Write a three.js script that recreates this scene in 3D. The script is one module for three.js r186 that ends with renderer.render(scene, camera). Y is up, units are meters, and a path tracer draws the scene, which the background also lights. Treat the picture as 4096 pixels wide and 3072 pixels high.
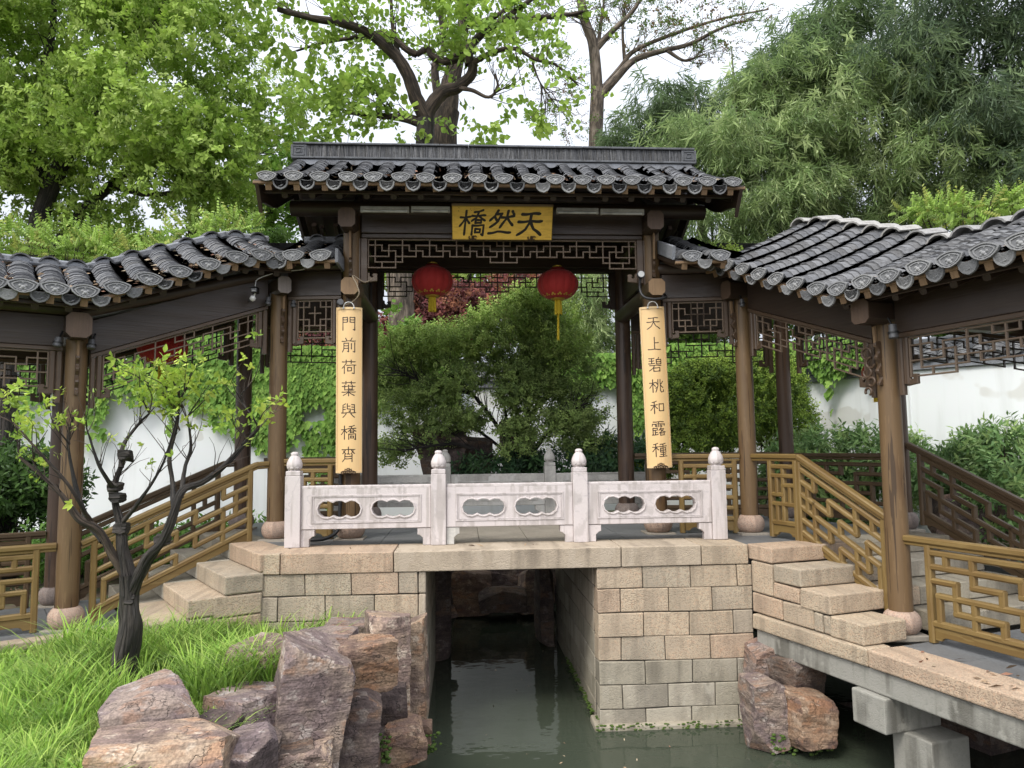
import * as THREE from 'three';
import { RoundedBoxGeometry } from 'three/addons/geometries/RoundedBoxGeometry.js';
import { mergeGeometries, mergeVertices, toCreasedNormals } from 'three/addons/utils/BufferGeometryUtils.js';

// ---------------------------------------------------------------- camera, sky, sun, exposure
const scene = new THREE.Scene();
const camera = new THREE.PerspectiveCamera(55.42, 4 / 3, 0.05, 300);
const CAM = new THREE.Vector3(-0.405, 0.86, 6.584);
camera.position.copy(CAM);
camera.rotation.set(0.08577, -0.06585, -0.01122, 'YXZ');
camera.updateMatrixWorld();
const renderer = new THREE.WebGLRenderer({ antialias: true });
renderer.toneMapping = THREE.LinearToneMapping;
renderer.toneMappingExposure = 1.32;
renderer.outputColorSpace = THREE.SRGBColorSpace;
renderer.shadowMap.enabled = true;
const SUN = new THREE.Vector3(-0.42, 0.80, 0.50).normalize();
const sun = new THREE.DirectionalLight(new THREE.Color(1.0, 0.95, 0.86), 1.5);
sun.position.copy(SUN).multiplyScalar(40); sun.target.position.set(0, 0, 0);
sun.castShadow = true; sun.shadow.radius = 22; sun.shadow.mapSize.set(2048, 2048);
Object.assign(sun.shadow.camera, { left: -16, right: 16, top: 16, bottom: -16, near: 1, far: 90 });
scene.add(sun, sun.target);
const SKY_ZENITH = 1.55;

// ---------------------------------------------------------------- random numbers and noise
function rng(a) { return () => { a = (a + 0x6d2b79f5) | 0; let t = Math.imul(a ^ (a >>> 15), 1 | a); t = (t + Math.imul(t ^ (t >>> 7), 61 | t)) ^ t; return ((t ^ (t >>> 14)) >>> 0) / 4294967296; }; }
let R = rng(7);
const rr = (a, b) => a + (b - a) * R();
const hash = (x, y, z) => { let h = Math.imul(x, 374761393) ^ Math.imul(y, 668265263) ^ Math.imul(z, 2147483647 - 1640531527); h = Math.imul(h ^ (h >>> 13), 1274126177); return ((h ^ (h >>> 16)) >>> 0) / 4294967296; };
const sm = (t) => t * t * (3 - 2 * t), lerp = (a, b, t) => a + (b - a) * t, clamp = (x, a = 0, b = 1) => Math.min(b, Math.max(a, x));
const step2 = (a, b, x) => sm(clamp((x - a) / (b - a)));
function noise3(x, y, z) {
  const X = Math.floor(x), Y = Math.floor(y), Z = Math.floor(z), u = sm(x - X), v = sm(y - Y), w = sm(z - Z);
  const l = (dz) => lerp(lerp(hash(X, Y, Z + dz), hash(X + 1, Y, Z + dz), u), lerp(hash(X, Y + 1, Z + dz), hash(X + 1, Y + 1, Z + dz), u), v);
  return lerp(l(0), l(1), w);
}
// value noise that repeats every px, py cells
function pn(x, y, px, py, s) {
  const X = Math.floor(x), Y = Math.floor(y), u = sm(x - X), v = sm(y - Y), m = (a, n) => ((a % n) + n) % n;
  const a = m(X, px), b = m(X + 1, px), c = m(Y, py), d = m(Y + 1, py);
  return lerp(lerp(hash(a, c, s), hash(b, c, s), u), lerp(hash(a, d, s), hash(b, d, s), u), v);
}
function fbm(u, v, fx, fy, oct, s) { let a = 0, k = 0.5, n = 0; for (let i = 0; i < oct; i++) { a += k * pn(u * fx, v * fy, fx, fy, s + i); n += k; k *= 0.5; fx *= 2; fy *= 2; } return a / n; }

// ---------------------------------------------------------------- textures
const toS = (c) => 255 * (c <= 0.0031308 ? 12.92 * c : 1.055 * Math.pow(c, 1 / 2.4) - 0.055);
function tex(w, h, fn, size, srgb = true) {   // fn(u, v) -> [r, g, b] linear, or a number; size: metres that one repeat covers
  const d = new Uint8Array(w * h * 4);
  for (let j = 0; j < h; j++) for (let i = 0; i < w; i++) {
    const c = fn((i + 0.5) / w, (j + 0.5) / h), o = (j * w + i) * 4;
    for (let k = 0; k < 3; k++) { const x = clamp(typeof c === 'number' ? c : c[k]); d[o + k] = srgb ? toS(x) : 255 * x; }
    d[o + 3] = 255;
  }
  const t = new THREE.DataTexture(d, w, h); t.wrapS = t.wrapT = THREE.RepeatWrapping; t.magFilter = THREE.LinearFilter; t.minFilter = THREE.LinearMipmapLinearFilter; t.generateMipmaps = true;
  t.colorSpace = srgb ? THREE.SRGBColorSpace : THREE.NoColorSpace; t.repeat.set(1 / size[0], 1 / size[1]); t.needsUpdate = true; return t;
}
const mix3 = (a, b, t) => [lerp(a[0], b[0], t), lerp(a[1], b[1], t), lerp(a[2], b[2], t)];
const std = (o) => new THREE.MeshStandardMaterial(o);
const col = (r, g, b) => new THREE.Color().setRGB(r, g, b);

// wood: grain runs along u
const woodH = (u, v) => 0.55 * fbm(u, v, 4, 64, 3, 11) + 0.3 * fbm(u, v, 2, 16, 3, 17) + 0.15 * fbm(u, v, 16, 128, 2, 5);
const woodT = tex(512, 512, (u, v) => { const h = woodH(u, v), b = fbm(u, v, 6, 6, 4, 31); const k = 0.62 + 0.5 * h + 0.35 * (b - 0.5); return [k, k * (0.97 + 0.06 * (b - 0.5)), k * 0.95]; }, [1.1, 0.55]);
const woodB = tex(512, 512, (u, v) => woodH(u, v), [1.1, 0.55], false);
const woodR = tex(256, 256, (u, v) => { const x = fbm(u, v, 3, 8, 5, 77); return [0, 0.55 + 0.6 * x, 0]; }, [1.1, 0.55], false);
// painted rails with wear
const paintT = tex(512, 512, (u, v) => { const h = woodH(u, v), w = fbm(u, v, 5, 14, 5, 91), d = fbm(u, v, 3, 3, 4, 92); let c = mix3([0.78, 0.74, 0.62], [1, 1, 1], h); c = mix3(c, [0.62, 0.52, 0.42], 0.55 * step2(0.5, 0.75, d)); const chip = step2(0.655, 0.70, w); return mix3(c, [2.1, 2.6, 4.5], chip * 0.42); }, [1.3, 0.5]);
const colT = tex(512, 512, (u, v) => { const h = woodH(u, v), d = fbm(u, v, 5, 4, 4, 192), w = fbm(u, v, 10, 40, 4, 91), cr = fbm(u, v, 3, 30, 3, 55); let c = mix3([0.72, 0.72, 0.72], [1.0, 0.98, 0.92], h); c = mix3(c, [0.55, 0.45, 0.38], 0.6 * step2(0.45, 0.72, d)); c = mix3(c, [0.2, 0.16, 0.13], 0.8 * step2(0.66, 0.70, cr)); return mix3(c, [1.9, 2.2, 2.6], 0.45 * step2(0.68, 0.72, w)); }, [1.6, 0.58]);
// granite
const granH = (u, v) => 0.5 * fbm(u, v, 64, 64, 3, 3) + 0.5 * fbm(u, v, 16, 16, 3, 4) - 0.5 * step2(0.60, 0.7, fbm(u, v, 200, 200, 1, 8));
const granT = tex(1024, 1024, (u, v) => { const s = fbm(u, v, 180, 180, 2, 21), p = fbm(u, v, 140, 140, 1, 22), b = fbm(u, v, 5, 5, 5, 23), st = fbm(u, v, 24, 3, 4, 24), pit = step2(0.60, 0.7, fbm(u, v, 200, 200, 1, 8)); let c = mix3([0.80, 0.78, 0.76], [1.1, 1.06, 1.0], s); c = mix3(c, [1.12, 0.86, 0.74], 0.5 * step2(0.6, 0.8, p)); c = mix3(c, [0.5, 0.48, 0.46], 0.55 * pit); c = mix3(c, [0.66, 0.65, 0.64], 0.55 * step2(0.45, 0.8, b)); return mix3(c, [0.5, 0.48, 0.46], 0.5 * step2(0.56, 0.78, st)); }, [1.3, 1.3]);
const granB = tex(1024, 1024, (u, v) => clamp(0.5 + granH(u, v)), [1.3, 1.3], false);
const stainT = tex(512, 512, (u, v) => { const s = fbm(u, v, 120, 120, 2, 121), b = fbm(u, v, 4, 4, 5, 123), st = fbm(u, v, 20, 2, 5, 124), li = fbm(u, v, 12, 4, 5, 125); let c = mix3([0.82, 0.82, 0.82], [1.08, 1.06, 1.02], s); c = mix3(c, [0.42, 0.41, 0.40], 0.8 * step2(0.42, 0.75, 0.5 * b + 0.5 * st)); return mix3(c, [1.55, 1.6, 1.65], 0.55 * step2(0.58, 0.72, li)); }, [1.7, 1.7]);
const marbT = tex(512, 512, (u, v) => { const s = fbm(u, v, 100, 100, 2, 41), b = fbm(u, v, 3, 3, 5, 42), st = fbm(u, v, 22, 2, 4, 43), ve = Math.abs(fbm(u, v, 4, 4, 5, 44) - 0.5); let c = mix3([0.9, 0.89, 0.89], [1, 0.99, 0.98], s); c = mix3(c, [0.86, 0.84, 0.86], 0.6 * b); c = mix3(c, [0.66, 0.66, 0.69], 0.5 * (1 - step2(0.0, 0.02, ve))); c = mix3(c, [0.55, 0.53, 0.50], 0.6 * step2(0.54, 0.74, st)); return mix3(c, [0.6, 0.59, 0.57], 0.5 * step2(0.6, 0.72, fbm(u, v, 12, 9, 5, 48))); }, [1.1, 1.1]);
const marbB = tex(256, 256, (u, v) => fbm(u, v, 64, 64, 3, 47), [0.5, 0.5], false);
const tileT = tex(512, 512, (u, v) => { const s = fbm(u, v, 60, 60, 3, 51), b = fbm(u, v, 6, 6, 5, 52), l = fbm(u, v, 22, 22, 4, 53); let c = mix3([0.55, 0.55, 0.56], [1.15, 1.15, 1.15], 0.5 * s + 0.5 * b); c = mix3(c, [2.0, 1.95, 1.8], 0.45 * step2(0.58, 0.72, l)); return mix3(c, [0.4, 0.38, 0.36], 0.6 * step2(0.55, 0.75, fbm(u, v, 9, 9, 4, 57))); }, [0.7, 0.7]);
const tileB = tex(256, 256, (u, v) => fbm(u, v, 24, 24, 4, 58), [0.35, 0.35], false);
const plasT = tex(512, 512, (u, v) => { const b = fbm(u, v, 3, 3, 5, 61), st = fbm(u, v, 30, 2, 5, 62), s = fbm(u, v, 8, 8, 4, 63); let c = mix3([0.93, 0.94, 0.95], [1, 1, 1], b); c = mix3(c, [0.72, 0.72, 0.70], 0.35 * step2(0.56, 0.8, st)); return mix3(c, [0.66, 0.62, 0.55], 0.5 * step2(0.68, 0.74, s)); }, [3.5, 3.5]);
const barkH = (u, v) => Math.abs(fbm(u, v, 3, 14, 5, 71) - 0.5) * 2;
const barkT = tex(512, 512, (u, v) => { const h = barkH(u, v), b = fbm(u, v, 4, 4, 4, 72); return mix3([0.22, 0.21, 0.2], [1.9, 1.8, 1.7], clamp(1.0 * h + 0.9 * (b - 0.45))); }, [0.9, 0.45]);
const barkB = tex(512, 512, (u, v) => barkH(u, v), [0.9, 0.45], false);
const rockT = tex(1024, 1024, (u, v) => {
  const a = fbm(u, v, 4, 5, 6, 81), b = fbm(u, v, 6, 9, 6, 82), f = fbm(u, v, 90, 90, 3, 83), w = fbm(u, v, 9, 14, 6, 84), st = fbm(u, v, 5, 44, 4, 85), cr = Math.abs(fbm(u, v, 5, 8, 6, 87) - 0.5);
  let c = mix3([0.20, 0.155, 0.150], [0.33, 0.265, 0.215], step2(0.36, 0.62, a));
  c = mix3(c, [0.34, 0.20, 0.125], 0.6 * step2(0.55, 0.72, b)); c = mix3(c, [0.10, 0.072, 0.070], 0.7 * step2(0.56, 0.74, fbm(u, v, 5, 7, 6, 86)));
  c = mix3(c, [0.50, 0.46, 0.42], 0.6 * step2(0.62, 0.72, w)); c = mix3(c, [0.08, 0.06, 0.055], 0.5 * step2(0.60, 0.72, st)); c = mix3(c, [0.035, 0.028, 0.026], 0.7 * (1 - step2(0.0, 0.010, cr)));
  const k = 0.5 + 0.9 * f + 0.3 * (st - 0.5); return [c[0] * k, c[1] * k, c[2] * k]; }, [0.75, 0.75]);
const rockB = tex(1024, 1024, (u, v) => { const cr = Math.abs(fbm(u, v, 5, 8, 6, 87) - 0.5), st = fbm(u, v, 5, 44, 4, 85); return 0.30 * fbm(u, v, 60, 60, 3, 89) + 0.40 * st + 0.30 * fbm(u, v, 16, 20, 4, 90) - 0.30 * (1 - step2(0, 0.016, cr)); }, [0.75, 0.75], false);
const concT = tex(512, 512, (u, v) => { const b = fbm(u, v, 4, 4, 5, 101), st = fbm(u, v, 26, 2, 5, 102), s = fbm(u, v, 80, 80, 2, 103), l = fbm(u, v, 14, 14, 5, 104); let c = mix3([0.85, 0.86, 0.86], [1.1, 1.1, 1.08], s); c = mix3(c, [0.34, 0.33, 0.31], 0.85 * step2(0.42, 0.72, 0.45 * b + 0.55 * st)); return mix3(c, [1.35, 1.36, 1.34], 0.5 * step2(0.58, 0.7, l)); }, [1.5, 1.5]);
const soilT = tex(512, 512, (u, v) => { const a = fbm(u, v, 8, 8, 6, 111), g = fbm(u, v, 5, 5, 5, 112); return mix3(mix3([0.06, 0.042, 0.028], [0.15, 0.11, 0.07], a), [0.06, 0.10, 0.02], 0.7 * step2(0.42, 0.62, g)); }, [1.2, 1.2]);
const paveT = tex(512, 512, (u, v) => { const b = fbm(u, v, 6, 6, 5, 131), s = fbm(u, v, 70, 70, 2, 132); const k = 0.7 + 0.35 * b + 0.25 * (s - 0.5); return [k, k, k]; }, [1.2, 1.2]);
const mossT = tex(256, 256, (u, v) => { const a = fbm(u, v, 24, 24, 4, 141); return mix3([0.015, 0.03, 0.006], [0.09, 0.15, 0.02], a); }, [0.3, 0.3]);
const watB = tex(512, 512, (u, v) => 0.6 * fbm(u, v, 6, 10, 4, 151) + 0.4 * fbm(u, v, 20, 26, 3, 152), [2.5, 2.5], false);

// ---------------------------------------------------------------- materials
const M = {
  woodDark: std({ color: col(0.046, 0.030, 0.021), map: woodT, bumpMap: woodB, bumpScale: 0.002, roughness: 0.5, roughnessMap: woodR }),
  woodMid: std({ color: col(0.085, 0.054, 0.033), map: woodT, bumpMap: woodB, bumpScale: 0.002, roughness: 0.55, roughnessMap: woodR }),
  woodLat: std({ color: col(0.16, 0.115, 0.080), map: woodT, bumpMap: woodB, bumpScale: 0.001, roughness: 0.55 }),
  woodCut: std({ color: col(0.21, 0.135, 0.072), map: woodT, bumpMap: woodB, bumpScale: 0.002, roughness: 0.75 }),
  woodRaft: std({ color: col(0.08, 0.05, 0.03), map: woodT, bumpMap: woodB, bumpScale: 0.002, roughness: 0.7 }),
  capDark: std({ color: col(0.10, 0.062, 0.040), map: woodT, bumpMap: woodB, bumpScale: 0.003, roughness: 0.6 }),
  capGrey: std({ color: col(0.26, 0.23, 0.22), map: woodT, bumpMap: woodB, bumpScale: 0.004, roughness: 0.8 }),
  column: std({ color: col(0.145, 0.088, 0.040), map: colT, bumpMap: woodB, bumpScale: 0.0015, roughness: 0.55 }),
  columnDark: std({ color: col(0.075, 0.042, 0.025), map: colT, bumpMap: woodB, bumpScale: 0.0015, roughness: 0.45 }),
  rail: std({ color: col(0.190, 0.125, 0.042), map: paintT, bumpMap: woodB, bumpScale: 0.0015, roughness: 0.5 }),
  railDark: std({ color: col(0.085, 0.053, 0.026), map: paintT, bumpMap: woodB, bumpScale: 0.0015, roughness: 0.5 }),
  mortar: std({ color: col(0.07, 0.062, 0.052), map: stainT, roughness: 1 }),
  marble: std({ color: col(0.57, 0.52, 0.51), map: marbT, bumpMap: marbB, bumpScale: 0.0012, roughness: 0.7 }),
  marbleGrey: std({ color: col(0.50, 0.485, 0.46), map: stainT, bumpMap: marbB, bumpScale: 0.0012, roughness: 0.75 }),
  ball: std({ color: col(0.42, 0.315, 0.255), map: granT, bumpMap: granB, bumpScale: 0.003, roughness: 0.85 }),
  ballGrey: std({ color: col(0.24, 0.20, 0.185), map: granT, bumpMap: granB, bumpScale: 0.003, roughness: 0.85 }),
  plaster: std({ color: col(0.74, 0.76, 0.77), map: plasT, roughness: 0.9 }),
  bark: std({ color: col(0.085, 0.064, 0.050), map: barkT, bumpMap: barkB, bumpScale: 0.02, roughness: 0.95 }),
  barkGrey: std({ color: col(0.20, 0.165, 0.135), map: barkT, bumpMap: barkB, bumpScale: 0.015, roughness: 0.95 }),
  barkBlack: std({ color: col(0.048, 0.041, 0.037), map: barkT, bumpMap: barkB, bumpScale: 0.03, roughness: 0.8 }),
  concrete: std({ color: col(0.27, 0.26, 0.232), map: concT, bumpMap: granB, bumpScale: 0.002, roughness: 0.9 }),
  soil: std({ color: col(1, 1, 1), map: soilT, roughness: 1 }),
  pave: std({ color: col(0.135, 0.138, 0.142), map: paveT, bumpMap: granB, bumpScale: 0.001, roughness: 0.65 }),
  paveTan: std({ color: col(0.30, 0.265, 0.22), map: paveT, bumpMap: granB, bumpScale: 0.001, roughness: 0.75 }),
  moss: std({ color: col(1, 1, 1), map: mossT, roughness: 1 }),
  black: std({ color: col(0.012, 0.012, 0.013), roughness: 0.45 }),
  greyMetal: std({ color: col(0.10, 0.10, 0.105), roughness: 0.5, metalness: 0.3 }),
  whiteMetal: std({ color: col(0.55, 0.55, 0.54), roughness: 0.4 }),
  brassDark: std({ color: col(0.10, 0.065, 0.04), roughness: 0.4, metalness: 0.7 }),
  silk: std({ color: col(0.55, 0.40, 0.02), roughness: 0.8 }),
  ridgeMortar: std({ color: col(0.20, 0.21, 0.235), map: stainT, bumpMap: granB, bumpScale: 0.004, roughness: 0.95 }),
  ridge: std({ color: col(0.095, 0.10, 0.11), map: tileT, bumpMap: tileB, bumpScale: 0.003, roughness: 0.8 }),
};
const granite = [[0.44, 0.365, 0.275], [0.46, 0.355, 0.265], [0.40, 0.345, 0.27], [0.47, 0.385, 0.29]].map((c) => std({ color: col(...c), map: granT, bumpMap: granB, bumpScale: 0.004, roughness: 0.9 }));
const graniteGrey = [[0.35, 0.315, 0.25], [0.32, 0.285, 0.225], [0.39, 0.35, 0.285]].map((c) => std({ color: col(...c), map: stainT, bumpMap: granB, bumpScale: 0.004, roughness: 0.9 }));
const graniteStained = [[0.36, 0.305, 0.24], [0.40, 0.33, 0.255]].map((c) => std({ color: col(...c), map: stainT, bumpMap: granB, bumpScale: 0.004, roughness: 0.9 }));
const tiles = [[0.090, 0.092, 0.100], [0.115, 0.117, 0.125], [0.145, 0.146, 0.152], [0.105, 0.104, 0.106], [0.075, 0.077, 0.085]].map((c) => std({ color: col(...c), map: tileT, bumpMap: tileB, bumpScale: 0.003, roughness: 0.8 }));
const tileCap = [[0.26, 0.255, 0.25], [0.32, 0.31, 0.295]].map((c) => std({ color: col(...c), map: tileT, bumpMap: tileB, bumpScale: 0.003, roughness: 0.85 }));
const tileEnd = [[0.215, 0.217, 0.222], [0.25, 0.251, 0.253], [0.13, 0.132, 0.138]].map((c) => std({ color: col(...c), map: tileT, bumpMap: tileB, bumpScale: 0.003, roughness: 0.8 }));
const rocks = [[0.74, 0.70, 0.69], [0.70, 0.67, 0.70], [0.98, 0.89, 0.78], [0.36, 0.325, 0.31], [0.74, 0.60, 0.48]].map((c) => std({ color: col(...c), map: rockT, bumpMap: rockB, bumpScale: 0.014, roughness: 0.9 }));
const leafMat = (through = 0.35, rough = 1) => new THREE.MeshPhysicalMaterial({ color: 0xffffff, roughness: rough, transmission: through, thickness: 0, side: THREE.DoubleSide, specularIntensity: 0.5 });
const LEAF = leafMat(0.45), LEAFTHICK = leafMat(0.3), GRASS = leafMat(0.35);

// ---------------------------------------------------------------- sky (overcast: three times as bright overhead as at the horizon)
{
  const w = 512, h = 256, d = new Float32Array(w * h * 4);
  for (let j = 0; j < h; j++) for (let i = 0; i < w; i++) {
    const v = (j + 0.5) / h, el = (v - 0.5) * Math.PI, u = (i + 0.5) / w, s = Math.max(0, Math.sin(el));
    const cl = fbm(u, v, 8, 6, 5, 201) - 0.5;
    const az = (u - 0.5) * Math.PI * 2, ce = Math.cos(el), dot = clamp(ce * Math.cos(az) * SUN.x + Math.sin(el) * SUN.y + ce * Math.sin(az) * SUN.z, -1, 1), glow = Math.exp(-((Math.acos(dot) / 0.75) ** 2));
    let L = SKY_ZENITH * ((1 + 2 * s) / 3 * (1 + 0.22 * cl) + 1.5 * glow);      // out-of-view glow added round the sun, brightens surfaces facing the camera
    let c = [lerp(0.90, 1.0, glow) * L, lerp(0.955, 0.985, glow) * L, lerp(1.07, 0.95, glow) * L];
    if (el < 0) { const k = clamp(1 + el * 6, 0.12, 1); c = c.map((x) => x * k * 0.6); }
    d.set([...c, 1], (j * w + i) * 4);
  }
  const t = new THREE.DataTexture(d, w, h, THREE.RGBAFormat, THREE.FloatType);
  t.mapping = THREE.EquirectangularReflectionMapping; t.magFilter = THREE.LinearFilter; t.minFilter = THREE.LinearFilter; t.needsUpdate = true;
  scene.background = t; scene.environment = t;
}

// ---------------------------------------------------------------- building helpers
const V = (x, y, z) => new THREE.Vector3(x, y, z);
function at(px, py, d) {    // the point at depth d (metres along the view axis) that the photograph, seen 2212 wide, shows at px, py
  const f = 1579.4; return V((px - 1106) / f * d, -(py - 829.5) / f * d, -d).applyMatrix4(camera.matrixWorld);
}
const used = {};
const numbered = (n) => { used[n] = (used[n] ?? 0) + 1; return used[n] === 1 ? n : n + '_' + String(used[n] - 1).padStart(3, '0'); };
const origin = new Map();
function tag(o, label, category, group, kind) { if (label) o.userData.label = label; if (category) o.userData.category = category; if (group) o.userData.group = group; if (kind) o.userData.kind = kind; return o; }
function thing(name, label, category, p, group, kind) {
  const g = new THREE.Group(); g.name = numbered(name); g.position.set(p[0], p[1], p[2]); scene.add(g); origin.set(g, V(...p)); return tag(g, label, category, group, kind);
}
function finish(m, parent, name) { m.name = name; m.castShadow = m.receiveShadow = true; parent.add(m); origin.set(m, origin.get(parent)); return m; }
// a geometry given in world coordinates becomes a part of parent (a thing, a part of a thing)
function W(parent, name, geo, mat, kind) {
  const o = origin.get(parent); geo.translate(-o.x, -o.y, -o.z);
  const m = finish(new THREE.Mesh(geo, mat), parent, name); if (kind) m.userData.kind = kind; return m;
}
// a shared geometry placed by a world matrix
const _m = new THREE.Matrix4();
function place(parent, name, geo, mat, matrix) {
  const o = origin.get(parent); _m.makeTranslation(-o.x, -o.y, -o.z).multiply(matrix);
  const m = new THREE.Mesh(geo, mat); _m.decompose(m.position, m.quaternion, m.scale); return finish(m, parent, name);
}
// one mesh that is a thing by itself
function solo(name, label, category, geo, mat, group, kind) {
  geo.computeBoundingBox(); const b = geo.boundingBox, p = [(b.min.x + b.max.x) / 2, b.min.y, (b.min.z + b.max.z) / 2]; geo.translate(-p[0], -p[1], -p[2]);
  const m = new THREE.Mesh(geo, mat); m.name = numbered(name); m.castShadow = m.receiveShadow = true; m.position.set(...p); scene.add(m); origin.set(m, V(...p)); return tag(m, label, category, group, kind);
}
function boxUV(geo, off = 0) {          // uv in metres from the plane each face lies closest to
  const g = geo.index ? geo.toNonIndexed() : geo; if (!g.attributes.normal) g.computeVertexNormals();
  const p = g.attributes.position, n = p.count, uv = new Float32Array(n * 2), a = V(0, 0, 0), b = V(0, 0, 0), c = V(0, 0, 0);
  for (let i = 0; i < n; i += 3) {
    a.fromBufferAttribute(p, i); b.fromBufferAttribute(p, i + 1); c.fromBufferAttribute(p, i + 2); b.sub(a); c.sub(a); b.cross(c);
    const x = Math.abs(b.x), y = Math.abs(b.y), z = Math.abs(b.z);
    for (let k = 0; k < 3; k++) { const X = p.getX(i + k), Y = p.getY(i + k), Z = p.getZ(i + k); const q = y >= x && y >= z ? [X, Z] : x > z ? [Z, Y] : [X, Y]; uv[(i + k) * 2] = q[0] + off; uv[(i + k) * 2 + 1] = q[1] + off * 0.7; }
  }
  g.setAttribute('uv', new THREE.BufferAttribute(uv, 2)); return g;
}
const basis = (p, x, y, z) => new THREE.Matrix4().makeBasis(x, y, z).setPosition(p);
function frame(p, dir, upHint = V(0, 1, 0)) { const x = dir.clone().normalize(), z = V(0, 0, 0).crossVectors(x, upHint).normalize(), y = V(0, 0, 0).crossVectors(z, x); return basis(p, x, y, z); }
// chamfered bar along local x from 0 to len; u runs along it
function barGeo(len, w, h, ch = Math.min(w, h) * 0.22) {
  const a = h / 2, b = w / 2, pr = ch > 0 ? [[a - ch, b], [a, b - ch], [a, -b + ch], [a - ch, -b], [-a + ch, -b], [-a, -b + ch], [-a, b - ch], [-a + ch, b]] : [[a, b], [a, -b], [-a, -b], [-a, b]];
  const pos = [], uv = [], n = pr.length, o = R() * 3, o2 = R() * 3; let per = 0;
  const push = (x, q, u, v) => { pos.push(x, q[0], q[1]); uv.push(u, v); };
  for (let i = 0; i < n; i++) {
    const p = pr[i], q = pr[(i + 1) % n], l = Math.hypot(p[0] - q[0], p[1] - q[1]), v0 = per + o2, v1 = per + l + o2; per += l;
    push(0, p, o, v0); push(0, q, o, v1); push(len, q, o + len, v1); push(0, p, o, v0); push(len, q, o + len, v1); push(len, p, o + len, v0);
  }
  for (let i = 1; i < n - 1; i++) { for (const q of [pr[0], pr[i], pr[i + 1]]) push(0, q, o + q[0], o2 + q[1]); for (const q of [pr[0], pr[i + 1], pr[i]]) push(len, q, o + q[0], o2 + q[1]); }
  // turn the winding outwards
  for (let i = 0; i < n * 6; i += 3) { for (let k = 0; k < 3; k++) { const t = pos[(i + 1) * 3 + k]; pos[(i + 1) * 3 + k] = pos[(i + 2) * 3 + k]; pos[(i + 2) * 3 + k] = t; } for (let k = 0; k < 2; k++) { const t = uv[(i + 1) * 2 + k]; uv[(i + 1) * 2 + k] = uv[(i + 2) * 2 + k]; uv[(i + 2) * 2 + k] = t; } }
  const g = new THREE.BufferGeometry(); g.setAttribute('position', new THREE.Float32BufferAttribute(pos, 3)); g.setAttribute('uv', new THREE.Float32BufferAttribute(uv, 2)); g.computeVertexNormals(); return g;
}
function bar(p0, p1, w, h, up, ch) { const d = p1.clone().sub(p0); return barGeo(d.length(), w, h, ch).applyMatrix4(frame(p0, d, up)); }
function barPart(parent, name, p0, p1, w, h, mat, up, ch) { return W(parent, name, bar(p0, p1, w, h, up, ch), mat); }
// box in a plan frame: origin o (x, z), d along s, n along t (outwards), y0..y1
function planBox(o, d, n, s0, s1, y0, y1, t0, t1, r = 0.008) {
  const g = new RoundedBoxGeometry(Math.abs(s1 - s0), y1 - y0, Math.abs(t1 - t0), 1, Math.min(r, (y1 - y0) / 3));
  const X = V(d[0], 0, d[1]), Z = V(n[0], 0, n[1]), s = (s0 + s1) / 2, t = (t0 + t1) / 2, Y = V(0, 1, 0), flip = V(0, 0, 0).crossVectors(X, Y).dot(Z) < 0;
  g.applyMatrix4(basis(V(o[0] + d[0] * s + n[0] * t, (y0 + y1) / 2, o[1] + d[1] * s + n[1] * t), X, Y, flip ? Z.clone().negate() : Z));
  return boxUV(g, R() * 5);
}
const box = (x0, x1, y0, y1, z0, z1, r = 0.006) => planBox([0, 0], [1, 0], [0, 1], x0, x1, y0, y1, z0, z1, r);
// rough stone: a box whose faces are uneven
function roughen(g, amp, f) {
  const p = g.attributes.position; for (let i = 0; i < p.count; i++) { const x = p.getX(i), y = p.getY(i), z = p.getZ(i); p.setXYZ(i, x + amp * (noise3(x * f, y * f, z * f) - 0.5), y + amp * (noise3(x * f + 31, y * f, z * f) - 0.5), z + amp * (noise3(x * f, y * f + 57, z * f) - 0.5)); }
  g.computeVertexNormals(); return g;
}
function cyl(p0, p1, r0, r1, seg = 20, open = false) {     // round timber; u runs along it
  const d = p1.clone().sub(p0), L = d.length(), g = new THREE.CylinderGeometry(r1, r0, L, seg, 1, open), uv = g.attributes.uv, o = R() * 4;
  for (let i = 0; i < uv.count; i++) uv.setXY(i, uv.getY(i) * L + o, uv.getX(i) * Math.PI * 2 * r0 + o);
  g.translate(0, L / 2, 0); return g.applyMatrix4(new THREE.Matrix4().compose(p0, new THREE.Quaternion().setFromUnitVectors(V(0, 1, 0), d.normalize()), V(1, 1, 1)));
}
function lathe(prof, p, seg = 24) { const g = new THREE.LatheGeometry(prof.map((q) => new THREE.Vector2(q[0], q[1])), seg); const uv = g.attributes.uv, P = g.attributes.position; for (let i = 0; i < uv.count; i++) uv.setXY(i, uv.getX(i) * 0.9, P.getY(i)); g.translate(p.x, p.y, p.z); return g; }
function extrude(pts, depth, bevel = 0) {       // outline in xy, thickness along z, centred
  const s = new THREE.Shape(pts.map((q) => new THREE.Vector2(q[0], q[1])));
  const g = new THREE.ExtrudeGeometry(s, { depth: depth - 2 * bevel, bevelEnabled: bevel > 0, bevelThickness: bevel, bevelSize: bevel, bevelOffset: -bevel, bevelSegments: 1, steps: 1 }); g.translate(0, 0, -depth / 2 + bevel); return g;
}
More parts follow.
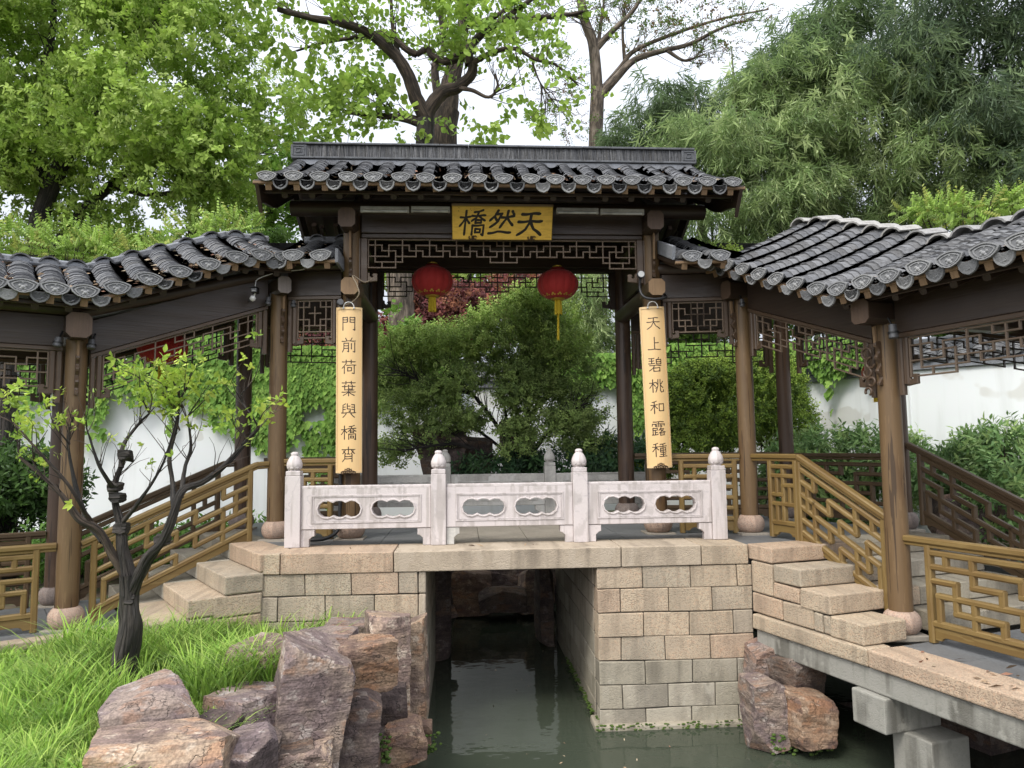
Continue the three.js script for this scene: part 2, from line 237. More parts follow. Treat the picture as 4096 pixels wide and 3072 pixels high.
function tube(pts, r0, r1, seg = 8, n = 0, wob = 0) {   // tapered tube through points; u along it
  const c = new THREE.CatmullRomCurve3(pts, false, 'catmullrom', 0.5), N = n || Math.max(3, pts.length * 4), fr = c.computeFrenetFrames(N, false), pos = [], uv = [], idx = []; let len = 0, prev = null; const o = R() * 3;
  for (let i = 0; i <= N; i++) {
    const t = i / N, p = c.getPointAt(t); if (prev) len += p.distanceTo(prev); prev = p; const r = lerp(r0, r1, Math.pow(t, 0.85));
    for (let k = 0; k <= seg; k++) { const a = k / seg * Math.PI * 2, q = r * (1 + (wob ? wob * (noise3(p.x * 9 + Math.cos(a) * 1.6, p.y * 9 + Math.sin(a) * 1.6, p.z * 9) - 0.5) : 0)); pos.push(p.x + q * (Math.cos(a) * fr.normals[i].x + Math.sin(a) * fr.binormals[i].x), p.y + q * (Math.cos(a) * fr.normals[i].y + Math.sin(a) * fr.binormals[i].y), p.z + q * (Math.cos(a) * fr.normals[i].z + Math.sin(a) * fr.binormals[i].z)); uv.push(o + len, k / seg * Math.PI * 2 * r0); }
  }
  for (let i = 0; i < N; i++) for (let k = 0; k < seg; k++) { const a = i * (seg + 1) + k, b = a + seg + 1; idx.push(a, b, a + 1, b, b + 1, a + 1); }
  const g = new THREE.BufferGeometry(); g.setAttribute('position', new THREE.Float32BufferAttribute(pos, 3)); g.setAttribute('uv', new THREE.Float32BufferAttribute(uv, 2)); g.setIndex(idx); g.computeVertexNormals(); return g;
}
const merge = (list) => mergeGeometries(list.map((g) => { const q = g.index ? g.toNonIndexed() : g; for (const k of Object.keys(q.attributes)) if (!['position', 'normal', 'uv'].includes(k)) q.deleteAttribute(k); q.morphAttributes = {}; return q; }));
const DL = [-0.845, 0.535], NL = [0.535, 0.845], DR = [0.29, 0.957], NR = [0.957, -0.29];       // the two galleries: along the slope, and across
const LU = [-2.23, -0.72], RU = [2.385, -0.5];
const P2 = (o, d, s, y, n, t = 0) => V(o[0] + d[0] * s + (n ? n[0] * t : 0), y, o[1] + d[1] * s + (n ? n[1] * t : 0));
// ---------------------------------------------------------------- the setting: water, lawn, garden beds, paving
const WATER = -1.5;
function sheet(x0, x1, z0, z1, nx, nz, fy, keep) {
  const pos = [], uv = [], idx = [];
  for (let j = 0; j <= nz; j++) for (let i = 0; i <= nx; i++) { const x = lerp(x0, x1, i / nx), z = lerp(z0, z1, j / nz); pos.push(x, fy(x, z), z); uv.push(x, z); }
  for (let j = 0; j < nz; j++) for (let i = 0; i < nx; i++) { const a = j * (nx + 1) + i, b = a + nx + 1, x = lerp(x0, x1, (i + 0.5) / nx), z = lerp(z0, z1, (j + 0.5) / nz); if (keep && !keep(x, z)) continue; idx.push(a, b, a + 1, b, b + 1, a + 1); }
  const g = new THREE.BufferGeometry(); g.setAttribute('position', new THREE.Float32BufferAttribute(pos, 3)); g.setAttribute('uv', new THREE.Float32BufferAttribute(uv, 2)); g.setIndex(idx); g.computeVertexNormals(); return g;
}
function ground(name, geo, mat, label) { const m = new THREE.Mesh(geo, mat); m.name = name; m.castShadow = m.receiveShadow = true; m.userData.kind = 'structure'; if (label) m.userData.label = label; scene.add(m); origin.set(m, V(0, 0, 0)); return m; }
const waterMat = new THREE.MeshPhysicalMaterial({ color: col(0.043, 0.052, 0.037), roughness: 0.05, ior: 1.33, bumpMap: watB, bumpScale: 0.004, specularIntensity: 1 });
ground('water', sheet(-3.2, 9, -4.9, 8, 4, 4, () => WATER), waterMat, 'still dark green pond water running under the bridge');
ground('pond_bed', sheet(-60, 60, -60, 60, 2, 2, () => -2.2), M.soil, 'muddy pond bed and earth under everything');
// the lawn drops to the water behind the edge stones
const lawnEdge = (z) => z < 0.9 ? -0.98 : z < 1.7 ? lerp(-0.98, -1.45, (z - 0.9) / 0.8) : z < 2.7 ? lerp(-1.45, -1.80, (z - 1.7)) : lerp(-1.80, -2.1, Math.min(1, (z - 2.7) / 1.5));
function lawnY(x, z) {
  const d = x - lawnEdge(z); let y = -0.63 - 0.055 * clamp((z - 0.2) / 2) + 0.05 * (noise3(x * 1.3, 3, z * 1.3) - 0.5) - 0.10 * step2(-2.6, -1.3, x) * step2(1.6, 0.3, z);
  if (x < -3.2) y -= 0.02; if (d > 0) y -= Math.min(1.3, d * 4.5); return y;
}
ground('lawn', sheet(-9, -0.72, 0.3, 6.2, 90, 64, lawnY, (x, z) => lawnY(x, z) > -1.75), M.soil, 'earth bank of the lawn between the gallery and the rocks');
// planted beds behind the galleries, up to the wall and on beyond it
const bedY = (x, z) => (x < -1.0 ? -0.34 : x > 1.0 ? -0.16 : -0.5) + 0.10 * (noise3(x * 0.9, 9, z * 0.9) - 0.5);
ground('left_garden_bed', sheet(-12, -0.95, -5.6, -2.75, 40, 20, (x, z) => -0.34 + 0.1 * (noise3(x, 9, z) - 0.5)), M.soil, 'planted bed behind the left gallery');
ground('right_garden_bed', sheet(0.95, 12, -5.6, -2.6, 40, 20, (x, z) => -0.16 + 0.1 * (noise3(x, 9, z) - 0.5)), M.soil, 'planted bed behind the right gallery');
ground('outer_garden_bed', sheet(4.1, 12, -2.6, 6, 20, 20, (x, z) => -0.30 + 0.1 * (noise3(x, 9, z) - 0.5), (x, z) => (x - 2.385) * NR[0] + (z + 0.5) * NR[1] > 1.78), M.soil, 'planted bed outside the right gallery');
ground('west_garden_bed', sheet(-12, -2.2, -2.75, 2, 40, 24, (x, z) => -0.64 + 0.05 * (noise3(x, 9, z) - 0.5), (x, z) => (x + 2.23) * NL[0] + (z + 0.72) * NL[1] < -1.42), M.soil, 'bed with fallen leaves behind the left stair');
ground('far_ground', sheet(-60, 60, -60, -5.2, 20, 10, (x, z) => -0.3), M.soil, 'ground under the trees beyond the wall');

// ---------------------------------------------------------------- stone bridge: coping, deck, two abutments of coursed blocks
const bridge = thing('stone_bridge', 'flat granite bridge of coursed blocks with a square water passage under the pavilion', 'stone bridge', [0, WATER - 0.1, -1]);
{
  const xs = [-2.09, -1.93, -1.0, 0.925, 1.62, 2.035], jt = 0.004;
  for (let i = 0; i < 5; i++) {
    const st = i === 2 ? graniteStained[1] : i === 3 ? graniteStained[1] : granite[i % 4];
    W(bridge, 'coping_stone', roughen(box(xs[i] + jt, xs[i + 1] - jt, -0.168, 0, -0.17, i === 4 ? 0.327 : 0.33, 0.008), 0.010, 11), st);
  }
  W(bridge, 'coping_stone', box(-2.4, 2.3, -0.168, 0, -2.62, -2.2, 0.012), graniteGrey[0]);
  // deck paving: dark grey slabs, tan ones in the middle
  for (let i = 0; i < 9; i++) for (let j = 0; j < 4; j++) { const x = -2.09 + i * 0.4545, z = -2.196 + j * 0.5055; W(bridge, 'paving_slab', box(x + 0.002, x + 0.4525, -0.11, -0.004 - 0.003 * R(), z + 0.002, z + 0.5035, 0.003), i > 2 && i < 6 ? M.paveTan : M.pave); }
  W(bridge, 'deck_core', box(-2.05, 1.95, -0.165, -0.115, -2.5, 0.28, 0.002), M.mortar);
  // courses
  const rows = [-0.172, -0.352, -0.552, -0.752, -0.952, -1.147, -1.34, -1.56];
  const courses = (x0, x1, first, wx, flip) => {
    for (let r = 0; r < 7; r++) {
      const y1 = rows[r], y0 = rows[r + 1]; let x = x0, k = 0; const low = r > 3;
      let w = (r % 2 ? first : wx) * 1;
      while (x < x1 - 0.02) {
        let e = Math.min(x1, x + w); if (x1 - e < 0.1) e = x1;
        const g = roughen(box(x + 0.0035, e - 0.0035, y0 + 0.0035, y1 - 0.0035, 0.14, 0.315 + 0.010 * (R() - 0.5), 0.007), 0.016, 14);
        W(bridge, 'stone_block', g, low ? graniteGrey[Math.floor(R() * 3)] : R() < 0.18 ? graniteStained[Math.floor(R() * 2)] : granite[Math.floor(R() * 4)]);
        x = e; w = wx * rr(0.95, 1.05); k++;
      }
    }
    W(bridge, 'mortar_core', box(x0 + 0.01, x1 - 0.01, -1.8, -0.17, -2.5, 0.298, 0.002), M.mortar);
  };
  courses(0.712, 2.06, 0.2, 0.395); courses(-2.115, -0.80, 0.17, 0.385);
  // narrow quoin strip at the left jamb, and the inner faces of the passage
  for (let r = 0; r < 7; r++) W(bridge, 'stone_block', roughen(box(-0.795, -0.733, rows[r + 1] + 0.003, rows[r] - 0.003, 0.05, 0.312, 0.012), 0.008, 9), graniteStained[r % 2]);
  for (const [xa, xb] of [[-0.80, -0.735], [0.712, 0.64 + 0.14]]) for (let r = 0; r < 7; r++) { let z = 0.10; const face = xa < 0 ? [-0.86, -0.738 + 0.004 * R()] : [0.716 - 0.004 * R(), 0.84]; while (z > -2.5) { const e = Math.max(-2.58, z - rr(0.6, 0.95)); W(bridge, 'stone_block', box(face[0], face[1], rows[r + 1] + 0.003, rows[r] - 0.003, e + 0.003, z - 0.003, 0.01), r > 2 ? graniteGrey[Math.floor(R() * 3)] : graniteStained[Math.floor(R() * 2)]); z = e; } }
  // moss line and footing at the water
  W(bridge, 'footing', roughen(box(0.66, 2.12, -1.72, -1.452, 0.1, 0.36, 0.02), 0.02, 12), graniteGrey[1]);
  const moss = []; for (let i = 0; i < 260; i++) { const s = rr(0.005, 0.015), g = new THREE.IcosahedronGeometry(s, 1); const side = R() < 0.55; g.scale(1.3, 0.6, side ? 0.5 : 1.2); g.translate(side ? rr(0.68, 2.1) : rr(0.690, 0.712), rr(-1.5, -1.445) + (side ? 0 : 0.05 * R()), side ? rr(0.35, 0.37) : rr(-1.6, 0.36)); moss.push(boxUV(g)); }
  W(bridge, 'moss', merge(moss), M.moss, 'stuff');
}

// ---------------------------------------------------------------- stone stairs down to both galleries
function stair(name, label, o, d, n, ss, hs, depth, extra) {
  const t = thing(name, label, 'stone stairs', [o[0], -0.6, o[1]]);
  for (let k = 0; k < 4; k++) {
    const y1 = k ? -hs[k - 1] : 0, y0 = -hs[k];
    W(t, 'step', roughen(planBox(o, d, n, k ? ss[k] - 0.31 : -0.31, ss[k], y0 + 0.003, y1, 0, extra && k === 3 ? -0.41 : -0.92, 0.012), 0.008, 9), granite[(k + 1) % 4]);
    W(t, 'step', planBox(o, d, n, k ? ss[k] - 0.40 : -0.40, ss[k] - 0.006, y0 + 0.003, y1 - 0.003, extra && k === 3 ? -0.78 : -0.924, -depth, 0.01), graniteGrey[(k + 1) % 3]);
  }
  return t;
}
const stairR = stair('stone_staircase', 'pale granite steps going down right to the walkway over the pond', [2.127, 0.58], DR, NR.map((x) => -x), [0, 0.325, 0.62, 0.925], [0.13, 0.273, 0.422, 0.572], 2.05, true);
const stairL = stair('stone_staircase', 'pale granite steps going down left to the lawn behind the plum tree', [-2.083, 0.345], DL, NL, [0, 0.28, 0.555, 0.83], [0.15, 0.30, 0.445, 0.58], 2.1);
// side walls of the stairs
for (const [t, o, d, n, list] of [
  [stairR, [2.127, 0.58], DR, NR.map((x) => -x), [[-0.27, 0, -0.40, -0.135], [0.0, 0.31, -0.40, -0.277], [-0.27, 0.10, -0.568, -0.404], [0.104, 0.44, -0.568, -0.404], [0.31, 0.60, -0.40, -0.426], [0.444, 0.54, -0.568, -0.426], [0.545, 0.62, -0.568, -0.426]]],
  [stairL, [-2.083, 0.345], DL, NL, [[-0.02, 0.26, -0.30, -0.153], [0.005, 0.22, -0.30, -0.303], [-0.02, 0.36, -0.47, -0.304], [0.365, 0.55, -0.58, -0.45], [-0.02, 0.36, -0.66, -0.474], [0.365, 0.82, -0.72, -0.585], [-0.02, 0.36, -0.84, -0.664]]],
]) for (const [s0, s1, y0, y1] of list) if (y1 - y0 > 0.03) W(t, 'stone_block', roughen(planBox(o, d, n, s0 + 0.003, s1 - 0.003, y0 + 0.002, y1 - 0.002, -0.004 * R(), -0.3, 0.012), 0.01, 10), granite[Math.floor(R() * 4)]);
W(stairR, 'mortar_core', planBox([2.127, 0.58], DR, NR.map((x) => -x), -0.4, 0.55, -0.57, -0.29, -0.02, -1.9, 0.002), M.mortar);
W(stairL, 'mortar_core', planBox([-2.083, 0.345], DL, NL, -0.5, 0.52, -0.9, -0.46, -0.025, -1.9, 0.002), M.mortar);

// deck pieces between the bridge and the stairs
{
  const b = [[-2.0, -2.6], [-2.0, 0.1], [-2.12, 0.05], [-2.50, -0.50], [-3.02, -1.3], [-2.9, -2.5]], c = [[1.98, -2.6], [1.98, 0.22], [2.07, 0.24], [2.35, 0.16], [3.9, 0.05], [4.05, -0.5], [3.3, -2.3]];
  const slab = (pts) => { const g = extrude(pts.map(([x, z]) => [x, -z]), 0.16); g.rotateX(-Math.PI / 2); g.translate(0, -0.094, 0); return boxUV(g); };
  W(bridge, 'landing', slab(b), M.pave); W(bridge, 'landing', slab(c), M.pave);
}

// ---------------------------------------------------------------- the walkway over the pond at the right: coping, concrete beam, crosshead, pier
const OR = [2.127, 0.58], IN = NR;      // s along DR, t inwards (away from the pond)
const walk = thing('raised_walkway', 'grey paved walkway over the water with pink granite edge on concrete beams', 'walkway', [2.6, WATER, 1.8]);
{
  const cuts = [-0.24, 0.98, 1.46, 2.55, 3.7, 4.8];
  for (let i = 0; i < 5; i++) if (i !== 1) W(walk, 'coping_stone', roughen(planBox(OR, DR, IN, (i === 2 ? cuts[1] : cuts[i]) + 0.003, cuts[i + 1] - 0.003, -0.695, -0.574, -0.03, i ? 0.30 : 0.2, 0.012), 0.008, 9), granite[[0, 0, 1, 3, 2][i]]);
  for (let i = 0; i < 9; i++) for (let j = 0; j < 4; j++) W(walk, 'paving_slab', planBox(OR, DR, IN, 0.98 + i * 0.44, 1.415 + i * 0.44, -0.66, -0.578 - 0.003 * R(), 0.305 + j * 0.47, 0.77 + j * 0.47, 0.003), M.pave);
  W(walk, 'concrete_beam', roughen(planBox(OR, DR, IN, -0.22, 4.8, -0.86, -0.70, 0.0, 0.28, 0.012), 0.012, 5), M.concrete);
  W(walk, 'concrete_slab', planBox(OR, DR, IN, -0.1, 4.8, -0.80, -0.665, 0.285, 2.1, 0.01), M.concrete);
  W(walk, 'inner_beam', roughen(planBox(OR, DR, IN, 0.95, 4.8, -1.02, -0.802, 0.46, 0.74, 0.012), 0.01, 5), M.concrete);
  W(walk, 'crosshead', roughen(planBox(OR, DR, IN, 0.84, 1.13, -1.10, -0.864, -0.05, 0.455, 0.012), 0.012, 5), M.concrete);
  W(walk, 'pier', roughen(planBox(OR, DR, IN, 1.02, 1.33, -1.9, -1.10, 0.12, 0.46, 0.012), 0.012, 5), M.concrete);
  const g = planBox(OR, DR, IN, -0.3, 0.9, -2, -0.80, 1.2, 1.6, 0.01); W(walk, 'back_wall', roughen(g, 0.04, 4), rocks[3]);
}
// the path under the left gallery
{
  const path = thing('paved_path', 'grey stone path through the lower left gallery behind the lawn', 'path', [-4.2, -0.7, 0.2], null, 'structure');
  const o = [-2.083, 0.345], nn = NL.map((x) => -x);
  for (let i = 0; i < 7; i++) for (let j = 0; j < 3; j++) W(path, 'paving_slab', planBox(o, DL, nn, 0.84 + i * 0.52, 1.355 + i * 0.52, -0.68, -0.584 - 0.003 * R(), 0.82 + j * 0.46, 1.275 + j * 0.46, 0.003), M.pave);
  W(path, 'kerb', roughen(planBox(o, DL, nn, 0.84, 4.4, -0.72, -0.583, 0.66, 0.815, 0.01), 0.01, 8), granite[0]);
}
// ---------------------------------------------------------------- roof tiles
function arcShell(w, rise, len, th, seg = 6) {      // a curved cover tile: crown up, length along -z, its lower front edge at z = 0
  const r = (w * w / 4 + rise * rise) / (2 * rise), a0 = Math.asin(Math.min(0.999, w / 2 / r)), pts = [];
  for (let i = 0; i <= seg; i++) { const a = -a0 + 2 * a0 * i / seg; pts.push([Math.sin(a) * r, Math.cos(a) * r - r + rise]); }
  for (let i = seg; i >= 0; i--) { const a = -a0 + 2 * a0 * i / seg; pts.push([Math.sin(a) * (r - th), Math.cos(a) * (r - th) - r + rise]); }
  const g = extrude(pts, len); g.translate(0, 0, -len / 2); return boxUV(g, R() * 3);
}
const TW = 0.168, coverGeo = [0, 1, 2].map((i) => arcShell(TW + 0.004 * i, 0.056 + 0.003 * i, 0.13, 0.013)), coverWide = arcShell(0.215, 0.06, 0.27, 0.016);
const ridgeRelief = (s) => new THREE.Shape(s.map((q) => new THREE.Vector2(q[0], q[1])));
function ringGeo(outer, inner, z0, z1) { const s = ridgeRelief(outer); s.holes.push(new THREE.Path(inner.map((q) => new THREE.Vector2(q[0], q[1])))); const g = new THREE.ExtrudeGeometry(s, { depth: z1 - z0, bevelEnabled: false }); g.translate(0, 0, z0); return boxUV(g); }
// the patterned end of a cover tile: arched above, scalloped to a point below
const endOutline = (k) => { const p = []; for (let i = 0; i <= 12; i++) { const x = -1 + i / 6; p.push([x * TW * 0.53 * k, 0.028 * k * (1 - x * x) + 0.026 * k]); } for (let i = 1; i < 16; i++) { const x = 1 - i / 8; p.push([x * TW * 0.53 * k, (-0.062 * Math.pow(Math.max(0, 1 - x * x), 0.62) - 0.005 * Math.abs(Math.sin(i * Math.PI / 2.7)) * (1 - x * x) - (i === 8 ? 0.004 : 0) + 0.026) * k]); } return p; };
const endPlate = boxUV(extrude(endOutline(1), 0.016, 0.003));
const endGeo = (() => {
  const l = []; l.push(ringGeo(endOutline(1.0), endOutline(0.86), 0.005, 0.015)); l.push(ringGeo(endOutline(0.72), endOutline(0.62), 0.006, 0.013));
  for (const [x, y, s] of [[0, -0.002, 0.016], [0.016, 0.008, 0.011], [-0.016, 0.008, 0.011], [0.011, -0.012, 0.010], [-0.011, -0.012, 0.010], [0.058, 0.01, 0.008], [-0.058, 0.01, 0.008], [0, 0.03, 0.008], [0, -0.03, 0.008], [0.03, -0.022, 0.007], [-0.03, -0.022, 0.007]]) { const g = new THREE.IcosahedronGeometry(s, 1); g.scale(1, 0.8, 0.55); g.translate(x, y, 0.008); l.push(boxUV(g)); }
  return merge(l);
})();
// the hanging lip of a trough tile: hollow above, scalloped below, ribbed
const dripOutline = (k, dy = 0) => { const p = []; for (let i = 0; i <= 10; i++) { const x = -1 + i / 5; p.push([x * 0.074 * k, -0.012 * (1 - x * x) + 0.012 * (2 - k) + dy]); } for (let i = 1; i < 14; i++) { const x = 1 - i / 7; p.push([x * 0.074 * k, (-0.088 * Math.sqrt(1 - x * x * 0.98) * k + 0.012) - 0.004 * Math.abs(Math.sin(i * Math.PI / 2.33)) + dy - (Math.abs(x) < 0.08 ? 0.006 : 0)]); } return p; };
const dripGeo = (() => {
  const l = [boxUV(extrude(dripOutline(1), 0.014, 0.002))];
  for (const k of [0.96, 0.80, 0.64]) l.push(ringGeo(dripOutline(k), dripOutline(k - 0.07), 0.005, 0.011));
  for (const [x, y, s] of [[0.008, -0.044, 0.012], [-0.012, -0.05, 0.009], [0.02, -0.036, 0.008]]) { const g = new THREE.IcosahedronGeometry(s, 1); g.scale(1.4, 0.6, 0.6); g.rotateZ(0.5); g.translate(x, y, 0.007); l.push(boxUV(g)); }
  return merge(l);
})();
// leaves caught between the tile rows
const litterShape = (() => { const g = new THREE.BufferGeometry(); g.setAttribute('position', new THREE.Float32BufferAttribute([0, 0, -0.5, 0.22, 0.05, 0, -0.2, 0.08, 0, 0, 0.02, 0.5], 3)); g.setIndex([0, 2, 1, 1, 2, 3]); g.computeVertexNormals(); return g; })();
const litterMat = std({ color: 0xffffff, roughness: 0.9, side: THREE.DoubleSide });
function litter(parent, name, spots, s0, s1) {
  const m = new THREE.InstancedMesh(litterShape, litterMat, spots.length), o = parent ? origin.get(parent) : V(0, 0, 0), q = new THREE.Quaternion(), mm = new THREE.Matrix4();
  const pal = [[0.20, 0.13, 0.08], [0.30, 0.21, 0.13], [0.15, 0.10, 0.06], [0.36, 0.29, 0.20], [0.22, 0.11, 0.07]];
  spots.forEach((p, i) => { q.setFromEuler(new THREE.Euler(rr(-0.7, 0.7), rr(0, 6.3), rr(-0.7, 0.7))); const s = rr(s0, s1); mm.compose(p.clone().sub(o), q, V(s * rr(0.5, 1), s, s)); m.setMatrixAt(i, mm); m.setColorAt(i, col(...pal[Math.floor(R() * 5)])); });
  m.name = name; m.userData.kind = 'stuff'; m.castShadow = m.receiveShadow = true; if (parent) parent.add(m); else scene.add(m); return m;
}
// one slope of tiles. a, b: plan ends of the eave line with the height of its cover tiles; n: uphill direction in plan
function tiledSlope(parent, c) {
  const { a, b, n, len, rise, rows, mats = tiles, sag = 0.3, exposure = 0.06, keep = 1e9, wood = M.woodRaft } = c, N = V(n[0], 0, n[1]).normalize(), E = b.clone().sub(a);
  const prof = (t) => rise * ((1 - sag) * t + sag * t * t), eave = (k) => a.clone().addScaledVector(E, k), at0 = (k, t, dy = 0) => eave(k).addScaledVector(N, len * t).add(V(0, prof(t) + dy, 0));
  const Ef = V(E.x, 0, E.z).normalize(), side = Ef.dot(V(0, 0, 0).crossVectors(V(0, 1, 0), N.clone().negate())) > 0 ? Ef : Ef.clone().negate();
  // boarding under the tiles
  const K = 14, pos = [], uvs = []; const P = (k, t, dy) => at0(k, t, dy - 0.055);
  const quad = (p, q, r, s) => { for (const v of [p, q, r, p, r, s]) { pos.push(v.x, v.y, v.z); } };
  for (let j = 0; j < K; j++) { const t0 = j / K, t1 = (j + 1) / K; quad(P(0, t0, -0.035), P(1, t0, -0.035), P(1, t1, -0.035), P(0, t1, -0.035)); quad(P(0, t0, 0), P(0, t1, 0), P(1, t1, 0), P(1, t0, 0)); quad(P(0, t0, 0), P(0, t0, -0.035), P(0, t1, -0.035), P(0, t1, 0)); quad(P(1, t0, 0), P(1, t1, 0), P(1, t1, -0.035), P(1, t0, -0.035)); }
  quad(P(0, 0, 0), P(1, 0, 0), P(1, 0, -0.035), P(0, 0, -0.035));
  const bg = new THREE.BufferGeometry(); bg.setAttribute('position', new THREE.Float32BufferAttribute(pos, 3)); bg.computeVertexNormals(); W(parent, 'roof_board', boxUV(bg), M.woodDark);
  const L = Math.hypot(len, rise), cnt = Math.floor(L / exposure), rest = [], spots = [], troughs = [];
  const rowK = (i) => (i + 0.5) / rows;
  for (let i = 0; i < rows; i++) {
    const k = rowK(i), wob = rr(-0.008, 0.008);
    for (let j = 0; j < cnt; j++) {
      const t = (j + 0.15) / cnt, t2 = t + 0.04, p = at0(k, t, -0.040 + rr(-0.003, 0.003)).addScaledVector(Ef, wob + rr(-0.005, 0.005)), d = at0(k, t2).sub(at0(k, t)).normalize();
      const z = d.clone().negate(), x = side.clone(), y = V(0, 0, 0).crossVectors(z, x).normalize(); x.crossVectors(y, z);
      const m = basis(p, x, y, z).multiply(new THREE.Matrix4().makeRotationX(-(c.tilt ?? 0.11) + rr(-0.05, 0.05))).multiply(new THREE.Matrix4().makeRotationZ(rr(-0.05, 0.05))).scale(V(c.wide ?? 1, c.wide ?? 1, 1));
      const g = coverGeo[Math.floor(R() * 3)], mat = mats[Math.floor(R() * mats.length)];
      if (j < keep) place(parent, 'cover_tile', g, mat, m); else rest.push(g.clone().applyMatrix4(m));
      if (j === 0) { const e = basis(p.clone().addScaledVector(z, 0.030).add(V(0, 0.012, 0)), x, V(0, 1, 0).addScaledVector(z, -0.22).normalize(), z.clone().setY(0.0).normalize()); e.multiply(new THREE.Matrix4().makeRotationZ(rr(-0.08, 0.08))).scale(V(c.wide ?? 1, c.wide ?? 1, 1)); const plate = place(parent, 'end_tile', endPlate, tileEnd[2], e); finish(new THREE.Mesh(endGeo, tileEnd[Math.floor(R() * 2)]), plate, 'relief'); }  // plate coloured darker than its relief, so groove shade is in the colour
    }
    if (c.caps) { const p = at0(k, 1.0, -0.005), z = N.clone().negate(); const x = side.clone(), y = V(0, 1, 0); place(parent, 'ridge_tile', coverWide, tileCap[Math.floor(R() * 2)], basis(p.addScaledVector(z, 0.10 + rr(-0.03, 0.02)), x, y, z).multiply(new THREE.Matrix4().makeRotationX(0.12 + rr(-0.06, 0.06)))); }
    // trough beside each row, with its lip
    if (i < rows - 1 || c.lastTrough) {
      const k2 = (i + 1) / rows, p = at0(k2, 0.0, -0.066), z = N.clone().negate(), x = side.clone();
      place(parent, 'drip_tile', dripGeo, tileEnd[Math.floor(R() * 3)], basis(p.addScaledVector(z, 0.006), x, V(0, 1, 0), z).multiply(new THREE.Matrix4().makeRotationX(0.12)).multiply(new THREE.Matrix4().makeRotationZ(rr(-0.09, 0.09))));
      for (let j = 0; j < 10; j++) { const q = at0(k2, j / 10, 0.0), d = at0(k2, (j + 1) / 10, 0.0).sub(q), zz = d.clone().normalize().negate(), xx = side.clone(), yy = V(0, 0, 0).crossVectors(zz, xx).normalize(); xx.crossVectors(yy, zz); const g = arcShell(0.17, 0.04, d.length() * 1.1, 0.012, 4); g.scale(1, -1, 1); g.applyMatrix4(basis(q, xx, yy, zz)); troughs.push(g); }
      const leafN = Math.round((c.leaves ?? 5) * rr(0.4, 1.6)); for (let q = 0; q < leafN; q++) spots.push(at0(k2, Math.pow(R(), 2) * 0.9, -0.03 + 0.045 * R()).addScaledVector(Ef, rr(-0.035, 0.035)));
    }
  }
  if (c.saddle) { barPart(parent, 'ridge_mortar', at0(-0.01, 1.0, -0.03), at0(1.01, 1.0, -0.03), 0.26, 0.07, M.ridgeMortar); for (let i = 0; i < rows; i++) for (let j = 0; j < 5; j++) { const z = N.clone().negate(), p = at0(rowK(i), 1.0, -0.012 - 0.006 * Math.abs(j - 2) ** 1.5).addScaledVector(z, 0.14 - j * 0.06); place(parent, 'saddle_tile', coverGeo[j % 3], mats[(i + j) % mats.length], basis(p, side.clone(), V(0, 1, 0), z).multiply(new THREE.Matrix4().makeRotationX(0.16 - j * 0.13))); } }
  if (rest.length) W(parent, 'upper_cover_tiles', merge(rest), mats[0], 'stuff');
  if (troughs.length) W(parent, 'trough_tiles', merge(troughs), tiles[2], 'stuff');
  if (spots.length) litter(parent, 'fallen_leaves', spots, 0.035, 0.08);
  // rafters and the light strip along the eave
  const nr = c.rafters ?? rows, h = c.rafterH ?? 0.055;
  for (let i = 0; i < nr; i++) { const k = (i + 0.5) / nr, p = at0(k, 0.02, -0.122), q = at0(k, 0.55, -0.122); const r = barPart(parent, 'rafter', p, q, 0.055, h, wood); barPart(r, 'rafter_end', p.clone().addScaledVector(q.clone().sub(p).normalize(), -0.006), p, 0.054, h - 0.002, M.woodCut, undefined, 0.002); }
  const s0 = eave(-0.002).add(V(0, -0.078, 0)).addScaledVector(N, 0.012), s1 = eave(1.002).add(V(0, -0.078, 0)).addScaledVector(N, 0.012); barPart(parent, 'eave_strip', s0, s1, 0.03, 0.03, M.woodCut);
  if (c.lower) { for (let i = 0; i < nr; i++) { const k = (i + 0.9) / nr, p = at0(k, 0.16, -0.20), q = at0(k, 0.6, -0.20); if (k < 1) barPart(parent, 'lower_rafter', p, q, 0.055, 0.055, M.woodDark); } barPart(parent, 'eave_board', eave(0).add(V(0, prof(0.14) - 0.165, 0)).addScaledVector(N, len * 0.14), eave(1).add(V(0, prof(0.14) - 0.165, 0)).addScaledVector(N, len * 0.14), 0.02, 0.035, M.woodDark); }
}

// ---------------------------------------------------------------- lattices
// meander between two rails, nu = 8 m columns and five rows; each entry is [vertical?, line, from, to]
function meander(nu) {
  const c = nu / 2, out = [], add = (v, a, b, d) => { out.push([v, a, b, d]); if (v) { if (a !== c) out.push([v, nu - a, b, d]); } else if (!(b + d === nu)) out.push([v, a, nu - d, nu - b]); };
  add(1, 1, 0, 4); add(1, 5, 0, 4); for (let x = 9; x <= c - 3; x += 4) add(1, x, 0, 3);
  add(0, 1, 0, 2); add(1, 2, 1, 2); add(0, 2, 2, 4); add(1, 4, 2, 5); add(0, 5, 0, 4); add(1, 2, 4, 5); add(0, 4, 1, 5); add(1, 3, 1, 3); add(0, 3, 0, 3);
  for (let x = 3; x <= c - 5; x += 4) { add(0, 1, x, x + 3); if (x < c - 5) { add(1, x + 3, 1, 2); add(0, 2, x + 3, x + 5); } if (x > 3) add(1, x, 1, 3); add(0, 3, x + 1, x + 4); if (x > 3) add(1, x + 1, 2, 3); }
  add(1, c - 2, 1, 2); add(0, 2, c - 2, c + 2); add(1, c - 1, 0, 1); add(0, 1, c - 1, c + 1); add(1, c - 1, 2, 3); add(1, c - 2, 3, 4); add(0, 4, c - 2, c + 2); add(1, c, 0, 4);
  return out;
}
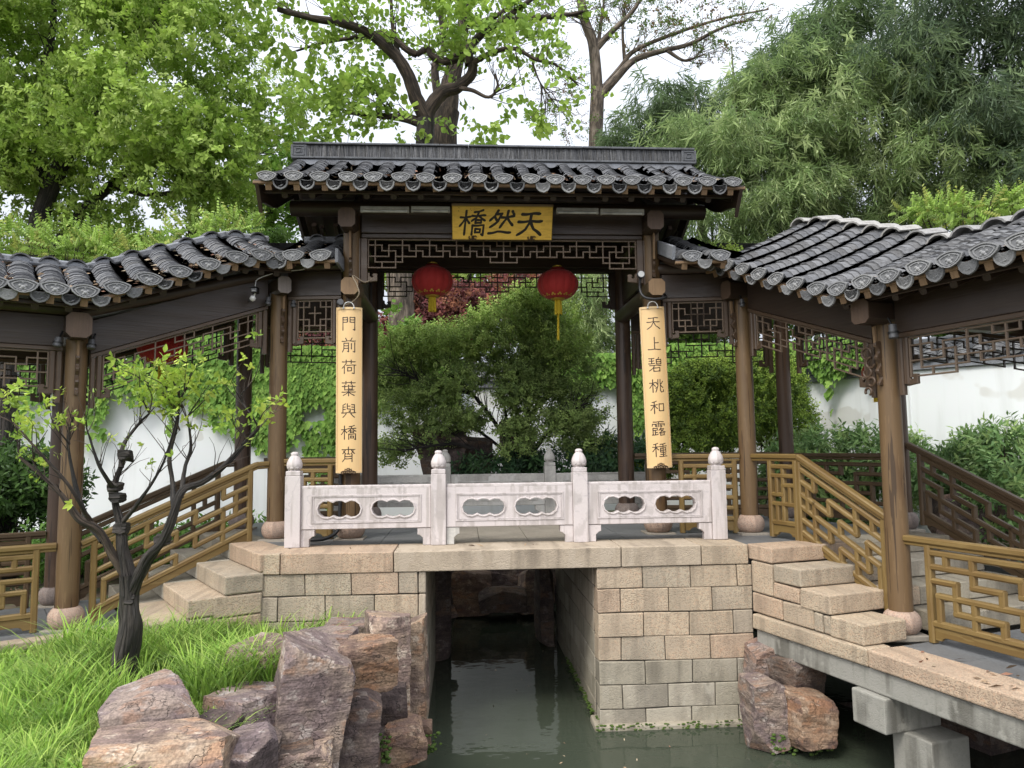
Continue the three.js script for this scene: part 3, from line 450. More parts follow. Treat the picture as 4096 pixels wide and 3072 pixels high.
const squarePat = [[1, 1, 0, 6], [1, 5, 0, 6], [0, 1, 0, 2], [0, 1, 4, 6], [1, 2, 0, 1], [1, 4, 0, 1], [0, 2, 2, 4], [1, 3, 1, 4], [0, 3, 0, 2], [0, 3, 4, 6], [0, 4, 1, 5], [1, 2, 3, 5], [1, 4, 3, 5], [0, 5, 0, 6], [1, 0, 0, 6], [1, 6, 0, 6], [0, 0, 0, 6], [0, 6, 0, 6]];
// p: top left corner, u and v: vectors along the whole top and down the whole side
function lattice(parent, p, u, v, nu, nv, pat, mat, bw = 0.013, bd = 0.022, border = true, name = 'lattice_panel') {
  const nrm = V(0, 0, 0).crossVectors(u, v).normalize(), pt = (i, j) => p.clone().addScaledVector(u, i / nu).addScaledVector(v, j / nv);
  const panel = W(parent, name, bar(pt(0, 0), pt(nu, 0), bw, bd, nrm), mat); const k = bw / 2;
  const seen = new Set();
  for (const [vert, a, b, d] of [...pat, ...(border ? [[1, 0, 0, nv], [1, nu, 0, nv]] : [])]) { const key = [vert, a, b, d].join(); if (seen.has(key)) continue; seen.add(key); const e0 = vert ? pt(a, b) : pt(b, a), e1 = vert ? pt(a, d) : pt(d, a), dd = e1.clone().sub(e0).normalize().multiplyScalar(k * 0.9); barPart(panel, 'lattice_bar', e0.sub(dd), e1.add(dd), bw, vert ? bd : bd - 0.003, mat, nrm); }
  return panel;
}
// scroll foot at the end of a lattice frame
function scrollFoot(parent, p, dir, mat) { const g = extrude([[0, 0], [0.095, 0.012], [0.095, 0.085], [0.06, 0.088], [0.045, 0.07], [0.058, 0.055], [0.04, 0.045], [0.022, 0.062], [0.02, 0.09], [0, 0.10]], 0.03, 0.004); const x = dir.clone().normalize(), z = V(0, 0, 0).crossVectors(x, V(0, 1, 0)); g.applyMatrix4(basis(p, x, V(0, 1, 0), z)); return W(parent, 'scroll_foot', boxUV(g), mat); }
// carved wavy bracket hanging against a column
function waveBracket(parent, p, x, h, mat) { const pts = [[0, 0]]; for (let i = 0; i <= 22; i++) { const t = i / 22; pts.push([0.045 + 0.018 * Math.sin(t * 21) - 0.022 * t, -h * (1 - t) * 0 - h * t]); } pts.push([0, -h]); const g = extrude(pts, 0.03, 0.004); const z = V(0, 0, 0).crossVectors(x, V(0, 1, 0)); g.applyMatrix4(basis(p, x, V(0, 1, 0), z)); return W(parent, 'carved_bracket', boxUV(g), mat); }
// squared timber end with cut corners
function beamWithEnd(parent, p0, p1, w, h, mat, endMat, name = 'cross_beam') { const b = barPart(parent, name, p0, p1, w, h, mat, undefined, Math.min(w, h) * 0.2); const d = p0.clone().sub(p1).normalize(); barPart(b, 'beam_end', p0.clone().addScaledVector(d, 0.008), p0.clone().addScaledVector(d, 0.0005), w * 0.985, h * 0.985, endMat, undefined, Math.min(w, h) * 0.2); return b; }
function column(parent, x, z, y0, y1, r, mat, ballMat, rb = r * 1.52, hb = 0.19) {
  W(parent, 'column', cyl(V(x, y0 + hb - 0.01, z), V(x, y1, z), r * 1.02, r * 0.95, 24), mat);
  const prof = []; for (let i = 0; i <= 12; i++) { const a = -1.05 + 2.2 * i / 12; prof.push([rb * Math.cos(a) ** 0.6, hb * 0.52 + hb * 0.56 * Math.sin(a)]); } prof.unshift([0.001, prof[0][1]]); prof.push([0.001, prof[prof.length - 1][1]]);
  W(parent, 'column_base', lathe(prof, V(x, y0, z), 28), ballMat);
  W(parent, 'plinth', box(x - rb * 1.0, x + rb * 1.0, y0 - 0.03, y0 + 0.008, z - rb * 1.0, z + rb * 1.0, 0.004), M.paveTan);
}

// ---------------------------------------------------------------- gate pavilion over the bridge
const gate = thing('gate_pavilion', 'brown timber gate pavilion with straight grey tile ridge, tallest roof, over the bridge', 'pavilion', [0, 0, -1.3]);
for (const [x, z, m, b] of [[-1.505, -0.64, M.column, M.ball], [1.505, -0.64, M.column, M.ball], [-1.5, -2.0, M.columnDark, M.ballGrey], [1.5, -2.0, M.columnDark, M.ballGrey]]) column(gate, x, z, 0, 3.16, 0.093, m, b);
// frames front and back
for (const [z, f] of [[-0.62, 1], [-2.0, 0]]) {
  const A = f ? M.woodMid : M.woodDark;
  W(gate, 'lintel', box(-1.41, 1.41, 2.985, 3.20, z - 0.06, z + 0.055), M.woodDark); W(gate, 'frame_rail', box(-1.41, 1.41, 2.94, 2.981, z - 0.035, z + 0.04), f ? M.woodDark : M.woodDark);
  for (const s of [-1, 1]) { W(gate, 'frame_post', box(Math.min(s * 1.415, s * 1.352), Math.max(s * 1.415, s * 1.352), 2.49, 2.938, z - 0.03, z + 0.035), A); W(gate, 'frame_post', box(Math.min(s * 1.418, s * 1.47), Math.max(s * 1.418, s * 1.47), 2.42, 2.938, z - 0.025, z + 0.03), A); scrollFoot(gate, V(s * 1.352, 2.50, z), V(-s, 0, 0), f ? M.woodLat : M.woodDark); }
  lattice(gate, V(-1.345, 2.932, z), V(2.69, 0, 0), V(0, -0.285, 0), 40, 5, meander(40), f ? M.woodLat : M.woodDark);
}
// roof
tiledSlope(gate, { a: V(-2.28, 3.335, 0.06), b: V(2.23, 3.335, 0.06), n: [0, -1], len: 1.28, rise: 0.63, rows: 19, sag: 0.30, exposure: 0.062, keep: 15, rafters: 18, lower: true, leaves: 7 });
tiledSlope(gate, { a: V(-2.28, 3.315, -2.66), b: V(2.23, 3.315, -2.66), n: [0, 1], len: 1.28, rise: 0.63, rows: 19, sag: 0.30, exposure: 0.12, keep: 0, rafters: 18, lower: true, leaves: 2 });
{
  const zr = -1.3;
  W(gate, 'ridge_base', roughen(box(-2.20, 2.15, 3.82, 3.985, zr - 0.10, zr + 0.10, 0.012), 0.012, 8), M.ridgeMortar);
  W(gate, 'ridge_moulding', box(-2.25, 2.20, 3.988, 4.012, zr - 0.115, zr + 0.115, 0.006), M.ridge); W(gate, 'ridge_core', box(-2.1, 2.05, 4.014, 4.15, zr - 0.055, zr + 0.055, 0.002), M.black);
  const rt = []; const blade = (x) => { const w = rr(0.006, 0.012), g = new THREE.BoxGeometry(w, 0.137 + rr(-0.008, 0), 0.15 + rr(-0.012, 0.012)); g.rotateZ(rr(-0.05, 0.05) + 0.04); g.translate(x, 4.081, zr); return boxUV(g, R() * 4); };
  // tiles standing on edge in the ridge: those in front of the sky are parts, the rest of the packing is one part
  let n = 0; for (let x = -2.095; x < 2.045; x += 0.0138) { const g = blade(x); if (n++ < 300) W(gate, 'ridge_tile', g, tiles[Math.floor(R() * 5)]); else rt.push(g); } if (rt.length) W(gate, 'ridge_tiles', merge(rt), tiles[1], 'stuff');
  for (let i = 0; i < 14; i++) { const x0 = -2.24 + i * 0.3165; W(gate, 'ridge_capping', box(x0 + 0.001, x0 + 0.3155, 4.152 + rr(0, 0.004), 4.176, zr - 0.10, zr + 0.10, 0.005), M.ridge); }
  for (const s of [-1, 1]) {
    const cx = s < 0 ? -2.175 : 2.125, b = W(gate, 'ridge_end_block', box(cx - 0.085, cx + 0.085, 4.014, 4.150, zr - 0.085, zr + 0.09, 0.006), M.ridge);
    const z = zr + 0.094, ln = (x0, y0, x1, y1) => W(b, 'fret', box(cx + Math.min(x0, x1) - 0.004, cx + Math.max(x0, x1) + 0.004, 4.082 + Math.min(y0, y1) - 0.004, 4.082 + Math.max(y0, y1) + 0.004, z - 0.006, z + 0.004, 0.001), M.ridge);
    for (const q of [[-0.06, -0.05, 0.06, -0.05], [-0.06, 0.05, 0.06, 0.05], [-0.06, -0.05, -0.06, 0.05], [0.06, -0.05, 0.06, 0.05], [-0.03, 0.025, 0.03, 0.025], [-0.03, 0.025, -0.03, -0.02], [-0.03, -0.02, 0.012, -0.02], [0.012, -0.02, 0.012, 0.005], [0.03, 0.025, 0.03, -0.02]]) ln(...q);
  }
}
// purlins, cross beams with cut ends, tie beams, gable boards
for (const z of [-0.60, -2.02]) W(gate, 'purlin', cyl(V(-2.10, 3.235, z), V(2.06, 3.235, z), 0.078, 0.078, 20), M.woodDark);
W(gate, 'ridge_purlin', cyl(V(-2.14, 3.62, -1.3), V(2.10, 3.62, -1.3), 0.07, 0.07, 16), M.woodDark);
for (const s of [-1, 1]) {
  beamWithEnd(gate, V(s * 1.505 - 0.015, 3.075, -0.36), V(s * 1.505, 3.075, -2.28), 0.165, 0.19, M.woodDark, M.capDark);
  beamWithEnd(gate, V(s * 1.49, 2.41, -0.38), V(s * 1.49, 2.41, -0.75), 0.165, 0.165, M.woodMid, M.woodCut);
  W(gate, 'tie_beam', cyl(V(s * 1.49, 2.40, -0.75), V(s * 1.49, 2.40, -2.0), 0.085, 0.085, 20), M.woodDark);
  W(gate, 'side_board', box(s * 1.5 - 0.012, s * 1.5 + 0.012, 2.55, 2.98, -1.93, -0.72), M.woodDark);
  waveBracket(gate, V(s * 1.505, 2.96, -0.55), V(0, 0, 1), 0.42, M.woodMid);
  barPart(gate, 'bracket_strut', V(s * 1.505, 2.985, -0.49), V(s * 1.505, 2.72, -0.51), 0.022, 0.03, M.woodCut);
  for (const f of [1, -1]) {    // curved barge boards
    const pts = [], xb = s < 0 ? -2.255 : 2.205; for (let i = 0; i <= 10; i++) { const t = i / 10; pts.push([1.36 - 1.36 * t, 3.245 + 0.56 * (0.65 * t + 0.35 * t * t)]); } for (let i = 10; i >= 0; i--) { const t = i / 10; pts.push([1.36 - 1.36 * t - (i === 0 ? 0.16 : 0), 3.245 - 0.20 + 0.04 * Math.sin(t * 9) * (1 - t) + 0.56 * (0.6 * t + 0.35 * t * t) - (i === 0 ? 0.02 : 0)]); }
    const g = extrude(pts, 0.035, 0.004); g.applyMatrix4(basis(V(xb, 0, -1.3), V(0, 0, f), V(0, 1, 0), V(-f, 0, 0))); W(gate, 'barge_board', boxUV(g), M.woodDark);
  }
  W(gate, 'gable_panel', boxUV(extrude([[-0.7, 3.0], [0.7, 3.0], [0.7, 3.25], [0, 3.70], [-0.7, 3.25]], 0.03).applyMatrix4(basis(V(s * 1.52, 0, -1.32), V(0, 0, 1), V(0, 1, 0), V(-1, 0, 0)))), M.woodDark);
}
// tall curved gable struts seen beside the roof
for (const [x, s] of [[-1.98, 1], [1.93, -1]]) W(gate, 'gable_strut', boxUV(extrude([[0, 2.72], [0.06, 2.75], [0.10, 2.95], [0.07, 3.2], [-0.02, 3.2], [0.0, 3.0], [-0.04, 2.85]].map(([a, b]) => [a * s, b]), 0.03, 0.003).applyMatrix4(basis(V(x, 0, -1.9), V(1, 0, 0), V(0, 1, 0), V(0, 0, 1)))), M.woodDark);
// ---------------------------------------------------------------- covered galleries left and right
const eaveAt = (o, d, n, s, t, y) => P2(o, d, s, y, n, t);
const GL = thing('covered_gallery', 'left covered gallery whose tiled roof steps down beside the plum tree', 'gallery', [-3, -0.6, -0.7]);
const GR = thing('covered_gallery', 'right covered gallery with broad tiled roof sloping down over the pond walkway', 'gallery', [3.3, -0.6, 0]);
// columns: front row, then back row
column(GL, LU[0], LU[1], 0, 2.42, 0.086, M.column, M.ball, 0.135, 0.17);
{ const p = P2(LU, DL, 1.72, 0); column(GL, p.x, p.z, -0.58, 1.85, 0.086, M.column, M.ball, 0.135, 0.17); const q = P2(LU, DL, 3.3, 0); column(GL, q.x, q.z, -0.58, 1.85, 0.086, M.column, M.ball, 0.135, 0.17); }
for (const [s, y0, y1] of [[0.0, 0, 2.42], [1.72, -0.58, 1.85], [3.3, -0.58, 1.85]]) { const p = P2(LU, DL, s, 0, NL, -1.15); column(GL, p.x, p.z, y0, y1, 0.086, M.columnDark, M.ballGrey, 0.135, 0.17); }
column(GR, RU[0], RU[1], 0, 2.42, 0.084, M.column, M.ball, 0.135, 0.17);
{ const p = P2(RU, DR, 1.71, 0); column(GR, p.x, p.z, -0.572, 1.82, 0.084, M.column, M.ball, 0.135, 0.17); const q = P2(RU, DR, 3.6, 0); column(GR, q.x, q.z, -0.572, 1.82, 0.084, M.column, M.ball, 0.135, 0.17); }
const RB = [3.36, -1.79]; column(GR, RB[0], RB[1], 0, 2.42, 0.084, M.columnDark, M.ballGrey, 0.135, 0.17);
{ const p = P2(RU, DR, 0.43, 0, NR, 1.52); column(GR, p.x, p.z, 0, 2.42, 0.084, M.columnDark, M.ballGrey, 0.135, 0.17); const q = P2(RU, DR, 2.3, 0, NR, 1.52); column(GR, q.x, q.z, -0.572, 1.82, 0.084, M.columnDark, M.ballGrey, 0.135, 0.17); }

// roofs
const LSL = { sag: 0.25, exposure: 0.05, leaves: 20, saddle: true, wide: 1.2 };
tiledSlope(GL, { a: V(-1.60, 2.70, -0.27), b: V(-2.13, 2.70, -0.30), n: [0.06, -1], len: 0.95, rise: 0.40, rows: 2, lastTrough: true, keep: 9, rafters: 3, ...LSL });
const eL = (s, y) => P2(LU, DL, s, y, NL, 0.4);
tiledSlope(GL, { a: eL(-0.02, 2.70), b: eL(0.42, 2.68), n: [-NL[0], -NL[1]], len: 0.97, rise: 0.40, rows: 2, lastTrough: true, keep: 11, rafters: 3, lower: true, ...LSL });
tiledSlope(GL, { a: eL(0.42, 2.68), b: eL(1.60, 2.185), n: [-NL[0], -NL[1]], len: 0.97, rise: 0.40, rows: 5, lastTrough: true, keep: 13, rafters: 5, lower: true, ...LSL });
tiledSlope(GL, { a: eL(1.60, 2.175), b: eL(3.7, 2.165), n: [-NL[0], -NL[1]], len: 0.97, rise: 0.40, rows: 10, keep: 12, rafters: 9, lower: true, ...LSL });
const RSL = { sag: 0.22, caps: true, leaves: 2, tilt: 0.17, wide: 1.16, mats: [tiles[1], tiles[2], tiles[3], tiles[0], tiles[2]] };
tiledSlope(GR, { a: V(1.60, 2.66, -0.10), b: V(2.14, 2.66, -0.03), n: [-0.10, -1], len: 1.1, rise: 0.46, rows: 2, lastTrough: true, keep: 12, exposure: 0.055, rafters: 3, ...RSL, caps: false });
const eR = (s, y) => P2(RU, DR, s, y, NR, -0.4);
tiledSlope(GR, { a: eR(-0.02, 2.64), b: eR(0.22, 2.62), n: NR, len: 1.15, rise: 0.50, rows: 1, lastTrough: true, keep: 17, exposure: 0.072, rafters: 1, lower: true, ...RSL });
tiledSlope(GR, { a: eR(0.22, 2.62), b: eR(1.56, 2.07), n: NR, len: 1.15, rise: 0.50, rows: 6, lastTrough: true, keep: 17, exposure: 0.072, rafters: 6, lower: true, ...RSL });
tiledSlope(GR, { a: eR(1.56, 2.07), b: eR(3.9, 2.05), n: NR, len: 1.15, rise: 0.45, rows: 10, keep: 17, exposure: 0.072, rafters: 10, lower: true, ...RSL });
// far slopes, plain boards with tiles laid flat, out of sight from the front
function backSlope(parent, a, b, n, len, drop) { const N = V(n[0], 0, n[1]).multiplyScalar(len).add(V(0, -drop, 0)), g = new THREE.BufferGeometry(), pos = []; const q = (p, r, s, t) => { for (const v of [p, r, s, p, s, t]) pos.push(v.x, v.y, v.z); }; const c = b.clone().add(N), d = a.clone().add(N), u = V(0, -0.06, 0); q(a, b, c, d); q(a.clone().add(u), d.clone().add(u), c.clone().add(u), b.clone().add(u)); q(d, c, c.clone().add(u), d.clone().add(u)); g.setAttribute('position', new THREE.Float32BufferAttribute(pos, 3)); g.computeVertexNormals(); W(parent, 'rear_slope', boxUV(g), tiles[1]); }
const rL = (s, y) => P2(LU, DL, s, y, NL, -0.57), rR = (s, y) => P2(RU, DR, s, y, NR, 0.75);
for (const [s0, y0, s1, y1] of [[-0.6, 3.06, 0.42, 3.05], [0.42, 3.05, 1.6, 2.555], [1.6, 2.555, 3.7, 2.54]]) backSlope(GL, rL(s0, y0), rL(s1, y1), [-NL[0], -NL[1]], 0.97, 0.40);
for (const [s0, y0, s1, y1] of [[-1.4, 3.10, 0.22, 3.09], [0.22, 3.09, 1.56, 2.54], [1.56, 2.54, 3.9, 2.52]]) backSlope(GR, rR(s0, y0), rR(s1, y1), NR, 1.15, 0.5);
backSlope(GL, V(-1.60, 3.07, -1.22), V(-2.62, 3.07, -1.26), [0, -1], 0.95, 0.4); backSlope(GR, V(1.60, 3.09, -1.2), V(2.9, 3.09, -1.2), [0, -1], 1.05, 0.46);
// verge flashing where the gallery roofs meet the gate
W(GL, 'verge_flashing', box(-1.605, -1.575, 2.60, 2.735, -0.80, -0.23, 0.005), M.ridgeMortar);
barPart(GR, 'verge_flashing', V(1.575, 2.665, -0.06), V(1.575, 3.06, -1.1), 0.032, 0.13, M.ridgeMortar);

// frames between columns: beam under the eave, board, lattice with frame. s0..s1 along the line, yt0, yt1 its upper edge at both ends
function bay(parent, o, d, s0, s1, yt0, yt1, c = {}) {
  const { board = 0.30, hl = 0.29, nu = 16, pat = meander(16), nv = 5, A = M.woodDark, L = M.woodLat, n = null, t = 0, feet = true } = c;
  const p = (s, y) => P2(o, d, s, y, n, t), yt = (s) => lerp(yt0, yt1, (s - s0) / (s1 - s0));
  const sheetBoard = (ya, yb, th, name, m) => { const a = s0, b = s1, z = V(0, 0, 0).crossVectors(V(d[0], 0, d[1]), V(0, 1, 0)); const g = extrude([[0, yt0 - ya], [b - a, yt1 - ya], [b - a, yt1 - yb], [0, yt0 - yb]], th, 0.004); g.applyMatrix4(basis(p(a, 0), V(d[0], 0, d[1]), V(0, 1, 0), z)); return W(parent, name, boxUV(g, R() * 3), m); };
  sheetBoard(0, board, 0.05, 'panel_board', A); sheetBoard(board + 0.003, board + 0.038, 0.065, 'frame_rail', M.woodMid);
  W(parent, 'purlin', cyl(p(s0 - 0.1, yt(s0) + 0.06), p(s1 + 0.1, yt(s1) + 0.06), 0.06, 0.06, 16), M.woodDark);
  const k = board + 0.042, fw = 0.045;
  for (const [s, e] of [[s0, 1], [s1, -1]]) { const q = p(s + e * fw / 2, 0); for (const [off, hh, m] of [[0, hl + 0.14, M.woodMid], [fw + 0.004, hl + 0.06, M.woodMid]]) { const ss = s + e * (fw / 2 + off); barPart(parent, 'frame_post', p(ss, yt(ss) - k - hh), p(ss, yt(ss) - k), fw, 0.05, m, V(-d[1], 0, d[0])); } if (feet) { const ss = s + e * (fw * 1.5); scrollFoot(parent, p(ss, yt(ss) - k - hl - 0.075), V(d[0] * e, 0, d[1] * e), M.woodMid); } }
  const a = s0 + fw * 2 + 0.012, b = s1 - fw * 2 - 0.012, pa = p(a, yt(a) - k - 0.006), pb = p(b, yt(b) - k - 0.006);
  lattice(parent, pa, pb.sub(pa), V(0, -hl, 0), nu, nv, pat, L, 0.013, 0.022);
}
bay(GL, LU, DL, 0.12, 1.62, 2.56, 1.98, { board: 0.29 });
bay(GL, LU, DL, 1.82, 3.2, 2.0, 2.0, { board: 0.26 });
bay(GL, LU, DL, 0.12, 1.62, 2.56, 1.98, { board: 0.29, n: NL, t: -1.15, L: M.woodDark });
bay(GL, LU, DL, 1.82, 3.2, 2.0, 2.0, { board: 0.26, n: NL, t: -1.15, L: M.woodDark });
{ const o = [-1.505, -0.64], dd = [LU[0] - o[0], LU[1] - o[1]], l = Math.hypot(...dd), d = [dd[0] / l, dd[1] / l]; bay(GL, o, d, 0.10, l - 0.09, 2.62, 2.62, { board: 0.25, hl: 0.37, nu: 6, nv: 6, pat: squarePat }); bay(GL, [-1.5, -2.0], [-0.985, 0.17], 0.10, 1.22, 2.62, 2.62, { board: 0.35, hl: 0.37, nu: 8, pat: meander(8), L: M.woodDark }); }
{ const o = [1.505, -0.64], dd = [RU[0] - o[0], RU[1] - o[1]], l = Math.hypot(...dd), d = [dd[0] / l, dd[1] / l]; bay(GR, o, d, 0.10, l - 0.09, 2.58, 2.58, { board: 0.24, hl: 0.30, nu: 8, pat: meander(8) }); bay(GR, [1.5, -2.0], [0.994, 0.11], 0.10, 1.76, 2.58, 2.58, { board: 0.35, hl: 0.35, nu: 16, L: M.woodDark }); }
bay(GR, RU, DR, 0.12, 1.60, 2.50, 1.98, { board: 0.30 });
bay(GR, RU, DR, 1.82, 3.5, 1.97, 1.97, { board: 0.28 });
bay(GR, RU, DR, 0.55, 2.2, 2.40, 1.95, { board: 0.34, n: NR, t: 1.52, L: M.woodDark });
bay(GR, RU, DR, -0.92, 0.32, 2.50, 2.50, { board: 0.34, n: NR, t: 1.50, L: M.woodDark });
// cross beams with their ends showing above the columns, and hanging carved brackets
const cross = (parent, o, d, n, s, y, out, back, w, h, m, em) => beamWithEnd(parent, P2(o, d, s, y, n, out), P2(o, d, s, y, n, back), w, h, m, em);
cross(GL, LU, DL, NL, 0.02, 2.455, 0.20, -1.3, 0.13, 0.165, M.woodDark, M.capGrey);
cross(GL, LU, DL, NL, 1.73, 1.90, 0.24, -1.3, 0.19, 0.21, M.woodDark, M.capDark);
{ const nr = [-NR[0], -NR[1]]; cross(GR, RU, DR, nr, 0.02, 2.39, 0.20, -1.6, 0.15, 0.18, M.woodDark, M.capDark); cross(GR, RU, DR, nr, 1.72, 1.865, 0.26, -1.6, 0.17, 0.19, M.woodDark, M.capDark); }
for (const [g, o, d, n, s, y] of [[GL, LU, DL, NL, 0.0, 2.36], [GL, LU, DL, NL, 1.72, 1.79], [GR, RU, DR, NR.map((x) => -x), 0, 2.29], [GR, RU, DR, NR.map((x) => -x), 1.72, 1.76]]) { waveBracket(g, P2(o, d, s, y - 0.12, n, 0.08), V(n[0], 0, n[1]), 0.34, M.woodMid); barPart(g, 'bracket_strut', P2(o, d, s, y - 0.005, n, 0.13), P2(o, d, s, y - 0.16, n, 0.12), 0.022, 0.03, M.woodCut); }
// openwork leaf bracket on the right column near the water
{ const l = [], p = P2(RU, DR, 1.60, 0, NR, -0.085); const n = 5; for (let i = 0; i < n; i++) { const y = 1.56 - i * 0.075, r = 0.045 - i * 0.004; const g = new THREE.TorusGeometry(r, 0.011, 6, 14, Math.PI * 1.5); g.rotateZ(i * 1.3); g.translate(i % 2 ? 0.03 : -0.005, y, 0); l.push(boxUV(g)); } const z = V(NR[0], 0, NR[1]).negate(), x = V(0, 0, 0).crossVectors(V(0, 1, 0), z); W(GR, 'carved_leaf_bracket', merge(l).applyMatrix4(basis(V(p.x, 0, p.z), x, V(0, 1, 0), z)), M.woodMid); }

// ---------------------------------------------------------------- timber railings
const railPat = { nu: 8, nv: 5, V: [[1, 0, 1], [2.5, 0, 2], [1.5, 2, 3], [4, 2, 3], [0.5, 3, 5], [1.5, 3, 4], [2.5, 3, 5], [4, 4, 5], [5, 3, 4], [5, 1, 2], [6.5, 0, 1], [6.5, 2, 5], [7.2, 1, 3]], H: [[1, 0, 5], [2, 0, 1.5], [2, 2.5, 4], [3, 0.5, 8], [4, 1.5, 4], [4, 5, 8], [2, 5, 6.5], [1, 6.5, 8], [2, 6.5, 8]] };
const narrowPat = { nu: 4, nv: 6, V: [[2, 0, 6], [1, 1, 3], [3, 2, 4], [1, 4, 6]], H: [[1, 0, 4], [2, 2, 4], [3, 0, 2], [4, 0, 4]] };
const endPat = { nu: 4, nv: 5, V: [[1, 0, 2], [3, 0, 2], [2, 2, 5], [1, 3, 5], [3, 3, 4]], H: [[1, 0, 4], [2, 0, 4], [3, 0, 4], [4, 2, 4]] };
const wallPat = { nu: 6, nv: 5, V: [[1, 0, 1], [2, 0, 2], [3, 0, 1], [1, 2, 4], [4, 1, 3], [3, 3, 5], [5, 2, 4], [2, 4, 5], [5, 0, 1]], H: [[1, 1, 3], [2, 0, 2], [1, 4, 6], [2, 3, 6], [3, 2, 5], [3, 0, 1], [4, 0, 3], [4, 4, 6]] };
// a panel between posts; b0, b1: foot of the first and last post; h: height; mirror flips the pattern
function railPanel(t, b0, b1, h, pat, mat, mirror, foot = 0.09) {
  const up = V(0, h, 0), e = b1.clone().sub(b0), flat = V(e.x, 0, e.z).normalize(), nrm = V(-flat.z, 0, flat.x), w = 0.043, dpt = 0.052;
  for (const b of [b0, b1]) barPart(t, 'post', b, b.clone().add(up), 0.050, 0.064, mat, nrm);
  const top = h - 0.055, bot = foot + 0.045, pt = (i, j) => b0.clone().addScaledVector(e, (mirror ? 1 - i / pat.nu : i / pat.nu)).add(V(0, lerp(top, bot, j / pat.nv), 0));
  barPart(t, 'upper_bar', pt(0, 0), pt(pat.nu, 0), w, dpt, mat, nrm); barPart(t, 'lower_bar', pt(0, pat.nv), pt(pat.nu, pat.nv), w * 1.1, dpt, mat, nrm);
  for (const [i, a, b] of pat.V) { const p = pt(i, a), q = pt(i, b); q.y -= 0.014; p.y += 0.014; barPart(t, 'bar', p, q, w, dpt - 0.004, mat, nrm, 0.009); }
  for (const [j, a, b] of pat.H) { const p = pt(a, j), q = pt(b, j), s = q.clone().sub(p).normalize().multiplyScalar(0.015); barPart(t, 'bar', p.sub(s), q.add(s), w, dpt, mat, nrm, 0.011); }
  // apron board with cusped lower edge
  const L = Math.hypot(e.x, e.z), sl = e.y / L, prof = [[0.02, foot + 0.026], [L - 0.02, foot + 0.026]], edge = [[L - 0.02, 0.02], [L - 0.07, 0.02], [L - 0.085, foot * 0.45], [L - 0.11, foot * 0.55], [0.11, foot * 0.55], [0.085, foot * 0.45], [0.07, 0.02], [0.02, 0.02]];
  const g = extrude([...prof, ...edge].map(([x, y]) => [x, y + sl * x]), 0.026, 0.003); g.applyMatrix4(basis(b0, flat, V(0, 1, 0), nrm)); W(t, 'apron', boxUV(g, R() * 3), mat);
}
function handrail(t, pts, mat) { for (let i = 0; i < pts.length - 1; i++) { barPart(t, 'handrail', pts[i], pts[i + 1], 0.072, 0.046, mat); const d = V(0, -0.036, 0); barPart(t, 'under_rail', pts[i].clone().add(d), pts[i + 1].clone().add(d), 0.046, 0.022, mat); } }
const rail = (label, p) => thing('timber_railing', label, 'railing', [p.x, p.y, p.z], 'carved timber railings of the galleries');
const hL = (s) => (s < 0.2 ? 0 : lerp(0, -0.60, Math.min(1, (s - 0.2) / 1.32)));
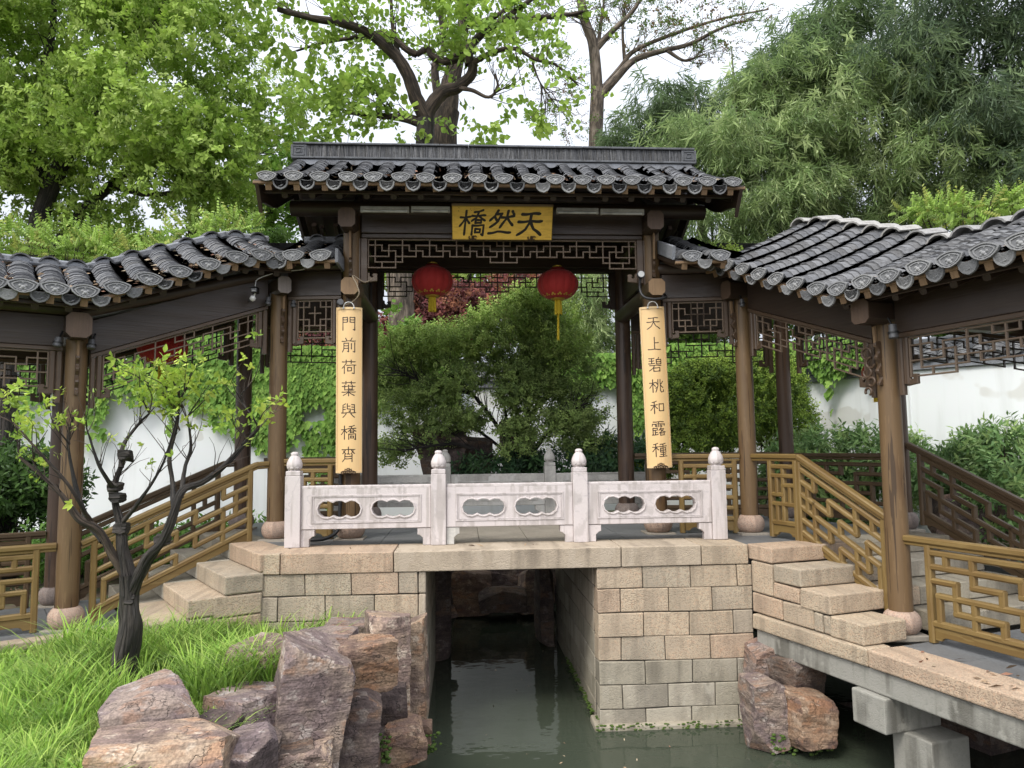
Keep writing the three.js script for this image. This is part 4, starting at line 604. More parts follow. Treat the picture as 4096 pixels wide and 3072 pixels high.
{
  let t = rail('light olive railing along the left stair, behind the plum tree branches', P2(LU, DL, 0.9, -0.3));
  railPanel(t, P2(LU, DL, 0.255, -0.03), P2(LU, DL, 1.535, -0.595), 0.705, railPat, M.rail, true); handrail(t, [P2(LU, DL, 0.085, 0.725), P2(LU, DL, 0.19, 0.72), P2(LU, DL, 1.63, 0.095)], M.rail);
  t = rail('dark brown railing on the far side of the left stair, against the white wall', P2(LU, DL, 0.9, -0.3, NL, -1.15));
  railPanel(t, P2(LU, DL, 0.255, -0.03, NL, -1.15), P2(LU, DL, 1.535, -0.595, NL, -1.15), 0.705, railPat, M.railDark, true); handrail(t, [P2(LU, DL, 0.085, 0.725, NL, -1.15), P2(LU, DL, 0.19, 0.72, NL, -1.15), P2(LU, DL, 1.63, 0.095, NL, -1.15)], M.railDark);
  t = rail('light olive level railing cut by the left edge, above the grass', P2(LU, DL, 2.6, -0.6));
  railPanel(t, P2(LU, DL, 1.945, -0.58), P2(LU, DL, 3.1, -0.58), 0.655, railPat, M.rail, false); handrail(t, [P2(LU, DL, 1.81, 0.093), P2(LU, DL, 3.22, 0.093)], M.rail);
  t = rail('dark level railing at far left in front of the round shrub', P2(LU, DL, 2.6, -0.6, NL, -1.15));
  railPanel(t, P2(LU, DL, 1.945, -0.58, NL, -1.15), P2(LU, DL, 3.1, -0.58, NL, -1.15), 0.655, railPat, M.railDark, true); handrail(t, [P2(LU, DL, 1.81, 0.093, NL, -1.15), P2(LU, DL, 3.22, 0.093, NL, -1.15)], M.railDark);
  t = rail('short railing behind the leftmost marble post', V(-1.87, 0, -0.68));
  railPanel(t, V(-2.04, 0, -0.695), V(-1.70, 0, -0.66), 0.705, narrowPat, M.rail, false); handrail(t, [V(-2.15, 0.745, -0.71), V(-1.60, 0.745, -0.65)], M.rail);
  t = rail('short railing behind the rightmost marble post', V(2, 0, -0.55));
  railPanel(t, V(1.74, 0, -0.60), V(2.25, 0, -0.52), 0.705, endPat, M.rail, false); handrail(t, [V(1.60, 0.745, -0.62), V(2.30, 0.745, -0.51)], M.rail);
  t = rail('light olive railing going down along the right stair to the water', P2(RU, DR, 1, -0.3));
  railPanel(t, P2(RU, DR, 0.33, 0), P2(RU, DR, 0.665, 0), 0.705, narrowPat, M.rail, false); railPanel(t, P2(RU, DR, 0.71, -0.01), P2(RU, DR, 1.60, -0.445), 0.705, railPat, M.rail, true, 0.05); handrail(t, [P2(RU, DR, 0.085, 0.745), P2(RU, DR, 0.70, 0.745), P2(RU, DR, 1.65, 0.275)], M.rail);
  t = rail('light olive level railing at right beside the walkway over the pond', P2(RU, DR, 2.6, -0.6));
  railPanel(t, P2(RU, DR, 1.98, -0.572), P2(RU, DR, 3.05, -0.572), 0.69, railPat, M.rail, false); handrail(t, [P2(RU, DR, 1.79, 0.145), P2(RU, DR, 3.5, 0.145)], M.rail);
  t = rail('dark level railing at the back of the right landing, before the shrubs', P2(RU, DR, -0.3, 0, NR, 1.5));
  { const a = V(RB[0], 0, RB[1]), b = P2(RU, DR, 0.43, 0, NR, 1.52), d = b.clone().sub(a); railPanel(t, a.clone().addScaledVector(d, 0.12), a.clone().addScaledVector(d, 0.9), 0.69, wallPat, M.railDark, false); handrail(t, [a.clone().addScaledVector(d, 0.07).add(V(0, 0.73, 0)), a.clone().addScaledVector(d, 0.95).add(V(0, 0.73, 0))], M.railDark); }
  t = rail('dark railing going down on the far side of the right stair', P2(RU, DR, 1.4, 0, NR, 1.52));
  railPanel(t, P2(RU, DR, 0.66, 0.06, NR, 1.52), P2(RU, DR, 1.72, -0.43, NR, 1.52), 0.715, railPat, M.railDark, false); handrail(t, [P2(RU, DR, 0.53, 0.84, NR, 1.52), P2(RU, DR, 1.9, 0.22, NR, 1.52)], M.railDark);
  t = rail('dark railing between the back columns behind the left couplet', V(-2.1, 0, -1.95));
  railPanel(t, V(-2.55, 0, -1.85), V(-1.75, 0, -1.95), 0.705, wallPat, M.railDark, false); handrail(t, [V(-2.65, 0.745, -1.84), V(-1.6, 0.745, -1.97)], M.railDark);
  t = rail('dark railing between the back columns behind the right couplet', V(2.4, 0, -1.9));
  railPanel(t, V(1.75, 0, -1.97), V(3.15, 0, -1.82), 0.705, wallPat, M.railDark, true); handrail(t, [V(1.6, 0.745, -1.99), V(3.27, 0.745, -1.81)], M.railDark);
}

// ---------------------------------------------------------------- marble balustrades
function budProfile() { return [[0.001, 0], [0.066, 0], [0.066, 0.028], [0.05, 0.034], [0.047, 0.045], [0.062, 0.058], [0.069, 0.078], [0.068, 0.10], [0.058, 0.128], [0.046, 0.150], [0.036, 0.163], [0.03, 0.170], [0.034, 0.178], [0.033, 0.190], [0.022, 0.200], [0.001, 0.203]]; }
function finial(p) {
  const l = [lathe(budProfile().slice(3), V(p.x, p.y, p.z), 24)];
  for (let i = 0; i < 8; i++) { const a = i / 8 * Math.PI * 2 + 0.2, g = new THREE.SphereGeometry(1, 8, 6); g.scale(0.026, 0.052, 0.014); g.rotateX(-0.26); g.translate(0, 0.108, 0.049); g.rotateY(a); g.translate(p.x, p.y, p.z); l.push(boxUV(g)); const h = new THREE.SphereGeometry(1, 8, 6); h.scale(0.024, 0.020, 0.016); h.rotateX(0.35); h.translate(0, 0.062, 0.052); h.rotateY(a + 0.39); h.translate(p.x, p.y, p.z); l.push(boxUV(h)); const k = new THREE.SphereGeometry(0.0135, 8, 6); k.translate(0, 0.181, 0.022); k.rotateY(a); k.translate(p.x, p.y, p.z); if (i % 2) l.push(boxUV(k)); }
  return merge(l);
}
function balustrade(label, z, xs, mat, front) {
  const t = thing('marble_balustrade', label, 'balustrade', [0, 0, z]);
  for (const x of xs) {
    const post = W(t, 'post', box(x - 0.067, x + 0.067, 0.002, 0.625, z - 0.067, z + 0.067, 0.005), mat);
    W(post, 'cap_block', box(x - 0.063, x + 0.063, 0.626, 0.668, z - 0.063, z + 0.063, 0.006), mat); W(post, 'cap_groove', box(x - 0.0655, x + 0.0655, 0.60, 0.606, z - 0.0655, z + 0.0655, 0.001), M.marbleGrey);
    W(post, 'lotus_finial', finial(V(x, 0.635, z)), mat);
  }
  for (let i = 0; i < xs.length - 1; i++) {
    const x0 = xs[i] + 0.0685, x1 = xs[i + 1] - 0.0685, cx = (x0 + x1) / 2, hw = (x1 - x0) / 2;
    // pierced slab: two openings of three joined circles
    const s = new THREE.Shape([[-hw, 0.155], [hw, 0.155], [hw, 0.53], [-hw, 0.53]].map((q) => new THREE.Vector2(...q)));
    const hole = (ox, k, add) => { const pts = [], r = 0.080, dx = 0.108, cy = 0.328; const arc = (ccx, a0, a1) => { for (let j = 0; j <= 8; j++) { const a = a0 + (a1 - a0) * j / 8; pts.push(new THREE.Vector2(ox + ccx + (r + add) * Math.cos(a) * 1.0, cy + (r + add) * Math.sin(a) * 0.92)); } }; const b = Math.acos(Math.min(1, dx / 2 / (r + add))); arc(dx, -Math.PI + b, Math.PI - b); arc(0, b, Math.PI - b); arc(-dx, b, 2 * Math.PI - b); arc(0, Math.PI + b, 2 * Math.PI - b); return pts; };
    const hs = [-hw * 0.415, hw * 0.415]; for (const h of hs) s.holes.push(new THREE.Path(hole(h, 1, 0)));
    const slab = new THREE.ExtrudeGeometry(s, { depth: 0.075, bevelEnabled: true, bevelThickness: 0.004, bevelSize: 0.004, bevelOffset: -0.004, bevelSegments: 1, curveSegments: 8 }); slab.translate(cx, 0, z - 0.0375);
    const panel = W(t, 'panel', boxUV(slab, R() * 4), mat);
    for (const h of hs) { const rs = new THREE.Shape(hole(h, 1, 0.011)); rs.holes.push(new THREE.Path(hole(h, 1, 0.002))); const g = new THREE.ExtrudeGeometry(rs, { depth: 0.010, bevelEnabled: true, bevelThickness: 0.003, bevelSize: 0.002, bevelSegments: 1 }); g.translate(cx, 0, z + 0.0385); W(panel, 'opening_rim', boxUV(g), mat); }
    const fr = (w, y0, y1, th, pr) => { const o = [[-w, y0], [w, y0], [w, y1], [-w, y1]].map((q) => new THREE.Vector2(...q)), sh = new THREE.Shape(o); sh.holes.push(new THREE.Path([[-w + th, y0 + th], [w - th, y0 + th], [w - th, y1 - th], [-w + th, y1 - th]].map((q) => new THREE.Vector2(...q)))); const g = new THREE.ExtrudeGeometry(sh, { depth: pr, bevelEnabled: false }); g.translate(cx, 0, z + 0.0405); W(panel, 'moulding', boxUV(g), mat); };
    fr(hw * 0.85, 0.208, 0.452, 0.011, 0.008); fr(hw * 0.815, 0.221, 0.439, 0.006, 0.006);
    W(panel, 'top_rail', box(x0, x1, 0.505, 0.535, z - 0.043, z + 0.043, 0.008), mat);
    for (const e of [-1, 1]) { const fx = e < 0 ? x0 : x1, g = boxUV(extrude([[0, 0.002], [0.07, 0.002], [0.07, 0.065], [0.098, 0.09], [0.118, 0.095], [0.118, 0.151], [0, 0.151]].map(([a, b]) => [fx - e * a, b]), 0.07, 0.003)); g.translate(0, 0, z); W(t, 'foot', g, e < 0 && i === 1 ? M.marbleGrey : mat); }
  }
}
balustrade('pale pink marble balustrade with lotus bud posts at the front edge of the bridge', -0.0725, [-1.9125, -0.6375, 0.6375, 1.9125], M.marble, true);
balustrade('greyer marble balustrade at the back of the bridge, under the bush', -2.39, [-1.9, -0.6375, 0.6375, 1.9], M.marbleGrey, false);
// ---------------------------------------------------------------- brush writing: strokes on a 10 x 10 grid
const G = {
  tian: 'M1.8 2.2L8.2 1.9M0.8 4.8L9.2 4.5M5.1 2.1L4.9 5L3.6 7.4L0.8 9.4M5.2 4.9L6.6 7.3L9.4 9.2', shang: 'M5 1L5 8.8M5 4.6L7.8 4.4M0.8 8.9L9.2 8.9',
  bi: 'M0.8 1L4.2 1M1 2.6L4 2.6M0.6 4.4L4.4 4.3M2.5 1L2.5 4.4M5.6 1.7L5.6 4.6M5.6 1.7L8.8 1.6L8.8 4.5M5.6 3.1L8.8 3.1M5.6 4.5L8.8 4.5M7.3 0.4L6.6 1.6M1.2 5.6L8.8 5.5M4.3 5.6L3 7.6L0.9 9.2M3.7 7.2L3.7 9.5M3.7 7.2L7.8 7.1L7.8 9.4M3.7 9.3L7.8 9.3',
  tao: 'M0.6 3.2L4.4 3M2.5 1L2.5 9.4M2.5 3.4L0.5 6.6M2.6 3.6L4.2 5.4M6 1L5.9 5L4.3 9.2M7.5 1L7.5 8.2L8.3 9.2L9.6 8.9L9.6 7.6M4.7 2.8L5.6 4M4.4 6.6L5.9 5.2M9.3 2.2L8 3.8M7.8 4.9L9.4 6.2',
  he: 'M4.2 1.2L1.4 2M0.7 3.8L4.9 3.6M2.8 1.6L2.8 9.3M2.7 4L0.5 7.2M3 4.2L4.9 6M6 3L6 7.6M6 3L9.1 2.9L9.1 7.5M6 7.4L9.1 7.4',
  lu: 'M1.5 0.8L8.5 0.7M5 0.8L5 4M1 2.2L0.8 3.4M1 2.2L9 2.1L8.8 3.4M2.8 2.8L4 3M2.8 3.6L4 3.8M6 2.8L7.2 3M6 3.6L7.2 3.8M1.2 4.8L4 4.8L4 6.2L1.2 6.2L1.2 4.8M2.6 6.2L2.6 9M2.6 7.6L4 7.6M1.2 7L1.2 9M0.7 9.2L4.4 9M6.4 4.6L5 6.2M6.2 5.3L8.4 5.2L7 7L5 8M6.2 6L9.5 7.6M6 7.9L8.6 7.9L8.6 9.4L6 9.4L6 7.9',
  zhong: 'M3.6 0.8L1 1.6M0.5 3.2L4.2 3.1M2.4 1.2L2.4 9.4M2.4 3.4L0.4 6.2M2.6 3.5L4.2 5M8.8 0.9L5.2 1.6M4.8 2.8L9.7 2.7M5.4 3.9L9.1 3.8L9.1 6.6L5.4 6.6L5.4 3.9M5.4 5.2L9.1 5.2M7.2 1.3L7.2 9.2M5.4 7.9L9.1 7.9M4.7 9.3L9.8 9.2',
  men: 'M1.2 1L1.2 9.4M1.2 1.1L4.2 1L4.2 4.1M1.2 2.6L4.2 2.6M1.2 4.1L4.2 4.1M8.8 1L8.8 9.2L7.8 8.9M5.8 1L8.8 1M5.8 1L5.8 4.1M5.8 2.6L8.8 2.6M5.8 4.1L8.8 4.1',
  qian: 'M3 0.6L3.7 1.8M7.1 0.5L6.3 1.8M0.7 2.5L9.3 2.3M1.9 3.7L1.8 7.8L0.9 9.4M1.9 3.7L4.9 3.7L4.9 9.3L4.2 9M1.9 5.4L4.9 5.4M1.9 7L4.9 7M6.7 4L6.7 7.7M8.8 3.4L8.8 9.4L7.8 9',
  hehua: 'M0.8 1.8L9.2 1.7M3.4 0.7L3.4 2.9M6.6 0.7L6.6 2.9M3 3.3L0.7 6M2.2 5L2.2 9.5M3.7 4L9.5 3.9M4.4 5.4L6.8 5.4L6.8 7.6L4.4 7.6L4.4 5.4M8.5 4L8.5 9.3L7.2 8.9',
  ye: 'M0.8 1.3L9.2 1.2M3.3 0.4L3.3 2.2M6.7 0.4L6.7 2.2M0.9 3.6L9.1 3.5M2.5 2.8L2.5 5.9L8.4 5.9M5 2.8L5 5.5M7.3 2.8L7.3 5.5M5 5.2L7.3 5.2M0.7 7.2L9.3 7.1M5 6L5 9.8M4.8 7.3L1.5 9.5M5.2 7.3L8.6 9.5',
  yu: 'M3 0.8L1.4 1.5L1.4 6.2M1.4 2.8L3 2.7M1.4 4.3L3 4.2M4.2 0.8L4.2 4M4.2 2.2L6 2.1M4.2 4L6.1 3.9L6.1 5.8L5.2 5.5M7 1.3L8.7 1.2L8.7 6.2M7.1 2.8L8.7 2.8M7.1 4.3L8.7 4.3M0.5 6.5L9.5 6.4M3.5 7L1.4 9.4M6.5 7L8.8 9.4',
  qiao: 'M0.5 3.2L4.2 3M2.4 0.9L2.4 9.4M2.4 3.4L0.4 6.4M2.6 3.6L4 5.2M8.6 0.6L5.4 1.4M4.7 2.6L9.7 2.5M7.1 1.2L6.4 3.2L4.7 4.6M7.3 2.6L9.7 4.3M6.2 4L8.3 4L8.3 5.2L6.2 5.2L6.2 4M5.2 6L5.2 9.5M5.2 6L9.4 6L9.4 9.4L8.7 9.1M6.4 7.2L8.2 7.2L8.2 8.6L6.4 8.6L6.4 7.2',
  qi: 'M5 0.3L5 1.6M0.9 1.9L9.1 1.8M3 2.4L1.3 4.5M2 3L3.3 4.5M5 2.1L5 4.7M7 2.3L8.8 4.4M8 2.8L6.7 4.4M4.2 4.6L5.9 4.6M2.8 4.9L2.6 7.8L1.2 9.6M7.3 4.9L7.3 9.7M2.8 6.2L7.3 6.2M2.7 7.6L7.3 7.6',
  ran: 'M3.2 0.7L2.2 2.6L0.6 4.4M2.6 1.9L4.8 1.7L3.6 4.6L1 6.6M2.3 3L3.2 4M4.9 3.1L9.5 2.7M7 0.8L6.8 3.4L4.7 6.6M7 3.2L9.4 6M8.6 0.9L9.4 2M0.8 8.8L4 8.2L9 8.4',
};
// draws strokes as pressed brush marks
function write(ctx, key, x, y, s, w, col, slant = 0) {
  ctx.fillStyle = col;
  for (const st of G[key].split('M').slice(1)) {
    const p = st.split('L').map((q) => q.trim().split(/\s+/).map(Number)); let total = 0; for (let i = 1; i < p.length; i++) total += Math.hypot(p[i][0] - p[i - 1][0], p[i][1] - p[i - 1][1]); let run = 0;
    for (let i = 1; i < p.length; i++) { const l = Math.hypot(p[i][0] - p[i - 1][0], p[i][1] - p[i - 1][1]), n = Math.ceil(l * 14); for (let k = 0; k <= n; k++) { const t = k / n, gx = lerp(p[i - 1][0], p[i][0], t), gy = lerp(p[i - 1][1], p[i][1], t) + 0.12 * Math.sin((run + l * t) * 1.1), f = (run + l * t) / total, r = w * (0.72 + 0.42 * Math.abs(f - 0.45) + (f > 0.92 ? -0.25 * (f - 0.92) / 0.08 : 0)); ctx.beginPath(); ctx.ellipse(x + (gx - 5) * s - slant * (gy - 5) * s, y + (gy - 5) * s, r, r * 0.8, -0.6, 0, 7); ctx.fill(); } run += l; }
  }
}
function canvasTex(w, h, draw) { const c = document.createElement('canvas'); c.width = w; c.height = h; draw(c.getContext('2d')); const t = new THREE.CanvasTexture(c); t.colorSpace = THREE.SRGBColorSpace; t.anisotropy = 4; return t; }
function fitUV(g, x0, x1, y0, y1) { const p = g.attributes.position, uv = new Float32Array(p.count * 2); for (let i = 0; i < p.count; i++) { uv[i * 2] = (p.getX(i) - x0) / (x1 - x0); uv[i * 2 + 1] = (p.getY(i) - y0) / (y1 - y0); } g.setAttribute('uv', new THREE.BufferAttribute(uv, 2)); return g; }
// name plaque
{
  const t = thing('name_plaque', 'yellow board with three large black brush characters under the main eave', 'sign board', [-0.02, 2.91, -0.50]);
  const tx = canvasTex(1024, 340, (c) => {
    c.fillStyle = '#d9b04a'; c.fillRect(0, 0, 1024, 340); const q = rng(5);
    for (let i = 0; i < 900; i++) { c.fillStyle = `rgba(${q() < 0.5 ? '90,60,10' : '235,200,90'},${0.03 + 0.05 * q()})`; c.beginPath(); c.ellipse(q() * 1024, q() * 340, 4 + 50 * q(), 2 + 8 * q(), 0, 0, 7); c.fill(); }
    for (let i = 0; i < 26; i++) { c.fillStyle = 'rgba(50,30,10,0.75)'; c.beginPath(); c.arc(q() < 0.6 ? 60 + 180 * q() : q() * 1024, 12 + 60 * q(), 1 + 2.2 * q(), 0, 7); c.fill(); }
    write(c, 'qiao', 205, 165, 27, 14.5, '#17120f', 0.12); write(c, 'ran', 500, 165, 27, 17, '#17120f', 0.16); write(c, 'tian', 795, 160, 28, 19, '#17120f', 0.12);
  });
  const w = 0.985, h = 0.345, tilt = 0.50, m = basis(V(-0.02, 2.915, -0.515), V(1, 0, 0), V(0, Math.cos(tilt), Math.sin(tilt)), V(0, -Math.sin(tilt), Math.cos(tilt))).multiply(new THREE.Matrix4().makeTranslation(0, h / 2, 0.02));
  const back = boxUV(new RoundedBoxGeometry(w, h, 0.03, 1, 0.004)); W(t, 'board', back.applyMatrix4(m), std({ color: col(0.42, 0.27, 0.035), map: woodT, roughness: 0.5 }));
  const face = fitUV(new THREE.PlaneGeometry(w - 0.012, h - 0.03), -w / 2, w / 2, -h / 2, h / 2); face.translate(0, -0.008, 0.0165); W(t, 'painted_face', face.applyMatrix4(m), std({ map: tx, roughness: 0.45 }));
  const cap = boxUV(new THREE.BoxGeometry(w + 0.004, 0.02, 0.034)); cap.translate(0, h / 2 - 0.004, 0); W(t, 'top_edge', cap.applyMatrix4(m), std({ color: col(0.16, 0.11, 0.06), map: woodT, roughness: 0.6 }));
  for (const s of [-0.29, 0.29]) { const l = []; for (const e of [-1, 1]) { const g = new THREE.TorusGeometry(0.016, 0.006, 6, 14, 5); g.rotateZ(e > 0 ? 0.4 : 2.2); g.translate(e * 0.022, 0.012, 0); l.push(boxUV(g)); } const k = new THREE.ConeGeometry(0.012, 0.075, 8); k.rotateX(Math.PI); k.translate(0, -0.006, 0); l.push(boxUV(k)); const g = merge(l); g.translate(s, -h / 2 + 0.012, 0.024); W(t, 'bracket', g.applyMatrix4(m), M.brassDark); }
}
// couplet boards: long boards, bowed towards the viewer
function couplet(label, p, turn, lean, keys) {
  const t = thing('couplet_board', label, 'sign board', [p.x, p.y, p.z]), w = 0.245, h = 1.585, seg = 14, bow = 0.045;
  const tx = canvasTex(300, 1900, (c) => {
    const g = c.createLinearGradient(0, 0, 300, 0); g.addColorStop(0, '#d8b683'); g.addColorStop(1, '#d8b683'); c.fillStyle = g; c.fillRect(0, 0, 300, 1900); const q = rng(keys.length + keys[0].length * 7);
    for (let i = 0; i < 500; i++) { c.fillStyle = `rgba(${q() < 0.5 ? '150,110,60' : '240,215,160'},${0.04 * q()})`; c.fillRect(q() * 300, q() * 1900, 2 + 5 * q(), 60 + 300 * q()); }
    keys.forEach((k, i) => write(c, k, 150, 190 + i * 250, 18, 7.4, '#2a1a14'));
  });
  const curve = (x) => bow * (1 - (2 * x / w) ** 2), shell = (x0, x1, y0, y1, z0, z1) => { const pos = [], idx = [], uv = []; for (let i = 0; i <= seg; i++) { const x = lerp(x0, x1, i / seg); for (const y of [y0, y1]) for (const z of [z0, z1]) { pos.push(x, y, curve(x) + z); uv.push((x + w / 2) / w, (y + h) / h); } } for (let i = 0; i < seg; i++) { const a = i * 4, b = a + 4; for (const [p0, p1] of [[1, 3], [2, 0], [0, 1], [3, 2]]) idx.push(a + p0, b + p0, a + p1, b + p0, b + p1, a + p1); } idx.push(0, 1, 2, 1, 3, 2); const e = seg * 4; idx.push(e, e + 2, e + 1, e + 1, e + 2, e + 3); const g = new THREE.BufferGeometry(); g.setAttribute('position', new THREE.Float32BufferAttribute(pos, 3)); g.setAttribute('uv', new THREE.Float32BufferAttribute(uv, 2)); g.setIndex(idx); return toCreasedNormals(g, 0.5); };
  const m = new THREE.Matrix4().compose(p, new THREE.Quaternion().setFromEuler(new THREE.Euler(0.015, turn, lean, 'YXZ')), V(1, 1, 1));
  const face = std({ map: tx, roughness: 0.35, bumpMap: woodB, bumpScale: 0.0004 }), edge = std({ color: col(0.66, 0.47, 0.245), roughness: 0.4 });
  W(t, 'board', shell(-w / 2 + 0.012, w / 2 - 0.012, -h + 0.022, -0.022, -0.012, 0).applyMatrix4(m), face);
  for (const [x0, x1, y0, y1] of [[-w / 2, -w / 2 + 0.0115, -h, 0], [w / 2 - 0.0115, w / 2, -h, 0], [-w / 2 + 0.012, w / 2 - 0.012, -0.0215, 0], [-w / 2 + 0.012, w / 2 - 0.012, -h, -h + 0.0215]]) W(t, 'rim', shell(x0, x1, y0, y1, -0.014, 0.007).applyMatrix4(m), edge);
  const hook = []; for (const s of [-0.05, 0.05]) { const g = new THREE.SphereGeometry(0.010, 8, 6); g.translate(s, -0.012, curve(s) + 0.012); hook.push(boxUV(g)); } const c = new THREE.TorusGeometry(0.048, 0.005, 6, 20, Math.PI); c.translate(0, 0.0, 0.05); hook.push(boxUV(c)); W(t, 'hanging_loop', merge(hook).applyMatrix4(m), M.whiteMetal);
  const orn = []; for (const [x, y, a] of [[0, 0, 0], [-0.035, 0, 0.3], [0.035, 0, -0.3], [0, 0.024, 0], [-0.02, 0.016, 0], [0.02, 0.016, 0], [-0.055, -0.006, 0.5], [0.055, -0.006, -0.5]]) { const g = new THREE.TorusGeometry(0.014, 0.0055, 6, 4); g.rotateZ(Math.PI / 4 + a); g.translate(x, y - h + 0.012, curve(x) + 0.012); orn.push(boxUV(g)); } W(t, 'clasp', merge(orn).applyMatrix4(m), M.brassDark);
}
couplet('left vertical cream board, bowed, with seven black characters, hung on the left gate column', V(-1.505, 2.215, -0.475), 0.03, 0.003, ['men', 'qian', 'hehua', 'ye', 'yu', 'qiao', 'qi']);
couplet('right vertical cream board, bowed, with seven black characters, hung on the right gate column', V(1.457, 2.225, -0.475), -0.03, 0.027, ['tian', 'shang', 'bi', 'tao', 'he', 'lu', 'zhong']);
// red lanterns with gold tassels
const lanternRed = new THREE.MeshPhysicalMaterial({ color: col(0.42, 0.018, 0.016), roughness: 0.85, transmission: 0.25, thickness: 0, side: THREE.DoubleSide, sheen: 0.4, sheenColor: col(0.5, 0.1, 0.1) }), lanternDark = std({ color: col(0.26, 0.014, 0.012), roughness: 0.9 }), gold = std({ color: col(0.55, 0.36, 0.06), roughness: 0.4, metalness: 0.6 });
function lantern(label, p, r, h, tail, hang) {
  const t = thing('red_lantern', label, 'lantern', [p.x, p.y, p.z], 'red lanterns hanging in the pavilion and gallery');
  const ribs = 14, g = new THREE.SphereGeometry(1, ribs * 6, 20, 0, Math.PI * 2, 0.30, Math.PI - 0.6), P = g.attributes.position;
  for (let i = 0; i < P.count; i++) { const x = P.getX(i), y = P.getY(i), z = P.getZ(i), a = Math.atan2(z, x), u = ((a / (Math.PI * 2) * ribs) % 1 + 1) % 1, k = r * (0.955 + 0.045 * Math.sin(u * Math.PI) ** 0.7), q = Math.hypot(x, z), f = Math.pow(q, 0.78) / Math.max(q, 1e-4); P.setXYZ(i, x * f * k, y * h / 2 / 0.955, z * f * k); }
  g.computeVertexNormals(); g.translate(p.x, p.y, p.z); W(t, 'shade', g, lanternRed);
  for (let i = 0; i < ribs; i++) { const a = i / ribs * Math.PI * 2, pts = []; for (let k = 0; k <= 8; k++) { const b = 0.3 + (Math.PI - 0.6) * k / 8, q = Math.sin(b) ** 0.78 * r * 0.957; pts.push(V(p.x + Math.cos(a) * q, p.y + Math.cos(b) * h / 2 / 0.955, p.z + Math.sin(a) * q)); } W(t, 'rib', tube(pts, 0.0022, 0.0022, 4, 10), lanternDark); }
  const rc = r * Math.sin(0.3) ** 0.78; W(t, 'top_cap', lathe([[0.001, 0.03], [rc * 0.8, 0.03], [rc * 0.98, 0], [rc * 0.9, -0.008], [0.001, -0.008]], V(p.x, p.y + h / 2, p.z)), lanternDark); W(t, 'gold_band', lathe([[rc * 0.5, 0.034], [rc * 0.62, 0.048], [rc * 0.5, 0.055], [0.001, 0.055]], V(p.x, p.y + h / 2, p.z)), gold);
  W(t, 'bottom_cap', lathe([[0.001, 0.012], [rc * 0.96, 0.012], [rc * 0.80, -0.014], [0.001, -0.018]], V(p.x, p.y - h / 2, p.z)), gold);
  // gold flower print near the foot of the shade
  const fl = []; for (let i = 0; i < ribs; i++) for (const [da, b, s] of [[0.5, 2.42, 1], [0.28, 2.52, 0.8], [0.72, 2.52, 0.8]]) { const a = (i + da) / ribs * Math.PI * 2, q = Math.sin(b) ** 0.78 * r * 0.995, c = new THREE.CircleGeometry(0.013 * s, 6); c.lookAt(V(Math.cos(a), -0.9, Math.sin(a))); c.translate(p.x + Math.cos(a) * (q + 0.003), p.y + Math.cos(b) * h / 2 / 0.955, p.z + Math.sin(a) * (q + 0.003)); fl.push(c); } W(t, 'gold_print', merge(fl), gold, 'stuff');
  const th = []; for (let i = 0; i < 60; i++) { const a = R() * 6.283, q = 0.038 * Math.sqrt(R()), L = rr(0.15, 0.165); th.push(cyl(V(p.x + Math.cos(a) * q, p.y - h / 2 - 0.015, p.z + Math.sin(a) * q), V(p.x + Math.cos(a) * q * 1.15, p.y - h / 2 - 0.015 - L, p.z + Math.sin(a) * q * 1.15), 0.0038, 0.003, 5)); } W(t, 'tassel', merge(th), M.silk);
  if (tail) { const tl = []; for (let i = 0; i < 10; i++) { const a = R() * 6.283, q = 0.008; tl.push(cyl(V(p.x + Math.cos(a) * q, p.y - h / 2 - 0.15, p.z + Math.sin(a) * q), V(p.x - 0.006 + Math.cos(a) * q * 1.5, p.y - h / 2 - 0.15 - tail + 0.03 * R(), p.z + Math.sin(a) * q), 0.003, 0.003, 4)); } W(t, 'long_tassel', merge(tl), M.silk); }
  W(t, 'cord', cyl(V(p.x, p.y + h / 2 + 0.05, p.z), V(p.x, hang, p.z), 0.004, 0.004, 6), M.black);
}
lantern('red lantern at left inside the gate, short gold tassel, before the lattice', V(-0.742, 2.665, -1.3), 0.228, 0.315, 0, 3.56);
lantern('red lantern at right inside the gate with a long thread below its tassel', V(0.632, 2.635, -1.3), 0.228, 0.315, 0.32, 3.56);
{ const p = P2(LU, DL, 0.95, 1.86, NL, -0.55); lantern('red lantern half hidden behind the sloping lattice of the left gallery', p, 0.23, 0.32, 0, 2.6); }
{ const p = at(1893, 805, 6.9); lantern('red lantern mostly hidden behind the carved bracket of the right column', p, 0.13, 0.2, 0, 2.3); }
// old tube lamps under the main eave
[[-1.38, -0.92, 3.115, 'dead'], [-0.90, -0.53, 3.12, ''], [0.50, 0.91, 3.12, ''], [0.93, 1.36, 3.115, '']].forEach(([a, b, y], i) => {
  const t = thing('tube_lamp', ['grimy unlit tube lamp under the main eave, leftmost, above the left couplet', 'grimy unlit tube lamp touching the left side of the yellow plaque', 'grimy unlit tube lamp touching the right side of the yellow plaque', 'grimy unlit tube lamp under the main eave, rightmost, above the right couplet'][i], 'lamp', [(a + b) / 2, y, -0.3], 'unlit tube lamps under the main eave');
  const m = std({ color: col(0.30, 0.29, 0.26), map: stainT, roughness: 0.8 }); W(t, 'batten', box(a, b, y + 0.012, y + 0.045, -0.32, -0.28, 0.004), m); W(t, 'tube', cyl(V(a + 0.02, y, -0.295), V(b - 0.02, y, -0.295), 0.012, 0.012, 10), std({ color: col(0.42, 0.42, 0.39), map: stainT, roughness: 0.5 })); for (const x of [a + 0.01, b - 0.01]) W(t, 'socket', box(x - 0.01, x + 0.01, y - 0.014, y + 0.011, -0.31, -0.28, 0.003), m);
});
